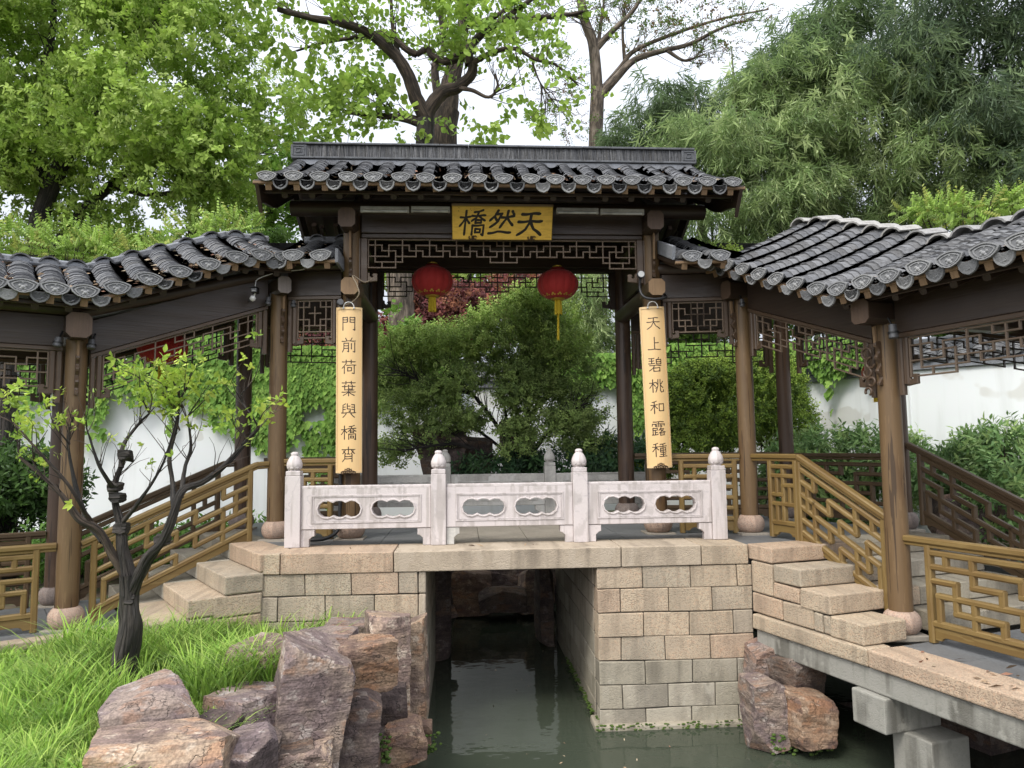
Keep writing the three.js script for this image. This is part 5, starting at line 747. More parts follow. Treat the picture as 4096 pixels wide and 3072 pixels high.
// small floodlights, camera, junctions
function spot(label, p, dir, r = 0.035, L = 0.075, lens = M.greyMetal) { const t = thing('spotlight', label, 'spotlight', [p.x, p.y, p.z], 'small dark floodlights on the columns'), d = dir.clone().normalize(), q = p.clone().addScaledVector(d, L); W(t, 'body', cyl(p, q, r * 0.75, r, 16), M.greyMetal); W(t, 'lens', cyl(q, q.clone().addScaledVector(d, 0.004), r * 0.85, r * 0.85, 16), lens); W(t, 'collar', cyl(p.clone().addScaledVector(d, L * 0.55), p.clone().addScaledVector(d, L * 0.68), r * 1.12, r * 1.12, 16), M.black); W(t, 'yoke', cyl(p.clone().addScaledVector(d, 0.02), p.clone().add(V(0, 0.06, -0.05)), 0.008, 0.008, 8), M.black); }
const nrR = [-NR[0], -NR[1]];
spot('small grey floodlight under the left lower cross beam, right of the carved bracket', P2(LU, DL, 1.62, 1.80, NL, 0.10), V(0.05, -1, 0.25));
spot('small black floodlight under the left lower cross beam, left of the carved bracket', P2(LU, DL, 1.86, 1.80, NL, 0.12), V(-0.1, -1, 0.2));
spot('small black floodlight below the cracked grey beam end, left side', P2(LU, DL, 0.14, 2.33, NL, 0.10), V(0, -1, 0.2), 0.028, 0.07);
spot('small black floodlight below the cracked grey beam end, right side', P2(LU, DL, -0.11, 2.33, NL, 0.10), V(0, -1, 0.2), 0.028, 0.07);
spot('small grey floodlight on top of the left couplet board', V(-1.60, 2.255, -0.46), V(0.35, 0.05, 1), 0.03, 0.07);
spot('round white-lensed floodlight on the right gate beam end', V(1.36, 2.545, -0.50), V(-0.1, 0.12, 1), 0.036, 0.06, M.whiteMetal);
spot('grey floodlight hanging beside the right lower column', P2(RU, DR, 1.90, 1.74, nrR, 0.14), V(0, -1, 0.1), 0.036, 0.10);
spot('small black floodlight under the beam of the right landing column, left side', P2(RU, DR, -0.12, 2.28, nrR, 0.10), V(0, -1, 0.1), 0.026, 0.07);
spot('small black floodlight under the beam of the right landing column, right side', P2(RU, DR, 0.13, 2.28, nrR, 0.10), V(0, -1, 0.1), 0.026, 0.07);
{
  const p = P2(LU, DL, 0.30, 2.36, NL, 0.20), t = thing('security_camera', 'small black security camera under the left eave with a white lamp dome below it', 'camera', [p.x, p.y, p.z]);
  const k = 0.68, bb = (x0, x1, y0, y1, z0, z1, r) => box(p.x + x0 * k, p.x + x1 * k, p.y + y0 * k, p.y + y1 * k, p.z + z0 * k, p.z + z1 * k, r), o3 = (x, y, z) => V(p.x + x * k, p.y + y * k, p.z + z * k);
  W(t, 'body', bb(-0.045, 0.045, -0.035, 0.035, -0.06, 0.07, 0.008), M.black); W(t, 'face', bb(-0.036, 0.036, -0.026, 0.026, 0.0705, 0.076, 0.001), M.greyMetal); W(t, 'hood', bb(-0.05, 0.05, 0.036, 0.044, -0.05, 0.10, 0.002), M.black); W(t, 'light_strip', bb(-0.022, 0.022, -0.012, -0.004, 0.0765, 0.079, 0.001), M.whiteMetal);
  W(t, 'ball_mount', lathe([[0.001, 0.03], [0.02, 0.022], [0.03, 0], [0.02, -0.022], [0.001, -0.03]], o3(-0.03, -0.105, 0)), M.whiteMetal); W(t, 'arm', cyl(o3(-0.02, -0.1, 0), o3(0, -0.03, 0), 0.008, 0.008, 10), M.whiteMetal); W(t, 'bracket', cyl(o3(-0.02, -0.1, 0), P2(LU, DL, 0.3, p.y - 0.07, NL, -0.02), 0.01, 0.01, 10), M.greyMetal);
  solo('cable', 'thin pale cable looping from the security camera up to the eave', 'cable', tube([V(p.x, p.y + 0.04, p.z), V(p.x + 0.02, p.y + 0.12, p.z - 0.02), V(p.x + 0.20, p.y + 0.21, p.z - 0.10), V(p.x + 0.42, p.y + 0.24, p.z - 0.12), V(p.x + 0.5, p.y + 0.32, p.z - 0.16)], 0.005, 0.005, 6, 24), M.whiteMetal);
}
solo('cable', 'pale cable wrapped round the left gate beam end', 'cable', tube([V(-1.30, 2.52, -0.56), V(-1.36, 2.46, -0.44), V(-1.46, 2.51, -0.37), V(-1.42, 2.42, -0.36), V(-1.40, 2.33, -0.38), V(-1.47, 2.27, -0.44), V(-1.54, 2.24, -0.46)], 0.006, 0.006, 6, 30), std({ color: col(0.3, 0.24, 0.17), roughness: 0.7 }));
solo('cable', 'thick black cable looped under the right gate beam end', 'cable', tube([V(1.36, 2.55, -0.5), V(1.33, 2.40, -0.42), V(1.36, 2.31, -0.38), V(1.46, 2.285, -0.365), V(1.58, 2.31, -0.40), V(1.60, 2.36, -0.5)], 0.014, 0.014, 8, 30), M.black);
solo('conduit', 'black ribbed conduit curving from the left gate column base to the deck', 'cable', tube([V(-1.59, 0.62, -0.56), V(-1.59, 0.30, -0.54), V(-1.60, 0.10, -0.50), V(-1.70, 0.03, -0.42), V(-1.86, 0.018, -0.40)], 0.018, 0.018, 8, 40), M.black);
// ---------------------------------------------------------------- rocks: blocks cut by planes, then weathered
function rockGeo(seed, w, h, d, o = {}) {
  const q = rng(seed), planes = [], add = (x, y, z, k) => planes.push([V(x, y, z).normalize(), k]), j = o.jit ?? 0.22, s = () => (q() * 2 - 1) * j;
  for (const [x, y, z] of [[1, 0, 0], [-1, 0, 0], [0, 1, 0], [0, -1, 0], [0, 0, 1], [0, 0, -1]]) add(x + (x ? 0 : s()), y + (y ? 0 : s() * (o.top ?? 1)), z + (z ? 0 : s()), 0.80 + 0.16 * q());
  for (let i = 0; i < (o.cuts ?? 9); i++) { const c = [q() * 2 - 1, q() * 2 - 0.8, q() * 2 - 1]; add(...c, (0.82 + 0.30 * q()) * (0.95 + 0.14 * (Math.abs(c[0]) + Math.abs(c[1]) + Math.abs(c[2])) / Math.hypot(...c))); }
  let g = new THREE.IcosahedronGeometry(1, o.detail ?? 22); g.deleteAttribute('uv'); g.deleteAttribute('normal'); g = mergeVertices(g, 1e-4);
  const p = g.attributes.position, v = V(0, 0, 0);
  for (let i = 0; i < p.count; i++) {
    v.fromBufferAttribute(p, i); let r = 2; for (const [n, k] of planes) { const c = v.dot(n); if (c > 0.01) r = Math.min(r, k / c); } v.multiplyScalar(r);
    v.set(v.x * w / 2, v.y * h / 2, v.z * d / 2);
    const f = 9.0, a = 0.013, nx = noise3(v.x * f + seed, v.y * f, v.z * f) - 0.5, ny = noise3(v.x * f, v.y * f + seed, v.z * f + 7) - 0.5, nz = noise3(v.x * f + 13, v.y * f, v.z * f + seed) - 0.5, sa = v.y * 1.0 + v.x * 0.35 + 0.10 * noise3(v.x * 3 + seed, v.y * 3, v.z * 3), sl = sa * 13 + seed, lf = sl - Math.floor(sl), st = 0.014 * (hash(Math.floor(sl), seed, 3) * (1 - step2(0.85, 1, lf)) + hash(Math.floor(sl) + 1, seed, 3) * step2(0.85, 1, lf) - 0.5) * (0.4 + 0.9 * noise3(v.x * 5, v.y * 5 + seed, v.z * 5)) + 0.006 * (noise3(v.x * 40, v.y * 40 + seed, v.z * 40) - 0.5);
    v.x += a * nx + st; v.y += a * ny + st * 0.6; v.z += a * nz + st; p.setXYZ(i, v.x, v.y, v.z);
  }
  return toCreasedNormals(g, 0.30);
}
function rock(label, px, py, depth, w, h, d, o = {}) {
  const c = o.world ?? at(px, py, depth), g = rockGeo(o.seed ?? Math.floor(R() * 9999), w, h, d, o);
  g.applyMatrix4(new THREE.Matrix4().compose(V(0, 0, 0), new THREE.Quaternion().setFromEuler(new THREE.Euler(o.rx ?? 0, o.ry ?? 0, o.rz ?? 0, 'YXZ')), V(1, 1, 1))); boxUV(g, R() * 6); g.translate(c.x, c.y, c.z);
  return solo('rock', label, 'rock', g, rocks[o.m ?? 0]);
}
// edge stones of the lawn, from the front left to the bridge
rock('wide tan and rust slab lying lowest at front left, cut by the bottom edge', 345, 1662, 3.55, 0.74, 0.36, 0.46, { seed: 11, ry: 0.05, rz: -0.06, m: 2, top: 0.5, cuts: 6 });
rock('light purple grey boulder with slanted top behind the wide front slab', 308, 1552, 3.95, 0.42, 0.32, 0.46, { seed: 23, ry: 0.5, rz: 0.26, rx: -0.1, m: 1, cuts: 6, top: 0.6 });
rock('small flat brown stone between the purple boulder and the big upright rock', 462, 1595, 4.0, 0.28, 0.22, 0.3, { seed: 37, m: 3, top: 0.4, rz: -0.1 });
rock('low dark stone with broken edge beside the fallen leaves', 525, 1545, 4.3, 0.42, 0.32, 0.42, { seed: 41, ry: -0.5, rz: 0.15, m: 1 });
rock('red brown stone at the foot of the big upright rock, left side', 545, 1618, 4.1, 0.30, 0.26, 0.34, { seed: 45, ry: 0.3, m: 3 });
rock('pale grey flat stone right of the wide front slab, at the bottom edge', 525, 1645, 3.72, 0.32, 0.28, 0.36, { seed: 53, ry: -0.3, rz: -0.12, m: 1, top: 0.5 });
rock('tan boulder with flat sunlit top, bordering the grass', 572, 1440, 4.85, 0.42, 0.38, 0.46, { seed: 61, ry: -0.35, rx: 0.15, m: 2 });
rock('big upright purple and rust rock with leaning ridged face, tallest of the bank', 660, 1530, 4.42, 0.42, 0.80, 0.46, { seed: 72, ry: 0.45, rz: -0.16, m: 0, jit: 0.16, cuts: 6 });
rock('flat pale purple slab laid across the top of the upright rock', 700, 1388, 4.92, 0.46, 0.17, 0.42, { seed: 83, rz: -0.03, ry: -0.2, m: 1, top: 0.3 });
rock('brown block with dark wet right side jutting out over the bank', 782, 1432, 4.72, 0.40, 0.36, 0.36, { seed: 97, ry: 0.32, rz: 0.03, m: 4, jit: 0.14, cuts: 6 });
rock('tall dark rock streaked with white below the jutting block', 755, 1575, 4.58, 0.40, 0.66, 0.40, { seed: 101, ry: 0.25, m: 3, jit: 0.14, cuts: 5 });
rock('flat purple stone on the grass against the abutment', 762, 1362, 5.6, 0.44, 0.16, 0.30, { seed: 113, m: 1, top: 0.3 });
rock('tall tan rock face behind the jutting block', 838, 1440, 5.35, 0.34, 0.86, 0.40, { seed: 127, ry: 0.2, m: 2, jit: 0.12, cuts: 5 });
rock('flat upright slab leaning on the corner of the left abutment', 893, 1440, 5.72, 0.24, 0.84, 0.34, { seed: 131, rz: 0.05, m: 2, jit: 0.1, cuts: 5 });
rock('dark rock in the gap under the tall tan face', 835, 1560, 5.15, 0.36, 0.60, 0.36, { seed: 137, m: 3 });
rock('brown stone with mossy foot standing in the water', 868, 1597, 5.0, 0.30, 0.30, 0.34, { seed: 149, ry: 0.25, rz: 0.12, m: 4 });
rock('small brown stone at the water beside the left passage wall', 917, 1582, 5.35, 0.12, 0.18, 0.2, { seed: 151, m: 4 });
rock('pale broken stone at the bottom edge below the upright rock', 655, 1652, 4.15, 0.38, 0.24, 0.32, { seed: 163, ry: 0.3, m: 2 });
rock('dark stone under the upright rock at the bottom edge', 600, 1672, 4.15, 0.5, 0.36, 0.4, { seed: 166, m: 3 });
rock('dark rock under water level at the foot of the bank', 760, 1665, 4.75, 0.5, 0.4, 0.5, { seed: 167, m: 3 });
// right of the right abutment, under the walkway
rock('upright tan rock with rust top at the right foot of the abutment', 1655, 1535, 5.72, 0.34, 0.52, 0.34, { seed: 171, ry: -0.15, m: 0, jit: 0.16 });
rock('reddish block with mossy foot at the water under the walkway', 1738, 1548, 5.62, 0.34, 0.44, 0.38, { seed: 183, ry: 0.2, m: 4, jit: 0.16 });
rock('broken purple brown rock above the two blocks, below the walkway edge', 1712, 1462, 5.95, 0.36, 0.42, 0.4, { seed: 191, ry: 0.4, rz: 0.2, m: 3 });
rock('grey rock wedged in the corner of the right abutment', 1645, 1440, 6.1, 0.26, 0.4, 0.3, { seed: 193, m: 1 });
rock('dark rock in the shade deep below the walkway', 1900, 1600, 6.6, 0.9, 0.8, 0.5, { seed: 197, m: 3 });
// seen through the passage
rock('dark rock wall at the left of the water passage', 940, 1320, 8.4, 0.42, 1.3, 0.7, { seed: 201, m: 3 });
rock('brown boulder at left across the pond, seen through the passage', 1015, 1275, 10.4, 0.62, 0.66, 0.6, { seed: 211, m: 4 });
rock('flat dark ledge stone at the middle of the far bank, seen through the passage', 1085, 1292, 10.1, 0.72, 0.32, 0.5, { seed: 221, m: 3, top: 0.3 });
rock('pale mottled boulder above the ledge, seen through the passage', 1095, 1245, 10.7, 0.85, 0.55, 0.5, { seed: 223, m: 0 });
rock('brown rock at right across the pond, seen through the passage', 1160, 1275, 10.3, 0.5, 0.7, 0.5, { seed: 227, m: 2 });
rock('dark upright rock at the right of the water passage', 1178, 1310, 8.9, 0.22, 1.1, 0.5, { seed: 229, m: 3 });
rock('small pale stone at the water on the left of the passage', 973, 1322, 8.6, 0.14, 0.16, 0.16, { seed: 231, m: 2 });
rock('dark bank rock behind the boulders across the pond', 1085, 1262, 11.3, 2.6, 1.2, 0.6, { seed: 233, m: 3 });
// garden rocks under the bush
rock('dark hollow garden rock left of the bush trunk', 950, 985, 9.9, 0.62, 0.85, 0.5, { seed: 241, m: 3, jit: 0.4 });
rock('dark garden rock in the middle under the bush', 1020, 1000, 10.1, 0.5, 0.7, 0.5, { seed: 243, m: 3, jit: 0.4 });
rock('dark garden rock right of the bush trunk', 1120, 975, 10.3, 0.45, 0.9, 0.4, { seed: 247, m: 3, jit: 0.4 });
rock('dark mossy rock behind the far railing of the right stair', 2085, 1105, 8.0, 0.9, 0.5, 0.6, { seed: 251, m: 3 });
// moss at the water line of the bank, leaves on the ground
{ const l = []; for (const [px, py, d, n] of [[812, 1612, 4.75, 26], [925, 1600, 5.3, 14], [1690, 1600, 5.6, 30], [1770, 1600, 5.6, 18]]) { const c = at(px, py, d); for (let i = 0; i < n * 3; i++) { const s = rr(0.006, 0.016), g = new THREE.IcosahedronGeometry(s, 1); g.scale(1.2, 0.8, 1); g.translate(c.x + rr(-0.10, 0.10), c.y + rr(-0.09, 0.07), c.z + rr(-0.03, 0.05)); l.push(boxUV(g)); } } solo('moss', 'bright green moss on the rocks along the water line', 'moss', merge(l), M.moss, null, 'stuff'); }
{ const s = []; for (let i = 0; i < 70; i++) s.push(at(rr(415, 560), rr(1520, 1600), rr(4.0, 4.5))); for (let i = 0; i < 60; i++) { const p = at(265, 1480, 4.75); s.push(V(p.x + rr(-0.3, 0.35), 0, p.z + rr(-0.3, 0.3))); } for (const p of s) p.y = lawnY(p.x, p.z) + 0.01 + 0.02 * R(); for (let i = 0; i < 220; i++) { const p = P2(LU, DL, rr(1.6, 4), -0.62, NL, rr(-1.5, -2.6)); p.y += 0.03; s.push(p); } const m = litter(null, 'leaf_litter', s, 0.03, 0.07); tag(m, 'dry brown leaves scattered on the lawn and behind the left railing', 'leaves'); }
{ const s = []; for (let i = 0; i < 42; i++) { const p = P2(OR, DR, rr(0.98, 2.6), -0.568, IN, Math.pow(R(), 1.4) * 0.5); s.push(p); } for (let i = 0; i < 8; i++) s.push(P2([0, 0.1], [1, 0], rr(-1.5, 2), 0.006)); const m = litter(null, 'leaf_litter', s, 0.025, 0.10); tag(m, 'dry narrow bamboo leaves on the granite edge of the walkway', 'leaves'); }
{ const s = []; for (let i = 0; i < 70; i++) s.push(V(rr(-0.6, 2.6), WATER + 0.004, rr(-2.2, 3))); const m = litter(null, 'floating_leaves', s, 0.012, 0.035); tag(m, 'tiny yellow leaves floating on the pond', 'leaves'); }

// ---------------------------------------------------------------- garden wall with tiled coping
{
  const t = thing('garden_wall', 'long white plastered garden wall with grey tile coping behind the galleries', 'wall', [0, -0.6, -5]);
  const pts = [[-10.5, -4.2], [-5.5, -4.9], [-1.0, -5.05], [4.3, -5.15], [5.05, -4.3], [5.45, -2.7], [6.35, -1.6], [8.6, 0.4]];
  for (let i = 0; i < pts.length - 1; i++) {
    const [a, b] = [pts[i], pts[i + 1]], l = Math.hypot(b[0] - a[0], b[1] - a[1]), d = [(b[0] - a[0]) / l, (b[1] - a[1]) / l], n = [-d[1], d[0]];   // n points towards the garden
    W(t, 'plaster_face', planBox(a, d, n, -0.03, l + 0.03, -0.8, 1.80, -0.28, 0, 0.004), M.plaster);
    W(t, 'grey_band', planBox(a, d, n, -0.05, l + 0.05, 1.803, 1.90, -0.32, 0.045, 0.006), M.ridgeMortar);
    W(t, 'ridge', planBox(a, d, n, -0.05, l + 0.05, 2.12, 2.22, -0.22, -0.06, 0.02), M.ridge);
    const rowsN = Math.floor(l / 0.19), rest = [];
    for (let r = 0; r < rowsN; r++) for (let k = 0; k < 5; k++) { const p = P2(a, d, (r + 0.5) * 0.19, 1.925 + k * 0.05, n, 0.08 - k * 0.05), z = V(n[0], 0, n[1]), x = V(0, 0, 0).crossVectors(V(0, 1, 0), z); const m = basis(p, x, V(0, 1, 0), z).multiply(new THREE.Matrix4().makeRotationX(0.62)); const g = coverGeo[r % 3].clone().applyMatrix4(m); rest.push(g); if (k === 0) rest.push(endPlate.clone().applyMatrix4(basis(p.clone().add(V(0, 0.015, 0)), x, V(0, 1, 0), z))); }
    const slope = planBox(a, d, n, -0.05, l + 0.05, -0.01, 0.01, -0.16, 0.16, 0.004); slope.translate(-(a[0]), 0, -(a[1])); W(t, 'coping_bed', planBox(a, d, n, -0.05, l + 0.05, 1.905, 2.10, -0.26, -0.02, 0.01), M.ridge);
    W(t, 'coping_tiles', merge(rest), tiles[i % 3], 'stuff');
  }
}

// ---------------------------------------------------------------- leaves
function leafShape(L, w, kind = 0) {        // a leaf along +y, folded at the midrib, tip drooping
  const P = kind === 1 ? [[0, 0], [0.55, 0.12], [1, 0.35], [0.85, 0.6], [0.35, 0.86], [0, 1]] : kind === 2 ? [[0, 0], [0.7, 0.2], [1, 0.45], [0.8, 0.75], [0, 1]] : kind === 3 ? [[0, 0], [0.55, 0.05], [1, 0.42], [0.42, 0.52], [0.5, 0.70], [0, 1]] : [[0, 0], [0.75, 0.25], [1, 0.45], [0.5, 0.8], [0, 1]];
  const pos = [], pt = (x, y) => [x * w / 2, y * L, -0.16 * L * y * y + 0.22 * Math.abs(x) * w / 2];
  for (const s of [-1, 1]) for (let i = 0; i < P.length - 1; i++) { const a = pt(0, P[i][1]), b = pt(P[i][0] * s, P[i][1]), c = pt(P[i + 1][0] * s, P[i + 1][1]), d = pt(0, P[i + 1][1]); if (i > 0) pos.push(...a, ...(s > 0 ? b : c), ...(s > 0 ? c : b)); if (i < P.length - 2) pos.push(...a, ...(s > 0 ? c : d), ...(s > 0 ? d : c)); }
  const g = new THREE.BufferGeometry(); g.setAttribute('position', new THREE.Float32BufferAttribute(pos, 3)); g.computeVertexNormals(); return g;
}
const bare = (l) => mergeGeometries(l.map((g) => { const q = g.index ? g.toNonIndexed() : g; for (const k of Object.keys(q.attributes)) if (k !== 'position' && k !== 'normal') q.deleteAttribute(k); return q; }));
const eul = (x, y, z) => new THREE.Matrix4().makeRotationFromEuler(new THREE.Euler(x, y, z, 'YXZ'));
// sprigs grow along +y from the origin; leaves hang as their kind does
function sprig(seed, n, len, L, w, kind, spread, droop) {
  const q = rng(seed), out = [];
  for (let i = 0; i < n; i++) { const t = n > 1 ? i / (n - 1) : 1, a = i * 2.4 + q(), s = 0.75 + 0.5 * q(); const g = leafShape(L * s, w * s, kind); g.applyMatrix4(eul(-(spread + (q() - 0.5) * 0.6), 0, 0)); g.applyMatrix4(eul(0, a, 0)); g.applyMatrix4(eul(droop * (q() * 0.8 + 0.2), 0, (q() - 0.5) * 0.5)); g.translate((q() - 0.5) * len * 0.35, (0.1 + 0.9 * t) * len, (q() - 0.5) * len * 0.35); out.push(g); }
  const st = new THREE.CylinderGeometry(len * 0.006, len * 0.012, len, 3, 1, true); st.translate(0, len / 2, 0); out.push(st); return bare(out);
}
function pinnate(pairs, len, L, w) { const out = []; for (let i = 0; i <= pairs; i++) for (const s of i === pairs ? [0] : [-1, 1]) { const g = leafShape(L * (0.8 + 0.2 * Math.sin(i / pairs * 3)), w, 0); g.applyMatrix4(eul(-1.2, 0, 0)); g.applyMatrix4(eul(0.0, 0, 0)); if (s) g.applyMatrix4(new THREE.Matrix4().makeRotationZ(-s * 1.1)); const t = (i + 1) / (pairs + 1); g.translate(0, t * len, -0.35 * len * t * t); out.push(g); } const st = new THREE.CylinderGeometry(0.0015, 0.003, len * 0.9, 3, 1, true); st.translate(0, len * 0.42, -0.03 * len); out.push(st); return bare(out); }
const SP = {
  camphor: [sprig(1, 12, 0.26, 0.105, 0.062, 0, 1.2, 1.2), sprig(2, 12, 0.26, 0.10, 0.06, 0, 1.4, 1.4)],
  heart: [sprig(3, 7, 0.30, 0.115, 0.095, 1, 1.5, 1.7), sprig(4, 6, 0.26, 0.11, 0.095, 1, 1.7, 1.9)],
  box: [sprig(5, 18, 0.13, 0.030, 0.019, 2, 0.9, 0.3), sprig(6, 16, 0.15, 0.028, 0.018, 2, 1.0, 0.3)],
  bamboo: [sprig(7, 13, 0.24, 0.17, 0.021, 0, 0.55, 0.25), sprig(8, 12, 0.22, 0.16, 0.019, 0, 0.7, 0.25)],
  nandina: [sprig(9, 14, 0.22, 0.085, 0.026, 0, 1.0, 0.7), sprig(10, 12, 0.20, 0.08, 0.024, 0, 1.2, 0.8)],
  maple: [sprig(11, 12, 0.18, 0.065, 0.03, 0, 1.4, 1.2)],
  sumac: [pinnate(6, 0.30, 0.085, 0.034), pinnate(5, 0.26, 0.08, 0.032)],
  plum: [sprig(12, 6, 0.10, 0.064, 0.033, 0, 0.9, 0.9), sprig(13, 5, 0.09, 0.058, 0.030, 0, 1.1, 1.1)],
  fine: [sprig(14, 16, 0.3, 0.06, 0.035, 0, 1.2, 1.2)],
};
// scatter sprigs: spots are [position, outward direction, scale]
function crown(parent, name, kind, spots, palette, mat = LEAF, o = {}) {
  const gs = SP[kind], per = gs.map(() => []); spots.forEach((s, i) => per[i % gs.length].push(s)); const og = origin.get(parent), up = V(0, 1, 0), q = new THREE.Quaternion(), q2 = new THREE.Quaternion(), mm = new THREE.Matrix4(), cc = new THREE.Color();
  per.forEach((list, k) => {
    if (!list.length) return; const im = new THREE.InstancedMesh(gs[k], mat, list.length);
    list.forEach(([p, d, s], i) => { q.setFromUnitVectors(up, d); q2.setFromAxisAngle(up, R() * 6.283); q.multiply(q2); mm.compose(p.clone().sub(og), q, V(s, s, s)); im.setMatrixAt(i, mm); const a = palette[Math.floor(R() * palette.length)], v = rr(0.75, 1.25); cc.setRGB(a[0] * v, a[1] * v, a[2] * v); im.setColorAt(i, cc); });
    im.castShadow = im.receiveShadow = true; im.name = name; im.userData.kind = 'stuff'; parent.add(im);
  });
}
// points in a cloud of ellipsoids, thinned by noise so that gaps remain
function cloud(blobs, n, o = {}) {
  const { gap = 0.42, f = 1.1, up = 0.15, shell = 0.5, droop = 0, s0 = 0.8, s1 = 1.25, test } = o, out = []; const vol = blobs.map((b) => b[1].x * b[1].y * b[1].z), tot = vol.reduce((a, b) => a + b, 0);
  blobs.forEach(([c, r], bi) => { const m = Math.round(n * vol[bi] / tot); let guard = 0; for (let i = 0; i < m && guard < m * 6; guard++) { const d = V(R() * 2 - 1, R() * 2 - 1, R() * 2 - 1); if (d.lengthSq() > 1 || d.lengthSq() < 0.001) continue; d.normalize(); const k = shell + (1 - shell) * Math.cbrt(R()), p = V(c.x + d.x * r.x * k, c.y + d.y * r.y * k, c.z + d.z * r.z * k); if (noise3(p.x * f + 3, p.y * f + 7, p.z * f) < gap * R() * 1.6 + gap * 0.35) continue; if (test && !test(p)) continue; out.push([p, V(d.x + rr(-0.7, 0.7), d.y * 0.6 + up - droop + rr(-0.6, 0.6), d.z + rr(-0.7, 0.7)).normalize(), rr(s0, s1)]); i++; } });
  return out;
}
// breaks a crown of big ellipsoids up into many small leafy clumps
function clumps(B, n, r0, r1, flat = 0.7, shell = 0.55) { const out = [], vol = B.map((b) => Math.pow(b[1].x * b[1].y * b[1].z, 0.72)), tot = vol.reduce((a, b) => a + b, 0); B.forEach(([c, r], i) => { const m = Math.max(1, Math.round(n * vol[i] / tot)); for (let k = 0; k < m; k++) { let d; do d = V(R() * 2 - 1, R() * 2 - 1, R() * 2 - 1); while (d.lengthSq() > 1 || d.lengthSq() < 0.01); d.normalize(); const q = shell + (1 - shell) * Math.sqrt(R()), s = rr(r0, r1); out.push([V(c.x + d.x * r.x * q, c.y + d.y * r.y * q, c.z + d.z * r.z * q), V(s * rr(0.9, 1.3), s * flat, s * rr(0.8, 1.1))]); } }); return out; }
const blob = (px, py, d, rx, ry, rz = rx) => { const k = d / 1579.4; return [at(px, py, d), V(rx * k, ry * k, rz * k)]; };   // centre at a point of the view, radii in metres from its scale
const path = (d, ...pp) => pp.map(([x, y, e]) => at(x, y, d + (e ?? 0)));
const GREEN = { fresh: [[0.30, 0.44, 0.07], [0.35, 0.49, 0.09], [0.24, 0.37, 0.055], [0.40, 0.52, 0.13]], mid: [[0.15, 0.26, 0.05], [0.19, 0.31, 0.06], [0.11, 0.21, 0.04]], dark: [[0.035, 0.07, 0.018], [0.045, 0.085, 0.02], [0.03, 0.055, 0.018]], bam: [[0.23, 0.32, 0.12], [0.29, 0.38, 0.15], [0.17, 0.25, 0.09], [0.35, 0.43, 0.19]], bamDark: [[0.11, 0.165, 0.085], [0.15, 0.21, 0.10], [0.085, 0.13, 0.07], [0.20, 0.28, 0.13]], lime: [[0.27, 0.40, 0.07], [0.23, 0.36, 0.06], [0.32, 0.45, 0.10], [0.27, 0.40, 0.09], [0.36, 0.40, 0.10]], box: [[0.22, 0.31, 0.09], [0.28, 0.39, 0.11], [0.36, 0.47, 0.15], [0.16, 0.235, 0.07]], ivy: [[0.17, 0.32, 0.055], [0.22, 0.38, 0.07], [0.13, 0.26, 0.045], [0.27, 0.43, 0.09]], red: [[0.24, 0.075, 0.06], [0.19, 0.055, 0.06], [0.32, 0.13, 0.07], [0.14, 0.05, 0.05]], nand: [[0.16, 0.28, 0.09], [0.21, 0.33, 0.11], [0.12, 0.22, 0.07], [0.26, 0.37, 0.12]] };
const wood = (t, name, mat, ...tubes) => W(t, name, merge(tubes), mat);
// twigs running out from a limb, for bare and leafy branch ends
function twigs(limb, n, len, r, o = {}) { const c = new THREE.CatmullRomCurve3(limb), out = [], tips = []; for (let i = 0; i < n; i++) { const t = (o.t0 ?? 0.3) + (1 - (o.t0 ?? 0.3)) * R(), p = c.getPoint(t), d = c.getTangent(t).add(V(rr(-0.9, 0.9), rr(-0.6, 0.9) + (o.up ?? 0), rr(-0.9, 0.9))).normalize(), L = len * rr(0.5, 1.3); const m = p.clone().addScaledVector(d, L * 0.5).add(V(rr(-0.1, 0.1) * L, rr(-0.12, 0.12) * L, rr(-0.1, 0.1) * L)), e = p.clone().addScaledVector(d, L).add(V(rr(-0.2, 0.2) * L, rr(-0.25, 0.2) * L + (o.sag ?? 0) * L, rr(-0.2, 0.2) * L)); out.push(tube([p, m, e], r, r * 0.3, 4, 4)); tips.push([p, m, e]); } return [out, tips]; }

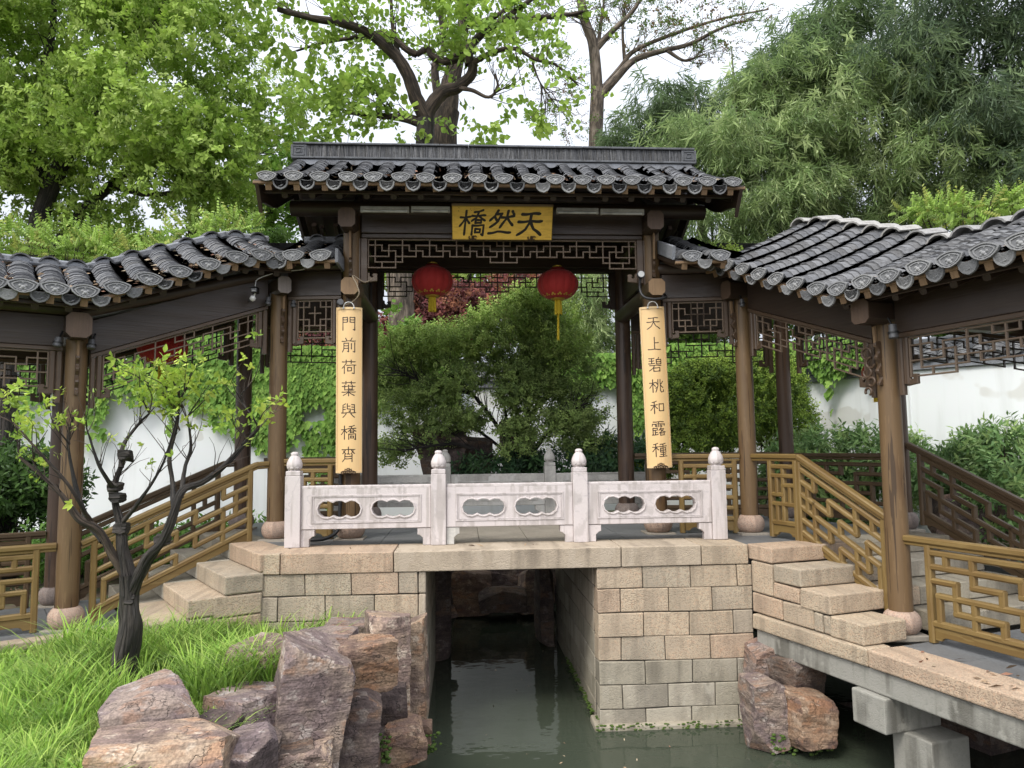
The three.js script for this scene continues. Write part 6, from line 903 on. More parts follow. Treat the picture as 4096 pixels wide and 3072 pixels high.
// ---------------------------------------------------------------- trees
// lush round tree at left
{
  const t = thing('camphor_tree', 'large leafy light green tree filling the upper left corner', 'tree', (() => { const p = at(60, 900, 13); return [p.x, -0.3, p.z]; })());
  const b = at(60, 900, 13), tr = [V(b.x, -0.4, b.z), at(75, 560, 13), at(105, 420, 13), at(150, 320, 13)], l2 = [at(60, 620, 13), at(170, 470, 13.2), at(240, 400, 13.4), at(330, 330, 13.2), at(420, 250, 13)], l3 = [at(105, 420, 13), at(70, 250, 13.2), at(110, 90, 13.3), at(120, -60, 13.3)], l4 = [at(150, 320, 13), at(240, 200, 12.6), at(330, 60, 12.6), at(380, -60, 12.6)], l5 = [at(240, 400, 13.4), at(330, 420, 13.1), at(430, 400, 12.9), at(520, 350, 12.8)], l6 = [at(0, 640, 13), at(-60, 420, 13.2), at(-90, 200, 13)];
  wood(t, 'trunk', M.barkBlack, tube(tr, 0.24, 0.13, 12, 24, 0.2)); const tw = [l2, l3, l4, l5].flatMap((l) => twigs(l, 10, 0.9, 0.016)[0]); wood(t, 'limbs', M.barkBlack, tube(l2, 0.15, 0.04, 8), tube(l3, 0.12, 0.04, 8), tube(l4, 0.10, 0.03, 8), tube(l5, 0.07, 0.02, 8), tube(l6, 0.11, 0.03, 8), ...tw);
  const B = [blob(120, 60, 13, 250, 190, 170), blob(360, 110, 12.6, 170, 170, 150), blob(450, 240, 12.5, 115, 150, 120), blob(300, 250, 12.3, 170, 130, 130), blob(90, 270, 12.8, 170, 130, 130), blob(460, 380, 12.6, 95, 90, 100), blob(330, 380, 12.4, 120, 70, 100), blob(-80, 250, 13, 150, 220, 150), blob(-120, -100, 13, 250, 200, 180), blob(280, -120, 13, 260, 130, 180), blob(30, 400, 13.2, 130, 80, 100), blob(400, 440, 13.2, 90, 40, 80), blob(230, 470, 13.6, 130, 50, 80)];
  crown(t, 'crown', 'camphor', cloud(clumps(B, 210, 0.42, 0.80, 0.72), 13500, { gap: 0.22, f: 1.6, up: -0.1, shell: 0.35, s0: 0.6, s1: 0.95 }), GREEN.fresh);
}
// bare dark tree with heart-shaped leaves behind the ridge
{
  const t = thing('catalpa_tree', 'dark forked tree with crooked limbs and sparse heart shaped leaves above the ridge', 'tree', (() => { const p = at(915, 800, 14); return [p.x, -0.3, p.z]; })()), D = 14, b = at(915, 800, D);
  const L = [[V(b.x, -0.4, b.z), at(916, 500, D), at(917, 320, D), at(920, 258, D)], path(D, [920, 262], [925, 240], [955, 200], [985, 190], [1015, 165], [1020, 138], [1005, 122], [960, 133], [930, 118], [925, 105], [900, 118]), path(D, [1015, 140], [1012, 120], [1025, 90, .2], [1055, 60, .3], [1090, 40, .4], [1200, -40, .6]), path(D, [920, 255], [900, 215, -.1], [880, 160, -.2], [850, 115, -.3], [800, 75, -.4], [740, 50, -.5], [680, 40, -.6], [600, 20, -.6]), path(D, [900, 118], [880, 108], [845, 80, .1], [810, 72, .2], [770, 80, .2], [700, 92, .3], [640, 110, .4]), path(D, [880, 160, -.2], [862, 120, .1], [850, 70, .3], [845, 0, .4], [850, -60, .4]), path(D, [918, 272], [880, 258], [830, 250, .1], [790, 248, .1], [740, 240, .2]), path(D, [985, 190], [1020, 195, -.2], [1055, 210, -.3], [1075, 190, -.3], [1070, 160, -.3]), path(D, [1015, 140], [1060, 115, -.2], [1110, 105, -.4], [1160, 130, -.5], [1200, 140, -.5], [1250, 185, -.5]), path(D, [920, 262], [870, 245], [830, 235]), path(D, [1150, 135, -.5], [1165, 175, -.5], [1185, 205, -.5], [1210, 240, -.5])];
  wood(t, 'trunk', M.barkBlack, tube(L[0], 0.22, 0.17, 12, 20, 0.2)); const tw = L.slice(1).map((l, i) => twigs(l, i < 5 ? 20 : 14, 0.75, 0.011)); wood(t, 'limbs', M.bark, tube(L[1], 0.15, 0.055, 10, 60, 0.3), tube(L[2], 0.10, 0.03, 8, 40), tube(L[3], 0.15, 0.045, 10, 50, 0.25), tube(L[4], 0.07, 0.02, 8, 40), tube(L[5], 0.07, 0.02, 8), tube(L[6], 0.09, 0.04, 8), tube(L[7], 0.05, 0.02, 7), tube(L[8], 0.06, 0.015, 7), tube(L[9], 0.05, 0.02, 7), tube(L[10], 0.02, 0.008, 6), ...tw.flatMap((x) => x[0]));
  const spots = []; tw.forEach(([, tips], i) => tips.forEach(([p, m, e]) => { const n = R() < 0.55 ? 2 : 1; for (let k = 0; k < n; k++) { const q = k ? m.clone().lerp(e, R()) : e; spots.push([q.clone().add(V(rr(-.08, .08), rr(-.08, .08), rr(-.08, .08))), V(rr(-1, 1), rr(-0.5, 0.8), rr(-1, 1)).normalize(), rr(0.7, 1.2)]); } }));
  const B = [blob(700, 170, D, 130, 90, 80), blob(660, 250, D - 1, 110, 50, 70), blob(850, 40, D, 200, 50, 90), blob(760, 215, D - .5, 120, 50, 70), blob(1010, 50, D, 110, 70, 80), blob(1100, 20, D, 120, 40, 80), blob(1070, 270, D, 110, 40, 60), blob(800, 280, D - .5, 130, 30, 60), blob(1150, 120, D, 70, 50, 60), blob(600, 60, D, 60, 80, 60), blob(620, 330, D - 1, 90, 60, 60)]; spots.push(...cloud(B, 560, { gap: 0.5, f: 1.4, shell: 0.1 }));
  crown(t, 'crown', 'heart', spots, [[0.26, 0.39, 0.06], [0.32, 0.45, 0.08], [0.21, 0.33, 0.05]]);
}
// thick brown trunk behind it
{
  const D = 16.5, b = at(958, 800, D), t = thing('old_tree', 'thick brown trunk right behind the dark forked tree', 'tree', [b.x, -0.3, b.z]);
  const l0 = [V(b.x, -0.4, b.z), at(960, 500, D), at(958, 300, D), at(965, 240, D)], l1 = path(D, [965, 245], [972, 190], [985, 130], [1000, 60], [1010, -40]), l2 = path(D, [960, 250], [945, 200], [940, 140], [960, 100], [950, 20], [948, -60]), l3 = path(D, [985, 130], [1060, 60], [1130, 40], [1210, 35], [1260, 25]), l4 = path(D, [1000, 60], [1080, 30], [1150, -30]);
  wood(t, 'trunk', M.bark, tube(l0, 0.40, 0.30, 14, 24, 0.2)); const tw = [l1, l2, l3, l4].map((l) => twigs(l, 22, 1.0, 0.013)); wood(t, 'limbs', M.bark, tube(l1, 0.26, 0.09, 10, 30, 0.2), tube(l2, 0.12, 0.04, 8), tube(l3, 0.11, 0.04, 8), tube(l4, 0.08, 0.03, 8), ...tw.flatMap((x) => x[0]));
  const spots = []; tw.forEach(([, tips]) => tips.forEach(([p, m, e]) => spots.push([e, V(rr(-1, 1), rr(-.5, .8), rr(-1, 1)).normalize(), rr(0.7, 1.1)]))); crown(t, 'crown', 'heart', spots, [[0.22, 0.34, 0.05], [0.27, 0.39, 0.06]]);
}
// slender tree at right
{
  const D = 17, b = at(1285, 800, D), t = thing('slender_tree', 'slender grey tree forking high above the right end of the ridge', 'tree', [b.x, -0.3, b.z]);
  const L = [[V(b.x, -0.4, b.z), at(1284, 500, D), at(1286, 320, D), at(1290, 210, D)], path(D, [1290, 215], [1287, 150], [1280, 90], [1262, 40], [1250, -40]), path(D, [1290, 215], [1330, 170], [1370, 130], [1430, 110], [1490, 95], [1560, 60], [1630, 40]), path(D, [1283, 110], [1320, 70], [1370, 20], [1400, -40]), path(D, [1290, 205], [1320, 170, .5], [1345, 140, .5], [1370, 110, .5], [1450, 75, .5], [1560, 40, .5], [1660, 20, .5]), path(D, [1262, 40], [1220, 30], [1160, 45], [1110, 70]), path(D, [1440, 108], [1475, 130], [1500, 125], [1520, 100]), path(D, [1290, 110], [1300, 40, .3], [1310, -40, .3]), path(D, [1350, 140, .5], [1345, 70, .5], [1350, 10, .5])];
  wood(t, 'trunk', M.barkGrey, tube(L[0], 0.21, 0.16, 12, 20, 0.12)); const tw = L.slice(1).map((l, i) => twigs(l, 26, 0.9, 0.010)); wood(t, 'limbs', M.barkGrey, tube(L[1], 0.15, 0.10, 10), tube(L[2], 0.11, 0.02, 8, 40), tube(L[3], 0.09, 0.03, 8), tube(L[4], 0.08, 0.02, 8, 40), tube(L[5], 0.05, 0.02, 7), tube(L[6], 0.05, 0.015, 7), tube(L[7], 0.06, 0.02, 7), tube(L[8], 0.05, 0.02, 7), ...tw.flatMap((x) => x[0]));
  const spots = []; tw.forEach(([, tips]) => tips.forEach(([p, m, e]) => { for (let k = 0; k < 2; k++) spots.push([m.clone().lerp(e, R()), V(rr(-1, 1), rr(-.8, .6), rr(-1, 1)).normalize(), rr(0.5, 0.9)]); }));
  spots.push(...cloud([blob(1500, 30, D, 160, 50, 60), blob(1380, 60, D, 90, 50, 60), blob(1560, 80, D, 80, 40, 50), blob(1210, 170, D, 60, 80, 60), blob(1220, 250, D, 70, 60, 60)], 420, { gap: 0.5, f: 1.4, shell: 0.1, s0: 0.5, s1: 0.9 }));
  crown(t, 'crown', 'fine', spots, [[0.10, 0.17, 0.03], [0.13, 0.21, 0.035], [0.16, 0.10, 0.04]]);
}
// bamboo
function bamboo(label, culms, B, n, pal, o = {}) {
  const c = B[0][0], t = thing('bamboo_grove', label, 'bamboo', [c.x, -0.3, c.z]);
  for (const cu of culms) W(t, 'culm', tube(cu, 0.045, 0.012, 8, 24), std({ color: col(0.20, 0.24, 0.10), map: barkT, roughness: 0.5 }));
  crown(t, 'foliage', 'bamboo', cloud(clumps(B, Math.round(n / 38), 0.28, 0.55, 0.8, 0.45), Math.round(n * 0.85), { gap: 0.2, f: 1.8, up: -1.5, shell: 0.25, ...o }), pal);
}
const culm = (px, d, top, lean) => { const a = at(px, 900, d), b = at(px + lean * 0.3, (900 + top) / 2, d), c = at(px + lean, top, d); return [V(a.x, -0.4, a.z), b, c]; };
bamboo('broad light green bamboo mass behind the right gallery roof', [culm(1620, 12, 100, -40), culm(1740, 12, 60, 30), culm(1560, 12.5, 200, -60), culm(1900, 12, 100, 20)], [blob(1760, 330, 12, 260, 110, 120), blob(1850, 230, 12.3, 250, 120, 120), blob(1690, 240, 12.4, 130, 90, 100), blob(1560, 330, 12.2, 130, 60, 90), blob(1640, 420, 11.8, 150, 60, 90), blob(1480, 310, 12.6, 90, 60, 80), blob(1530, 450, 11.8, 60, 50, 60), blob(2050, 380, 11.6, 200, 90, 110), blob(1850, 430, 11.8, 180, 50, 90), blob(1500, 540, 12, 110, 60, 70), blob(1660, 500, 12, 120, 60, 70)], 7400, GREEN.bam);
bamboo('tall dark bamboo at the upper right corner', [culm(2050, 11.5, -80, 40), culm(2160, 11.5, -80, 30), culm(1960, 12, -60, -30)], [blob(2120, 120, 11, 160, 190, 110), blob(2010, 60, 11.5, 120, 130, 100), blob(2190, 330, 11, 110, 120, 90), blob(1900, 110, 12.3, 90, 80, 80), blob(2200, -60, 11, 260, 150, 120), blob(2300, 200, 11, 150, 250, 120)], 4200, GREEN.bamDark);
bamboo('drooping bamboo top against the sky left of the broad mass', [culm(1430, 13.5, 170, -10), culm(1400, 13.5, 230, -20)], [blob(1440, 220, 13.5, 55, 60, 45), blob(1420, 290, 13.5, 80, 50, 55), blob(1390, 330, 13.5, 70, 35, 50), blob(1520, 250, 13.5, 50, 70, 50)], 1100, [[0.11, 0.17, 0.075], [0.15, 0.22, 0.09], [0.09, 0.14, 0.06]], { gap: 0.3 });
bamboo('bamboo top rising at the middle right with a visible culm', [culm(1760, 12.6, 20, 10), culm(1800, 12.8, 60, -10)], [blob(1750, 90, 12.6, 80, 80, 70), blob(1720, 170, 12.6, 100, 60, 70), blob(1830, 50, 12.8, 80, 60, 60), blob(1660, 200, 12.8, 60, 50, 60)], 1700, [[0.13, 0.20, 0.08], [0.18, 0.26, 0.10], [0.09, 0.14, 0.06]], { gap: 0.3 });
bamboo('bamboo seen through the gate at right of the bush', [culm(1265, 13, 500, 6), culm(1295, 13, 500, 3), culm(1310, 12.6, 500, -4)], [blob(1270, 640, 13, 70, 70, 50), blob(1290, 720, 12.8, 50, 60, 50)], 620, GREEN.bam);
// trees beyond the wall seen under the roofs
function backTree(label, B, n, kind, pal, trunkPx, d) { const c = B[0][0], t = thing('tree', label, 'tree', [c.x, -0.3, c.z]); const a = at(trunkPx, 900, d); wood(t, 'trunk', M.bark, tube([V(a.x, -0.4, a.z), at(trunkPx + 8, 760, d), at(trunkPx - 4, 600, d), at(trunkPx, 420, d)], 0.17, 0.10, 10, 16, 0.2)); crown(t, 'crown', kind, cloud(B, n, { gap: 0.42, f: 1.3, shell: 0.35 }), pal); return t; }
backTree('dark red maple behind the bush, left, under the lantern', [blob(960, 670, 13, 110, 55, 70), blob(880, 720, 12.8, 60, 50, 60), blob(840, 760, 12.6, 50, 60, 50)], 1700, 'maple', GREEN.red, 940, 13);
backTree('dark red maple behind the bush, right of the first', [blob(1130, 640, 13.4, 100, 45, 70), blob(1060, 690, 13.2, 80, 50, 60), blob(690, 730, 13, 60, 60, 60)], 1400, 'maple', GREEN.red, 1130, 13.4);
backTree('light green tree behind the maples, seen through the gate lattice', [blob(1030, 620, 15.5, 90, 45, 70), blob(900, 590, 15.5, 80, 50, 70), blob(1180, 620, 15.5, 90, 50, 70), blob(1050, 540, 15.5, 200, 60, 80)], 900, 'camphor', GREEN.fresh, 1010, 15.5);
{ const D = 12.4, b = at(870, 900, D), t = thing('tree', 'rough grey tree trunk seen through the gate at left, behind the red maple', 'tree', [b.x, -0.3, b.z]); wood(t, 'trunk', M.barkGrey, tube([V(b.x, -0.4, b.z), at(868, 720, D), at(862, 560, D), at(866, 400, D)], 0.24, 0.21, 14, 24, 0.25)); crown(t, 'crown', 'heart', cloud([blob(840, 690, 11.6, 45, 35, 40), blob(690, 690, 13.5, 80, 40, 50)], 150, { gap: 0.35, shell: 0.2, s0: 0.6, s1: 0.9 }), [[0.13, 0.27, 0.035], [0.16, 0.3, 0.04]]); }
backTree('mid green trees above the wall behind the left gallery', [blob(250, 620, 15, 300, 110, 90), blob(560, 620, 15, 160, 110, 90), blob(60, 760, 14, 160, 100, 80), blob(430, 740, 14, 130, 60, 70), blob(640, 720, 14, 130, 60, 70)], 3900, 'camphor', GREEN.mid, 420, 15);
backTree('mid green trees above the wall behind the right gallery', [blob(1550, 650, 15, 180, 110, 90), blob(1850, 640, 15, 250, 110, 90), blob(2150, 640, 14, 200, 110, 90)], 3200, 'camphor', GREEN.mid, 1520, 15);
backTree('distant pale green tree between the big left tree and the ridge', [blob(590, 360, 18, 70, 90, 70), blob(560, 440, 18, 110, 60, 80)], 800, 'heart', [[0.18, 0.32, 0.05], [0.15, 0.27, 0.04]], 585, 18);
{ const b = at(14, 1010, 8.6), t = thing('tree', 'dark rough trunk at the left edge before the white wall', 'tree', [b.x, -0.5, b.z]); wood(t, 'trunk', M.barkBlack, tube([V(b.x, -0.7, b.z), at(14, 920, 8.6), at(12, 760, 8.6), at(8, 660, 8.6)], 0.15, 0.10, 14, 24, 0.2)); }

// ---------------------------------------------------------------- bush in the garden, seen through the gate
{
  const D = 10.1, b = at(1130, 1020, D), t = thing('boxwood_bush', 'large spreading small leaved bush framed by the gate, with dark crooked stems', 'bush', [b.x, -0.2, b.z]);
  const L = [path(D, [1130, 1030], [1135, 960], [1140, 900], [1150, 830], [1160, 770]), path(D, [1130, 1010], [1100, 960], [1060, 900, -.2], [1020, 850, -.3], [960, 790, -.4]), path(D, [1125, 1015], [1060, 985, -.3], [990, 960, -.5], [920, 965, -.6], [870, 975, -.6]), path(D, [1135, 1000], [1170, 950, -.3], [1210, 900, -.5], [1270, 870, -.6]), path(D, [1125, 1010], [1060, 950, .3], [980, 900, .4], [900, 860, .5]), path(D, [1140, 900], [1200, 840, .2], [1240, 760, .2]), path(D, [1100, 960], [1090, 880, .2], [1070, 800, .3], [1050, 730, .3]), path(D, [1020, 850, -.3], [930, 830, -.5], [860, 800, -.6])];
  const tw = L.map((l) => twigs(l, 26, 0.5, 0.007)); wood(t, 'stems', M.barkBlack, ...L.map((l, i) => tube(l, i < 4 ? 0.045 : 0.03, 0.010, 7, 24, 0.3)), ...tw.flatMap((x) => x[0]));
  const B = [blob(1130, 745, D, 120, 60, 75), blob(990, 775, D, 120, 60, 80), blob(885, 800, D, 70, 70, 75), blob(1220, 800, D, 95, 75, 75), blob(1040, 850, D - .3, 170, 70, 70), blob(1190, 890, D - .3, 110, 70, 70), blob(880, 880, D - .2, 80, 75, 60), blob(1150, 690, D, 60, 30, 50), blob(980, 920, D - .4, 110, 40, 55), blob(860, 965, D - .3, 45, 35, 40), blob(1250, 945, D - .4, 60, 35, 50), blob(1110, 950, D - .5, 60, 35, 45)];
  crown(t, 'crown', 'box', cloud(clumps(B, 135, 0.12, 0.26, 0.55, 0.35), 7000, { gap: 0.24, f: 3, up: 0.45, shell: 0.25 }), GREEN.box, LEAFTHICK);
  const top = [blob(1130, 705, D - .1, 120, 40, 70), blob(970, 740, D - .2, 115, 35, 70), blob(875, 770, D - .2, 65, 40, 60), blob(1230, 755, D - .2, 75, 45, 60), blob(1150, 665, D, 50, 22, 50)]; crown(t, 'young_shoots', 'box', cloud(clumps(top, 60, 0.12, 0.22, 0.6, 0.6), 2400, { gap: 0.2, f: 3, up: 0.8, shell: 0.3 }), [[0.31, 0.43, 0.11], [0.37, 0.48, 0.13], [0.26, 0.38, 0.09]], LEAFTHICK);
}
function shrub(name, label, cat, kind, B, n, pal, o = {}) { const c = B[0][0], t = thing(name, label, cat, [c.x, c.y - B[0][1].y, c.z]); const st = []; for (let i = 0; i < (o.stems ?? 10); i++) { const [bc, br] = B[i % B.length], a = V(bc.x + rr(-.3, .3) * br.x, c.y - B[0][1].y * 1.2, bc.z + rr(-.3, .3) * br.z), e = V(bc.x + rr(-.7, .7) * br.x, bc.y + rr(0, .7) * br.y, bc.z + rr(-.5, .5) * br.z); st.push(tube([a, a.clone().lerp(e, 0.5).add(V(rr(-.05, .05), 0, 0)), e], 0.012, 0.005, 5, 8)); } wood(t, 'stems', M.bark, ...st).userData.kind = 'stuff'; crown(t, 'foliage', kind, cloud(B, n, { gap: 0.42, f: 2.0, up: 0.5, shell: 0.5, ...o }), pal, o.mat ?? LEAF); return t; }
shrub('clipped_bush', 'dense rounded yellow green bush behind the right couplet and column', 'bush', 'box', [blob(1540, 880, 10.2, 110, 95, 85), blob(1620, 850, 10.4, 110, 95, 85), blob(1480, 960, 10, 60, 60, 55), blob(1400, 1000, 10.2, 60, 40, 50), blob(1690, 910, 10.4, 60, 80, 60)], 8200, [[0.24, 0.35, 0.05], [0.30, 0.41, 0.07], [0.18, 0.28, 0.04], [0.11, 0.18, 0.035]], { mat: LEAFTHICK, shell: 0.6 });
shrub('nandina_shrub', 'feathery green shrub behind the back rail of the right landing', 'shrub', 'nandina', [blob(1800, 1010, 9.6, 130, 62, 70), blob(1900, 1000, 9.3, 90, 60, 60), blob(1740, 1060, 9.6, 100, 70, 60), blob(1850, 1090, 9.2, 120, 60, 50)], 1300, GREEN.nand);
shrub('nandina_shrub', 'tall feathery shrub at the right edge before the white wall', 'shrub', 'nandina', [blob(2140, 1020, 8.2, 90, 65, 60), blob(2185, 985, 8.2, 70, 55, 50), blob(2060, 1060, 8.3, 70, 55, 50), blob(2200, 1090, 7.8, 100, 80, 50)], 1150, GREEN.nand);
shrub('nandina_shrub', 'low dark green shrub under the bush, behind the back balustrade', 'shrub', 'nandina', [blob(1080, 1020, 9.8, 110, 22, 30), blob(1240, 1015, 9.8, 90, 25, 30), blob(1330, 1000, 10, 70, 40, 35)], 650, [[0.05, 0.12, 0.05], [0.07, 0.15, 0.05]]);
shrub('round_shrub', 'round dark green shrub at the left edge behind the dark rail', 'shrub', 'nandina', [blob(40, 1075, 8.4, 110, 80, 70), blob(-40, 1100, 8.2, 110, 90, 70)], 1700, [[0.055, 0.12, 0.02], [0.075, 0.16, 0.025], [0.04, 0.09, 0.018]]);
shrub('low_plants', 'low green plants on the bed behind the left stair rail', 'plant', 'nandina', [blob(560, 1165, 9.5, 160, 20, 60), blob(330, 1190, 9, 130, 25, 60), blob(100, 1200, 8, 150, 30, 60)], 800, [[0.09, 0.2, 0.03], [0.12, 0.24, 0.04]]);
// seedlings growing over the roofs
function seedling(label, p, B, n) { const t = thing('sumac_sapling', label, 'sapling', [p.x, p.y, p.z]); const st = []; for (const [c, r] of B) for (let i = 0; i < 5; i++) { const e = V(c.x + rr(-.7, .7) * r.x, c.y + rr(-.3, .7) * r.y, c.z + rr(-.5, .5) * r.z); st.push(tube([V(lerp(p.x, e.x, .5), p.y, p.z), V(lerp(p.x, e.x, .8), lerp(p.y, e.y, .5), lerp(p.z, e.z, .6)), e], 0.012, 0.004, 5, 8)); } wood(t, 'stems', M.bark, ...st).userData.kind = 'stuff'; crown(t, 'foliage', 'sumac', cloud(B, n, { gap: 0.35, f: 1.6, up: 0.35, shell: 0.3, s0: 0.5, s1: 0.85 }), GREEN.lime); }
seedling('pale green sapling with feathered leaves over the far left roof', at(120, 640, 9.2), [blob(40, 535, 9.0, 110, 24, 50), blob(180, 540, 9.0, 110, 24, 50), blob(120, 505, 9.2, 90, 14, 40), blob(300, 552, 8.8, 60, 14, 30)], 520);
seedling('small pale sapling among the roof tiles left of the gate', at(440, 580, 9.2), [blob(430, 510, 9.3, 80, 20, 40), blob(370, 540, 9.0, 60, 14, 30), blob(500, 492, 9.4, 60, 20, 40)], 240);
seedling('pale green sapling with feathered leaves over the far right roof', at(2100, 560, 8.8), [blob(2080, 455, 8.6, 110, 22, 45), blob(2170, 435, 8.4, 70, 22, 40), blob(1990, 458, 8.8, 60, 10, 30), blob(2190, 475, 8.2, 60, 16, 30)], 400);
{ const c = eR(-0.1, 2.78), p = c.clone().add(V(0.25, 0.02, -0.5)), t = thing('weed', 'tuft of yellow green weed in the roof valley at right', 'weed', [p.x, p.y, p.z]); crown(t, 'foliage', 'box', cloud([[p, V(0.34, 0.10, 0.2)], [p.clone().add(V(0.2, 0.03, -0.2)), V(0.25, 0.08, 0.2)]], 260, { gap: 0.3, up: 0.9, shell: 0.2, s0: 0.7, s1: 1.2 }), [[0.25, 0.34, 0.05], [0.2, 0.3, 0.05]]); }

// ---------------------------------------------------------------- climbing vines
const ivyLeaf = [leafShape(0.115, 0.115, 3), leafShape(0.13, 0.12, 3)];
function ivy(label, base, patches) {
  const t = thing('climbing_vine', label, 'vine', [base.x, base.y, base.z]), og = origin.get(t), list = [[], []];
  for (const [a, b, y0, y1, n, bulge, hang, ragged] of patches) for (let i = 0; i < n; i++) { const u = R(), low = y0 + (ragged ?? 0) * (noise3(u * 9, 5, n) - 0.3) * 1.8, y = lerp(low, y1, Math.sqrt(R())), d = V(b.x - a.x, 0, b.z - a.z), nrm = V(-d.z, 0, d.x).normalize(); if (nrm.z < 0) nrm.negate(); const p = a.clone().addScaledVector(d, u); p.y = y; const bl = bulge * (0.35 + noise3(p.x * 2.2, p.y * 2.2, 4)) * (0.4 + 0.6 * (y - low) / (y1 - low)); p.addScaledVector(nrm, 0.03 + bl + 0.03 * R()); const down = V(rr(-.35, .35), -1, rr(-.2, .2)).addScaledVector(nrm, 0.30 + hang * R()); list[i % 2].push([p, down.normalize(), nrm, rr(0.75, 1.2)]); }
  list.forEach((l, k) => { const im = new THREE.InstancedMesh(ivyLeaf[k], LEAF, l.length), mm = new THREE.Matrix4(); l.forEach(([p, y, nrm, s], i) => { const x = V(0, 0, 0).crossVectors(y, nrm).normalize().applyAxisAngle(y, rr(-0.5, 0.5)), z = V(0, 0, 0).crossVectors(x, y); mm.makeBasis(x.multiplyScalar(s), y.clone().multiplyScalar(s), z.multiplyScalar(s)).setPosition(p.clone().sub(og)); im.setMatrixAt(i, mm); const c = GREEN.ivy[Math.floor(R() * 4)], v = rr(0.8, 1.25); im.setColorAt(i, col(c[0] * v, c[1] * v, c[2] * v)); }); im.name = 'leaves'; im.userData.kind = 'stuff'; im.castShadow = im.receiveShadow = true; t.add(im); });
}
const wz = -4.98;
ivy('ivy curtain covering the white wall behind the left gallery and couplet', V(-3.5, 1, wz), [[V(-4.9, 0, wz + 0.06), V(-4.0, 0, wz), 1.2, 2.65, 1100, 0.10, 0.3, 0.5], [V(-4.1, 0, wz), V(-3.2, 0, wz), 0.75, 2.65, 1700, 0.14, 0.3, 0.55], [V(-3.3, 0, wz), V(-2.0, 0, wz), 1.0, 2.45, 2600, 0.16, 0.2, 0.45], [V(-4.0, 0, wz), V(-2.1, 0, wz), 0.35, 1.3, 650, 0.05, 0.3, 0.9], [V(-2.0, 0, wz), V(-0.5, 0, wz), 1.5, 2.4, 1200, 0.14, 0.3, 0.4], [V(-7, 0, wz + 0.3), V(-4.8, 0, wz + 0.1), 1.55, 2.4, 800, 0.14, 0.3, 0.5]]);
ivy('ivy strands hanging on the white wall behind the left lower column', V(-6.3, 1, -4.75), [[V(-6.2, 0, -4.72), V(-5.75, 0, -4.8), 0.75, 2.1, 230, 0.05, 0.3, 0.3], [V(-7.3, 0, -4.6), V(-6.6, 0, -4.68), 0.9, 2.0, 160, 0.05, 0.4, 0.6]]);
ivy('ivy hanging over the tile coping behind the right gallery', V(3.0, 1.8, wz), [[V(0.9, 0, wz - 0.1), V(2.4, 0, wz - 0.12), 1.65, 2.35, 900, 0.14, 0.5, 0.3], [V(2.1, 0, wz - 0.1), V(2.6, 0, wz - 0.1), 0.85, 2.0, 260, 0.05, 0.3, 0.3], [V(2.4, 0, wz - 0.1), V(4.4, 0, wz - 0.14), 1.6, 2.5, 1700, 0.16, 0.5, 0.4], [V(4.3, 0, -5.1), V(5.05, 0, -4.25), 1.5, 2.45, 700, 0.16, 0.5, 0.5], [V(5.05, 0, -4.25), V(5.45, 0, -2.7), 1.62, 2.4, 1000, 0.16, 0.5, 0.55]]);

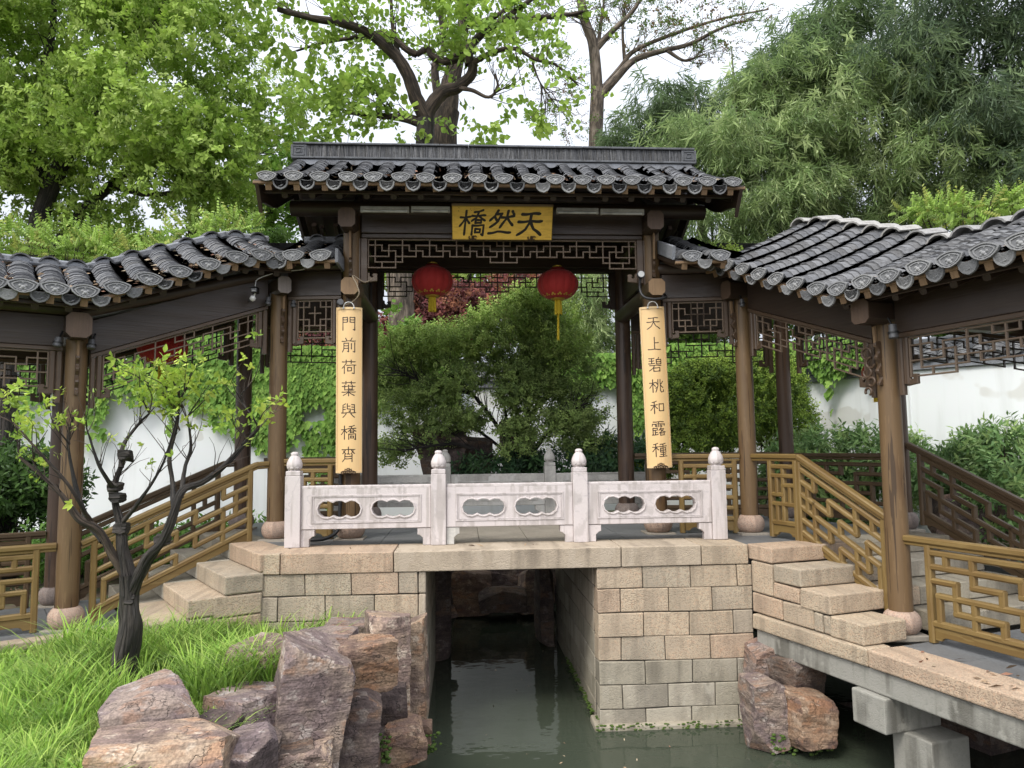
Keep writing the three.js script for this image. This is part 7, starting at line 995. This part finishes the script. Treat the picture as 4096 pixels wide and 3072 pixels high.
// ---------------------------------------------------------------- plum tree on the lawn, in front of the left stair
{
  const D = 4.75, b = at(264, 1478, D), t = thing('plum_tree', 'small black trunked plum tree with crooked bare limbs and yellow green leaves, on the lawn', 'tree', [b.x, b.y - 0.02, b.z]);
  const T = [b.clone().add(V(0, -0.08, 0)), ...path(D, [270, 1420], [281, 1350], [279, 1290], [278, 1240])];
  const L = [path(D, [278, 1245], [266, 1190], [262, 1140], [250, 1090], [247, 1050], [262, 1005], [270, 985]), path(D, [281, 1290], [318, 1210, -.05], [352, 1165, -.1], [376, 1110, -.12], [395, 1060, -.1], [440, 1040, -.05], [490, 1000, 0], [535, 950, .05], [558, 925, .05]), path(D, [270, 1240], [225, 1165, -.05], [205, 1140, -.08], [170, 1120, -.1], [130, 1065, -.1], [75, 1015, -.1], [40, 985, -.1]), path(D, [222, 1170], [190, 1125, .1], [165, 1055, .15], [150, 985, .2], [148, 940, .2], [158, 900, .2]), path(D, [262, 1010], [268, 960, .05], [300, 915, .1], [322, 893, .1]), path(D, [376, 1110, -.12], [372, 1040, .1], [366, 985, .1], [382, 920, .1], [388, 870, .1], [398, 845, .1]), path(D, [390, 1075, -.1], [400, 1010, .0], [412, 965, .05], [405, 900, .05]), path(D, [247, 1055], [232, 1035, -.1], [212, 1000, -.15], [195, 950, -.15], [187, 925, -.15]), path(D, [262, 1130], [300, 1085, -.1], [345, 1015, -.15], [365, 965, -.15], [385, 890, -.15]), path(D, [205, 1140], [180, 1100, -.15], [150, 1050, -.2], [110, 1005, -.2], [70, 960, -.2], [30, 915, -.2], [0, 900, -.2]), path(D, [560, 925, .05], [545, 900], [520, 860], [540, 830])];
  wood(t, 'trunk', M.barkBlack, tube(T, 0.082, 0.060, 16, 40, 0.55));
  const rad = [0.048, 0.044, 0.034, 0.022, 0.021, 0.022, 0.019, 0.015, 0.016, 0.016, 0.008];
  const tw = L.map((l, i) => twigs(l, i < 3 ? 12 : 9, 0.26, 0.0035, { t0: 0.35, up: 0.4 })); const knots = [[247, 1050], [255, 1075], [270, 985], [281, 1290], [350, 1165], [262, 1140]].map(([x, y]) => { const g = rockGeo(x, 0.09, 0.08, 0.09, { detail: 6 }), p = at(x, y, D); g.translate(p.x, p.y, p.z); return boxUV(g); });
  L.forEach((l, i) => W(t, 'limb', tube(l, rad[i], rad[i] * 0.25, 9, 44, 0.7), i === 2 || i === 9 ? M.bark : M.barkBlack)); W(t, 'knots', merge(knots), M.barkBlack); W(t, 'twigs', merge(tw.flatMap((x) => x[0])), M.bark);
  const tips = []; for (const [x0, y0, x1, y1, n] of [[388, 860, 340, 800, 3], [398, 850, 400, 790, 3], [395, 880, 280, 800, 3], [405, 900, 440, 840, 2], [322, 893, 300, 820, 2], [385, 890, 330, 850, 2], [558, 925, 590, 870, 2], [388, 930, 330, 870, 2], [40, 985, 20, 860, 2], [75, 1015, 90, 930, 2], [150, 960, 120, 880, 2], [535, 950, 500, 880, 2], [0, 900, 30, 830, 2]]) for (let k = 0; k < n; k++) { const a = at(x0, y0, D), c = at(x1 + rr(-25, 25), y1 + rr(-15, 15), D + rr(-.25, .25)); tips.push([a, a.clone().lerp(c, .5).add(V(rr(-.04, .04), rr(-.02, .05), rr(-.04, .04))), c]); }
  W(t, 'shoots', merge(tips.map((p) => tube(p, 0.006, 0.002, 5, 10))), M.bark);
  const spots = []; for (const [, q] of tw) for (const [p, m, e] of q) if (R() < 0.45) spots.push([e, V(rr(-1, 1), rr(-.2, 1), rr(-1, 1)).normalize(), rr(0.5, 0.85)]);
  for (const p of tips) { const c = new THREE.CatmullRomCurve3(p); for (let k = 0; k < 5; k++) spots.push([c.getPoint(0.3 + 0.7 * k / 4).add(V(rr(-.03, .03), rr(-.03, .03), rr(-.03, .03))), V(rr(-1, 1), rr(-.2, 1), rr(-1, 1)).normalize(), rr(0.6, 1.05)]); }
  spots.push(...cloud([blob(360, 840, D, 95, 45, 60), blob(430, 880, D, 45, 45, 40), blob(300, 850, D, 40, 40, 40), blob(15, 880, D, 40, 60, 40), blob(80, 890, D, 45, 25, 30), blob(290, 1010, D, 40, 25, 30), blob(540, 910, D, 40, 40, 40)], 46, { gap: 0.3, f: 4, shell: 0.2, s0: 0.5, s1: 0.85 }));
  crown(t, 'crown', 'plum', spots, [[0.36, 0.48, 0.06], [0.30, 0.43, 0.055], [0.40, 0.49, 0.08], [0.27, 0.40, 0.05], [0.24, 0.37, 0.045]]);
}

// ---------------------------------------------------------------- grass
{
  const blades = (seed, n, H, spread, w) => { const q = rng(seed), pos = []; for (let i = 0; i < n; i++) { const a = q() * 6.283, r = 0.035 * Math.sqrt(q()), h = H * (0.55 + 0.7 * q()), l = spread * (0.3 + q()) * h, bx = Math.cos(a) * r, bz = Math.sin(a) * r, ca = Math.cos(a + q() - .5), sa = Math.sin(a + q() - .5), ww = w * (0.6 + 0.8 * q()); const N = 4, P = (t) => [bx + ca * l * t * t, h * (t - 0.28 * spread * t * t * t), bz + sa * l * t * t]; for (let k = 0; k < N; k++) { const t0 = k / N, t1 = (k + 1) / N, p0 = P(t0), p1 = P(t1), w0 = ww * (1 - t0 * t0), w1 = ww * (1 - t1 * t1), x = -sa, z = ca; const A = [p0[0] - x * w0, p0[1], p0[2] - z * w0], B = [p0[0] + x * w0, p0[1], p0[2] + z * w0], C = [p1[0] + x * w1, p1[1], p1[2] + z * w1], E = [p1[0] - x * w1, p1[1], p1[2] - z * w1]; pos.push(...A, ...B, ...C); if (k < N - 1) pos.push(...A, ...C, ...E); } } const g = new THREE.BufferGeometry(); g.setAttribute('position', new THREE.Float32BufferAttribute(pos, 3)); g.computeVertexNormals(); return g; };
  const kinds = [blades(1, 15, 0.17, 0.8, 0.0042), blades(2, 14, 0.12, 1.1, 0.0042), blades(3, 13, 0.26, 0.6, 0.0045), blades(4, 10, 0.055, 1.0, 0.011)], per = kinds.map(() => []);
  const mm = new THREE.Matrix4(), q = new THREE.Quaternion();
  for (let i = 0; i < 19000; i++) {
    const z = rr(0.33, 4.2), x = rr(-6.5, lawnEdge(z) + 0.02); const s = (x + 2.083) * DL[0] + (z - 0.345) * DL[1], tt = (x + 2.083) * NL[0] + (z - 0.345) * NL[1]; if (tt < 0.03 && s < 0.9 && s > -0.1) continue; if (tt < -0.70) continue; if (x > -2.05 && z < 0.36) continue;
    const p = V(x, 0, z), near = Math.hypot(x + 2.62, z - 1.53), dens = noise3(x * 1.7, 2, z * 1.7); if (near < 0.28 && R() < 0.85) continue; if (R() > 0.10 + 1.35 * dens) continue; p.y = lawnY(x, z) - 0.005; if (p.y < -1.0) continue;
    const clump = noise3(x * 1.1 + 9, 4, z * 1.1), k = clump > 0.58 ? (R() < 0.5 ? 2 : 0) : clump > 0.42 ? (R() < 0.6 ? 0 : 1) : R() < 0.5 ? 3 : 1; per[k].push([p, rr(0.7, 1.2) * (k === 2 ? lerp(0.8, 1.05, clump) : 1)]);
  }
  for (const [px, py, d, n] of [[590, 1500, 4.75, 70], [540, 1480, 4.7, 90], [470, 1530, 4.5, 40], [490, 1470, 4.8, 50], [190, 1410, 5.3, 70], [715, 1330, 5.95, 24]]) for (let i = 0; i < n; i++) { const c = at(px, py, d), p = V(c.x + rr(-.22, .22), 0, c.z + rr(-.18, .18)); if (px < 700 && p.x > lawnEdge(p.z) - 0.02) continue; p.y = px > 700 ? -0.74 : lawnY(p.x, p.z); per[R() < 0.6 ? 2 : 0].push([p, rr(0.9, 1.35)]); }
  const pal = [[0.22, 0.37, 0.05], [0.28, 0.44, 0.07], [0.15, 0.28, 0.035], [0.34, 0.46, 0.10]];
  const g = thing('grass', 'long bright green grass on the bank around the plum tree', 'grass', [-2.6, -0.7, 1.6], null, 'stuff'), og = origin.get(g);
  per.forEach((l, k) => { const im = new THREE.InstancedMesh(kinds[k], GRASS, l.length); l.forEach(([p, s], i) => { q.setFromAxisAngle(V(0, 1, 0), R() * 6.283); mm.compose(p.clone().sub(og), q, V(s, s, s)); im.setMatrixAt(i, mm); const c = pal[Math.floor(R() * 4)], v = rr(0.75, 1.2) * (0.8 + 0.4 * noise3(p.x * 1.4, 8, p.z * 1.4)); im.setColorAt(i, col(c[0] * v, c[1] * v, c[2] * v)); }); im.name = 'grass_blades'; im.userData.kind = 'stuff'; im.castShadow = im.receiveShadow = true; g.add(im); });
}
renderer.render(scene, camera);
